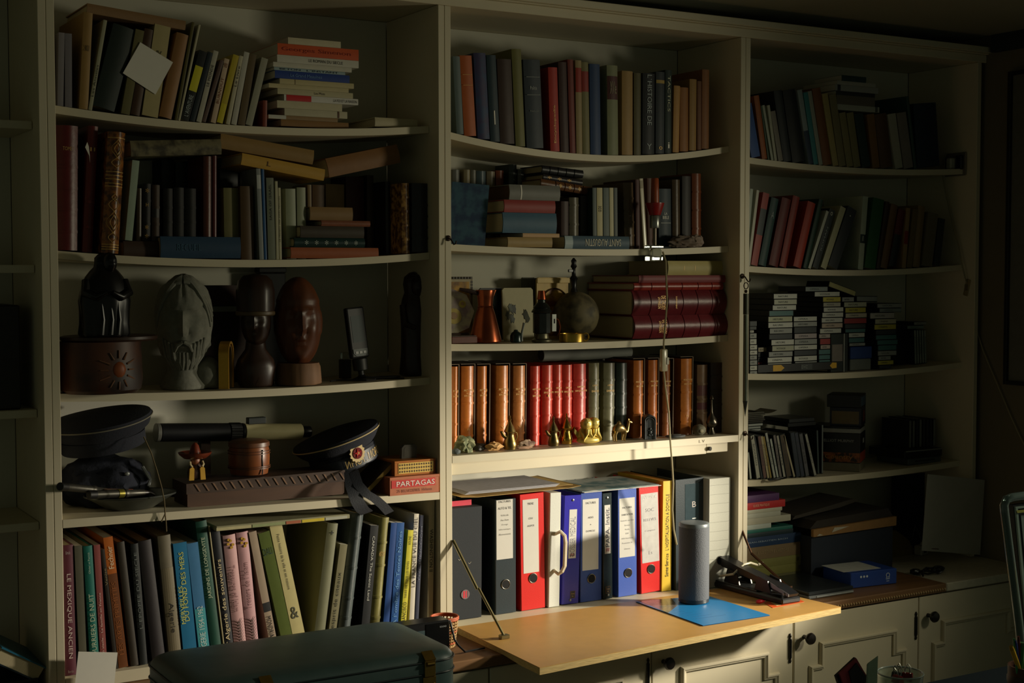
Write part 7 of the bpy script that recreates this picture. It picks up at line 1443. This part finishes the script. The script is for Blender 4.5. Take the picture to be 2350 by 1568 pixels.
p = spot('R', 5, X5(1620, 0)[0], .20); t = thing('navy_folder', 'tall dark navy folder standing against the back wall near the corner', 'folder', p); a = U(*X5(1505, 300), .20).x-p.x; b = U(*X5(1740, 300), .20).x-p.x; hz = U(*X5(1620, 30), .20).z-p.z; bx('cover', mat((22, 36, 52), .6), t, a, b, 0, .004, 0, hz); bx('spine', mat((18, 30, 44), .6), t, a-.004, a-.0002, 0, .03, 0, hz); bx('page_stack', PAGEW, t, a, b-.004, .0045, .028, .003, hz-.004)
cs = [UX(*X5(u, v), x_) for u, v, x_ in ((1738, 30, 2.68), (2205, 78, 2.93), (2168, 690, 2.935), (1690, 655, 2.66))]
t = thing('white_envelope', 'large white envelope with printed marks leaning across the corner', 'envelope', (0, 0, 0)); n = (cs[1]-cs[0]).cross(cs[3]-cs[0]).normalized()
def panel(nm, pts, off, m, th=.0008):
    mb = MB(); A = [mb.bm.verts.new(p+n*off) for p in pts]; B = [mb.bm.verts.new(p+n*(off-th)) for p in pts]; k_ = len(pts)
    mb.bm.faces.new(A); mb.bm.faces.new(B[::-1])
    for i in range(k_): mb.bm.faces.new((A[i], A[(i+1) % k_], B[(i+1) % k_], B[i]))
    return mb.build(nm, m, t)
sg = 1 if n.y < 0 else -1
panel('envelope_body', cs, 0, mat((178, 176, 166), .7, var=.04))
def bil(u, v): return (cs[0]*(1-u)+cs[1]*u)*(1-v)+(cs[3]*(1-u)+cs[2]*u)*v
for nm, u0, u1, v0, v1, c in (('stamp', .64, .73, .09, .22, (120, 70, 50)), ('printed_line', .25, .42, .13, .155, (130, 126, 116)), ('printed_line', .25, .36, .175, .195, (134, 130, 120)), ('brown_patch', .16, .28, .86, .97, (80, 54, 40))): panel(nm, [bil(u0, v0), bil(u1, v0), bil(u1, v1), bil(u0, v1)], .0009*sg, mat(c, .7), .0004)
p = UZ(*X5(1720, 695), ZW); t = thing('white_charger', 'white plug-in charger standing on the worktop before the envelope', 'charger', (p.x, min(p.y, .16), ZW+.0006), (0, 0, .2)); bx('charger_body', mat((190, 188, 176), .4), t, -.022, .022, 0, .03, 0, .032, bev=.004); bx('socket_face', mat((90, 86, 78), .5), t, -.009, .009, -.0006, .0001, .008, .024); MB().tube([(0, .014, .032), (.001, .014, .042)], [.005, .0035], 10).build('cable_neck', mat((190, 188, 176), .4), t, smooth=True); MB().tube([(.001, .014, .042), (-.015, .016, .075), (-.03, .02, .10), (-.045, .02, .06)], .0016, 6).build('cable', mat((80, 84, 80), .5), t, smooth=True)
p = UZ(*X5(1740, 845), ZW); t = thing('tangled_headset', 'tangle of black earphones and lead on the worktop near the corner', 'earphones', (p.x, p.y, ZW+.0006)); MB().tube([(.06*math.cos(a*.55)*(1-.02*a), .03*math.sin(a*.8), .004+.003*(a % 3)) for a in range(26)], .003, 6).build('lead', BLACKP, t, smooth=True); MB().blob(.024, .016, .010, 9, .25, 2, 3, flat=-.009).build('pad', BLACKP, t, loc=(.045, .0, .0095), smooth=True); MB().blob(.018, .014, .009, 5, .25, 2, 3, flat=-.008).build('pad', BLACKP, t, loc=(-.04, .012, .0085), smooth=True)
# ------------------------------------------------------------------ hooks, hanging rod, wall fittings
def hook(px, py, label, long=False):
    p = U(px, py, 0); t = thing('cup_hook', label, 'hook', p, (0, 0, 0)); HK = mat((58, 44, 34), .4, .7, var=.2)
    MB().lathe([(.007, 0), (.0075, .002), (.003, .004)], 16, rot=Matrix.Rotation(PI/2, 3, 'X')).build('rosette', HK, t, smooth=True)
    MB().tube([(0, -.003, 0), (.001, -.012, -.002), (.004, -.016, -.010), (.006, -.020, -.016), (.010, -.022, -.014), (.012, -.022, -.007)], .0019, 8).build('hook_wire', HK, t, smooth=True)
    return p
hook(1028, 547, 'small dark cup hook on the upright beside the blue propped book'); hook(1709, 995, 'small dark cup hook on the upright above the pale box file'); hp = hook(1703, 634, 'dark cup hook on the upright carrying the hanging rod')
p = U(1712, 651, -.022); t = thing('hanging_rod', 'dark tapered rod hanging by a ring from a hook on the upright', 'rod', p)
z_ = lambda y: U(1712, y, -.022).z-p.z
MB().tube([(.008*math.cos(i*PI/12), 0, z_(656)+.009*math.sin(i*PI/12)) for i in range(24)], .0013, 6, True).build('ring', mat((60, 48, 36), .4, .7), t, smooth=True)
MB().lathe([(.001, z_(673)), (.003, z_(672)), (.0045, z_(668.5)), (.003, z_(666)), (.001, z_(665))], 14).build('ball', mat((60, 48, 36), .4, .7), t, smooth=True)
MB().lathe([(.001, z_(722)), (.0075, z_(722)), (.0075, z_(674)), (.001, z_(674))], 18).build('upper_ferrule', mat((60, 62, 50), .35, .5), t, smooth=True)
MB().lathe([(.001, z_(920)), (.0068, z_(920)), (.0068, z_(722.5)), (.001, z_(722.5))], 18).build('rod_shaft', mat((92, 98, 84), .3, .5), t, smooth=True)
MB().lathe([(.0004, z_(956)), (.0035, z_(938)), (.0072, z_(920.5)), (.001, z_(920.5))], 18).build('pointed_tip', mat((50, 54, 50), .35, .5), t, smooth=True)
XR_ = 2.9468
p = UX(2190, 372, 2.90); p.x = 2.909
t = thing('wall_socket', 'small wall socket with a white plug on the corner panel', 'socket', p, (0, 0, -PI/2)); bx('plate', mat((120, 112, 96), .5), t, -.045, .045, -.006, 0, -.045, .03, bev=.003); bx('plug', mat((190, 186, 168), .4), t, -.012, .010, -.036, -.0062, -.024, .012, bev=.004); bx('dark_module', BLACKP, t, .012, .038, -.02, -.0062, -.026, .02, bev=.003)
o_ = Vector((2.90, .04, p.z))
t = thing('hanging_flex', 'thin pale electric flex trailing from the wall socket with an inline switch', 'flex', o_)
def onr(px, py, dx=.012): 
    x_ = 2.909 if U(px, py, 0).x < 2.905 else 2.946
    return UX(px, py, x_-dx)-o_
f1 = [onr(2172, 352), onr(2164, 370), onr(2162, 392), onr(2166, 420), onr(2174, 460), onr(2182, 495), onr(2190, 530), onr(2200, 565), onr(2206, 600), onr(2215, 638)]
f2 = [UX(x, y, 2.938)-o_ for x, y in ((2226, 680), (2234, 720), (2242, 760), (2256, 805), (2275, 850), (2296, 900), (2315, 945), (2335, 990), (2350, 1020), (2368, 1060))]
FX = mat((150, 142, 110), .5, var=.05); f1 = [Vector((2.895, UX(x, y, 2.895).y, UX(x, y, 2.895).z))-o_ for x, y in ((2172, 352), (2164, 370), (2162, 392), (2166, 420), (2174, 460), (2182, 495), (2190, 530), (2200, 565), (2206, 600), (2215, 638))]
MB().tube(f1, .0022, 6).build('flex', FX, t, smooth=True); MB().tube([f1[-1], f2[0]]+f2[1:], .002, 6).build('flex', FX, t, smooth=True)
c_ = UX(2222, 660, 2.915)-o_; MB().box(-.008, .008, -.010, .010, -.028, .028, .004, 2).build('inline_switch', mat((150, 132, 90), .4), t, loc=c_, rot=(.25, 0, 0), smooth=True); bx('switch_rocker', mat((120, 106, 76), .4), t, c_.x-.011, c_.x-.007, c_.y-.005, c_.y+.005, c_.z-.01, c_.z+.01)
# picture on the corner wall
q0 = UX(2322, 166, 2.946); q1 = UX(2320, 882, 2.946)
t = thing('wall_picture', 'large dark framed picture hanging on the corner wall', 'picture', (2.9465, q0.y, q1.z), (0, 0, -PI/2)); H = q0.z-q1.z; Wd = .34
FR = mat((20, 18, 16), .4)
for a_, b_, c_, d_ in ((0, .012, 0, H), (Wd-.012, Wd, 0, H), (.0122, Wd-.0122, 0, .012), (.0122, Wd-.0122, H-.012, H)): bx('frame_bar', FR, t, a_, b_, -.02, 0, c_, d_, bev=.001)
bx('mount_board', mat((104, 104, 94), .7), t, .012, Wd-.012, -.008, 0, .012, H-.012); bx('print', mat((84, 86, 80), .6, c2=(60, 62, 58), scale=8), t, .07, Wd-.07, -.0086, -.0081, .10, H-.10)
# ------------------------------------------------------------------ neighbouring bay at the frame edge
t = thing('tilted_book', 'blue-edged book lying tilted beside the edge upright', 'book', U(62, 1512, .02)+Vector((-.02, 0, -.03)), (0, math.radians(32), 0)); bx('cover', mat((24, 40, 52), .5), t, -.06, .05, 0, .2, 0, .003); bx('cover', mat((40, 110, 140), .4), t, -.06, .05, 0, .2, .033, .036); bx('page_block', PAGES, t, -.058, .046, .003, .197, .0032, .0328)
t2 = thing('dark_case', 'black upright case standing in the edge bay by the upright', 'case', (-.035, .08, Z0-.303+.0008)); bx('shell', mat((30, 24, 20), .5), t2, -.06, .005, 0, .17, 0, .23, bev=.003); bx('seam', IRON, t2, -.06, .005, -.0006, 0, .11, .112)
st = thing('black_crate', 'low black crate under the blue-edged tilted book', 'crate', (-.09, .02, .7751)); bx('crate_wall', BLACKP, st, -.09, .07, 0, .2, 0, .028, bev=.002); bx('crate_rim', IRON, st, -.092, .072, -.002, .202, .0282, .034)
# ------------------------------------------------------------------ foreground desk
t = thing('writing_desk', 'dark blue topped writing desk at the near edge', 'desk', (2.0, -1.45, 0)); ZK = Z0-.92
bx('desk_top', mat((26, 36, 44), .4, var=.08), t, -.62, .80, -.50, .513, ZK-.03, ZK, bev=.003)
for sx in (-.58, .76):
    for sy in (-.46, .47): bx('leg', WOODD, t, sx-.02, sx+.02, sy-.02, sy+.02, 0, ZK-.0302)
p = U(2066, 1545, -1.15); rt2 = 52*mpp(2066, 1545, -1.15); t = thing('plastic_tub', 'clear plastic tub of bulldog clips on the writing desk', 'tub', (p.x, -1.15, ZK+.0006)); ht = p.z-ZK
TB = mat((206, 220, 210), .15, trans=.88, var=.02)
MB().lathe([(.001, 0), (rt2*.86, 0), (rt2*.98, ht-.006), (rt2*1.0, ht-.004), (rt2*1.0, ht), (rt2*.95, ht), (rt2*.93, ht-.006), (rt2*.82, .003), (.001, .003)], 44).build('tub_wall', TB, t, smooth=True)
MB().tube([(rt2*.99*math.cos(i*PI/24), rt2*.99*math.sin(i*PI/24), ht) for i in range(48)], .0018, 6, True).build('tub_rim', mat((190, 204, 196), .2, trans=.3), t, smooth=True)
for i, (dx, dy, c) in enumerate(((-.012, -.005, (120, 20, 26)), (.004, .012, (40, 50, 50)), (.018, -.002, (120, 26, 30)))):
    k_ = thing('bulldog_clip', ['red bulldog clip with silver loops at the tub front', 'dark bulldog clip between the two red ones', 'red bulldog clip at the tub back'][i], 'clip', (p.x+dx, -1.15+dy, ZK+ht-.014), (0, 0, .3*i), 'bulldog clips in the tub'); MB().prism([(-.008, 0), (.008, 0), (.003, .012), (-.003, .012)], 1, -.010, .010).build('clip_body', mat(c, .3), k_)
    for sx in (-1, 1): MB().tube([(sx*.002, -.005, .011), (sx*.007, -.005, .022), (sx*.009, 0, .028), (sx*.007, .005, .022), (sx*.002, .005, .011)], .0009, 6).build('wire_loop', SIL, k_, smooth=True)
fl = thing('tub_filling', 'small green and dark odds and ends filling the clear tub', 'stationery', (p.x, -1.15, ZK+.004)); MB().blob(rt2*.72, rt2*.72, (ht-.018)*.5, 6, .12, 2, 3).build('filling', mat((40, 60, 56), .6, c2=(30, 110, 90), scale=40), fl, loc=(0, 0, (ht-.018)*.5)); bx('white_tag', WHITE, fl, -.02, .01, -rt2*.74, -rt2*.70, .01, .04)
t = thing('note_slip', 'pale green paper slip standing up behind the tub', 'paper', U(2002, 1568, -1.16)); o_ = Vector(t.location)
def fq(nm, c_, Y, m, th=.0012):
    pts = [U(x, y, Y)-o_ for x, y in c_]; mb = MB(); A = [mb.bm.verts.new(q_) for q_ in pts]; B = [mb.bm.verts.new(q_+Vector((0, th, 0))) for q_ in pts]; k_ = len(pts)
    mb.bm.faces.new(A); mb.bm.faces.new(B[::-1])
    for i in range(k_): mb.bm.faces.new((A[i], A[(i+1) % k_], B[(i+1) % k_], B[i]))
    return mb.build(nm, m, t)
fq('slip', ((1990, 1600), (1992, 1523), (2015, 1506), (2012, 1600)), -1.20, mat((176, 196, 170), .6)); fq('slip_fold', ((1990, 1600), (1992, 1523), (1990, 1526), (1987, 1600)), -1.199, mat((190, 206, 186), .6))
t = thing('red_notebook', 'dark red notebook standing on its corner beside the paper slip', 'notebook', U(1955, 1568, -1.2)); o_ = Vector(t.location)
fq('dark_cover', ((1919, 1552), (1964, 1510), (1992, 1556), (1975, 1600), (1935, 1600)), -1.195, mat((30, 22, 24), .4), .006); fq('red_cover', ((1927, 1546), (1966, 1512), (1988, 1550), (1968, 1600), (1945, 1600)), -1.201, mat((150, 50, 62), .45), .004)
fq('dark_panel', ((1949, 1542), (1966, 1522), (1987, 1552), (1980, 1600), (1962, 1600)), -1.2035, mat((28, 22, 26), .45), .002)
nb = thing('white_pen', 'white capped pen standing between the red notebook and the slip', 'pen', U(1984, 1600, -1.21)); MB().tube([(0, 0, -.01), (0, 0, .022)], [.004, .0035], 12).build('barrel', WHITE, nb, smooth=True); MB().lathe([(.0035, .0222), (.0028, .027), (.0006, .029)], 12).build('pen_tip', BLACKP, nb, smooth=True)
st_ = thing('pen_tray', 'dark tray holding the notebook and slip on the writing desk', 'tray', (U(1965, 1600, -1.2).x+.02, -1.2, ZK+.0006)); zt_ = U(1960, 1600, -1.2).z-.011-ZK; bx('tray_box', BLACKP, st_, -.07, .06, -.03, .03, 0, max(.01, zt_)); bx('tray_lip', IRON, st_, -.071, .061, -.031, .031, max(.01, zt_), max(.01, zt_)+.003)
# framed screen in clear plastic
t = thing('desk_monitor', 'screen with a thick clear plastic rim tilted on the writing desk', 'monitor', U(2350, 1300, -1.30)); o_ = Vector(t.location); YM_ = -1.30
path = [(2470, 1125), (2350, 1138), (2322, 1142), (2309, 1147), (2304, 1160), (2306, 1180), (2316, 1260), (2328, 1350), (2338, 1430), (2348, 1530), (2352, 1560)]
RIM = mat((120, 140, 136), .12, trans=.45, var=.05)
MB().tube([U(x, y, YM_)-o_ for x, y in path], .0085, 12).build('clear_rim', RIM, t, smooth=True)
fq('dark_bezel', ((2325, 1160), (2480, 1142), (2480, 1540), (2362, 1545)), YM_+.004, mat((18, 26, 32), .3), .012); fq('inner_rim', ((2331, 1164), (2480, 1148), (2480, 1152), (2336, 1168), (2372, 1540), (2366, 1540)), YM_-.001, mat((130, 150, 140), .25), .004)
fq('screen', ((2343, 1183), (2480, 1168), (2480, 1520), (2376, 1530)), YM_+.0025, mat((120, 134, 130), .2), .001); fq('yellow_strip', ((2333, 1172), (2480, 1156), (2480, 1162), (2335, 1178)), YM_-.003, mat((150, 150, 60), .4), .001)
q_ = U(2400, 1545, YM_)-o_; bx('monitor_foot', BLACKP, t, q_.x-.03, q_.x+.08, -.06, .06, ZK+.0006-o_.z, q_.z+.012, bev=.004)
# pen pot
p = U(2348, 1560, -1.38); t = thing('pen_pot', 'brown pen pot at the frame edge holding bright pens', 'pot', (p.x+.012, -1.38, ZK+.0006)); hp_ = U(2348, 1530, -1.38).z-ZK; rp = .036
MB().lathe([(.001, 0), (rp*.95, 0), (rp, hp_), (rp*.9, hp_), (rp*.86, .004), (.001, .004)], 28).build('pot_wall', mat((86, 50, 32), .5, var=.25), t, smooth=True); MB().lathe([(rp*1.0, hp_*.8), (rp*1.04, hp_*.82), (rp*1.04, hp_*.88), (rp*1.0, hp_*.9)], 28).build('pot_band', mat((60, 36, 24), .5), t, smooth=True)
for nm, x0, y0, x1, y1, c, lb_, r_ in (('marker_pen', 2337, 1530, 2320, 1484, (222, 176, 40), 'yellow pen leaning out of the pot', .0046), ('marker_pen', 2338, 1530, 2329, 1470, (50, 70, 150), 'blue pen standing in the pot', .0036), ('marker_pen', 2341, 1530, 2337, 1461, (120, 50, 44), 'dark red pencil standing in the pot', .003), ('marker_pen', 2342, 1530, 2346, 1475, (70, 130, 60), 'green pen leaning in the pot', .005), ('marker_pen', 2333, 1530, 2327, 1466, (80, 150, 100), 'thin green pen behind the blue one', .0024)):
    A = U(x0, y0, -1.385); B = U(x1, y1, -1.39); k_ = thing(nm, lb_, 'pen', A, (0, 0, 0), 'pens in the brown pot'); d = B-A
    MB().tube([d*-.5, d*.85], r_, 12).build('barrel', mat(c, .3), k_, smooth=True); MB().tube([d*.852, d*1.0], [r_*1.02, r_*.8], 12).build('pen_cap', mat([x*.8 for x in c], .3), k_, smooth=True)
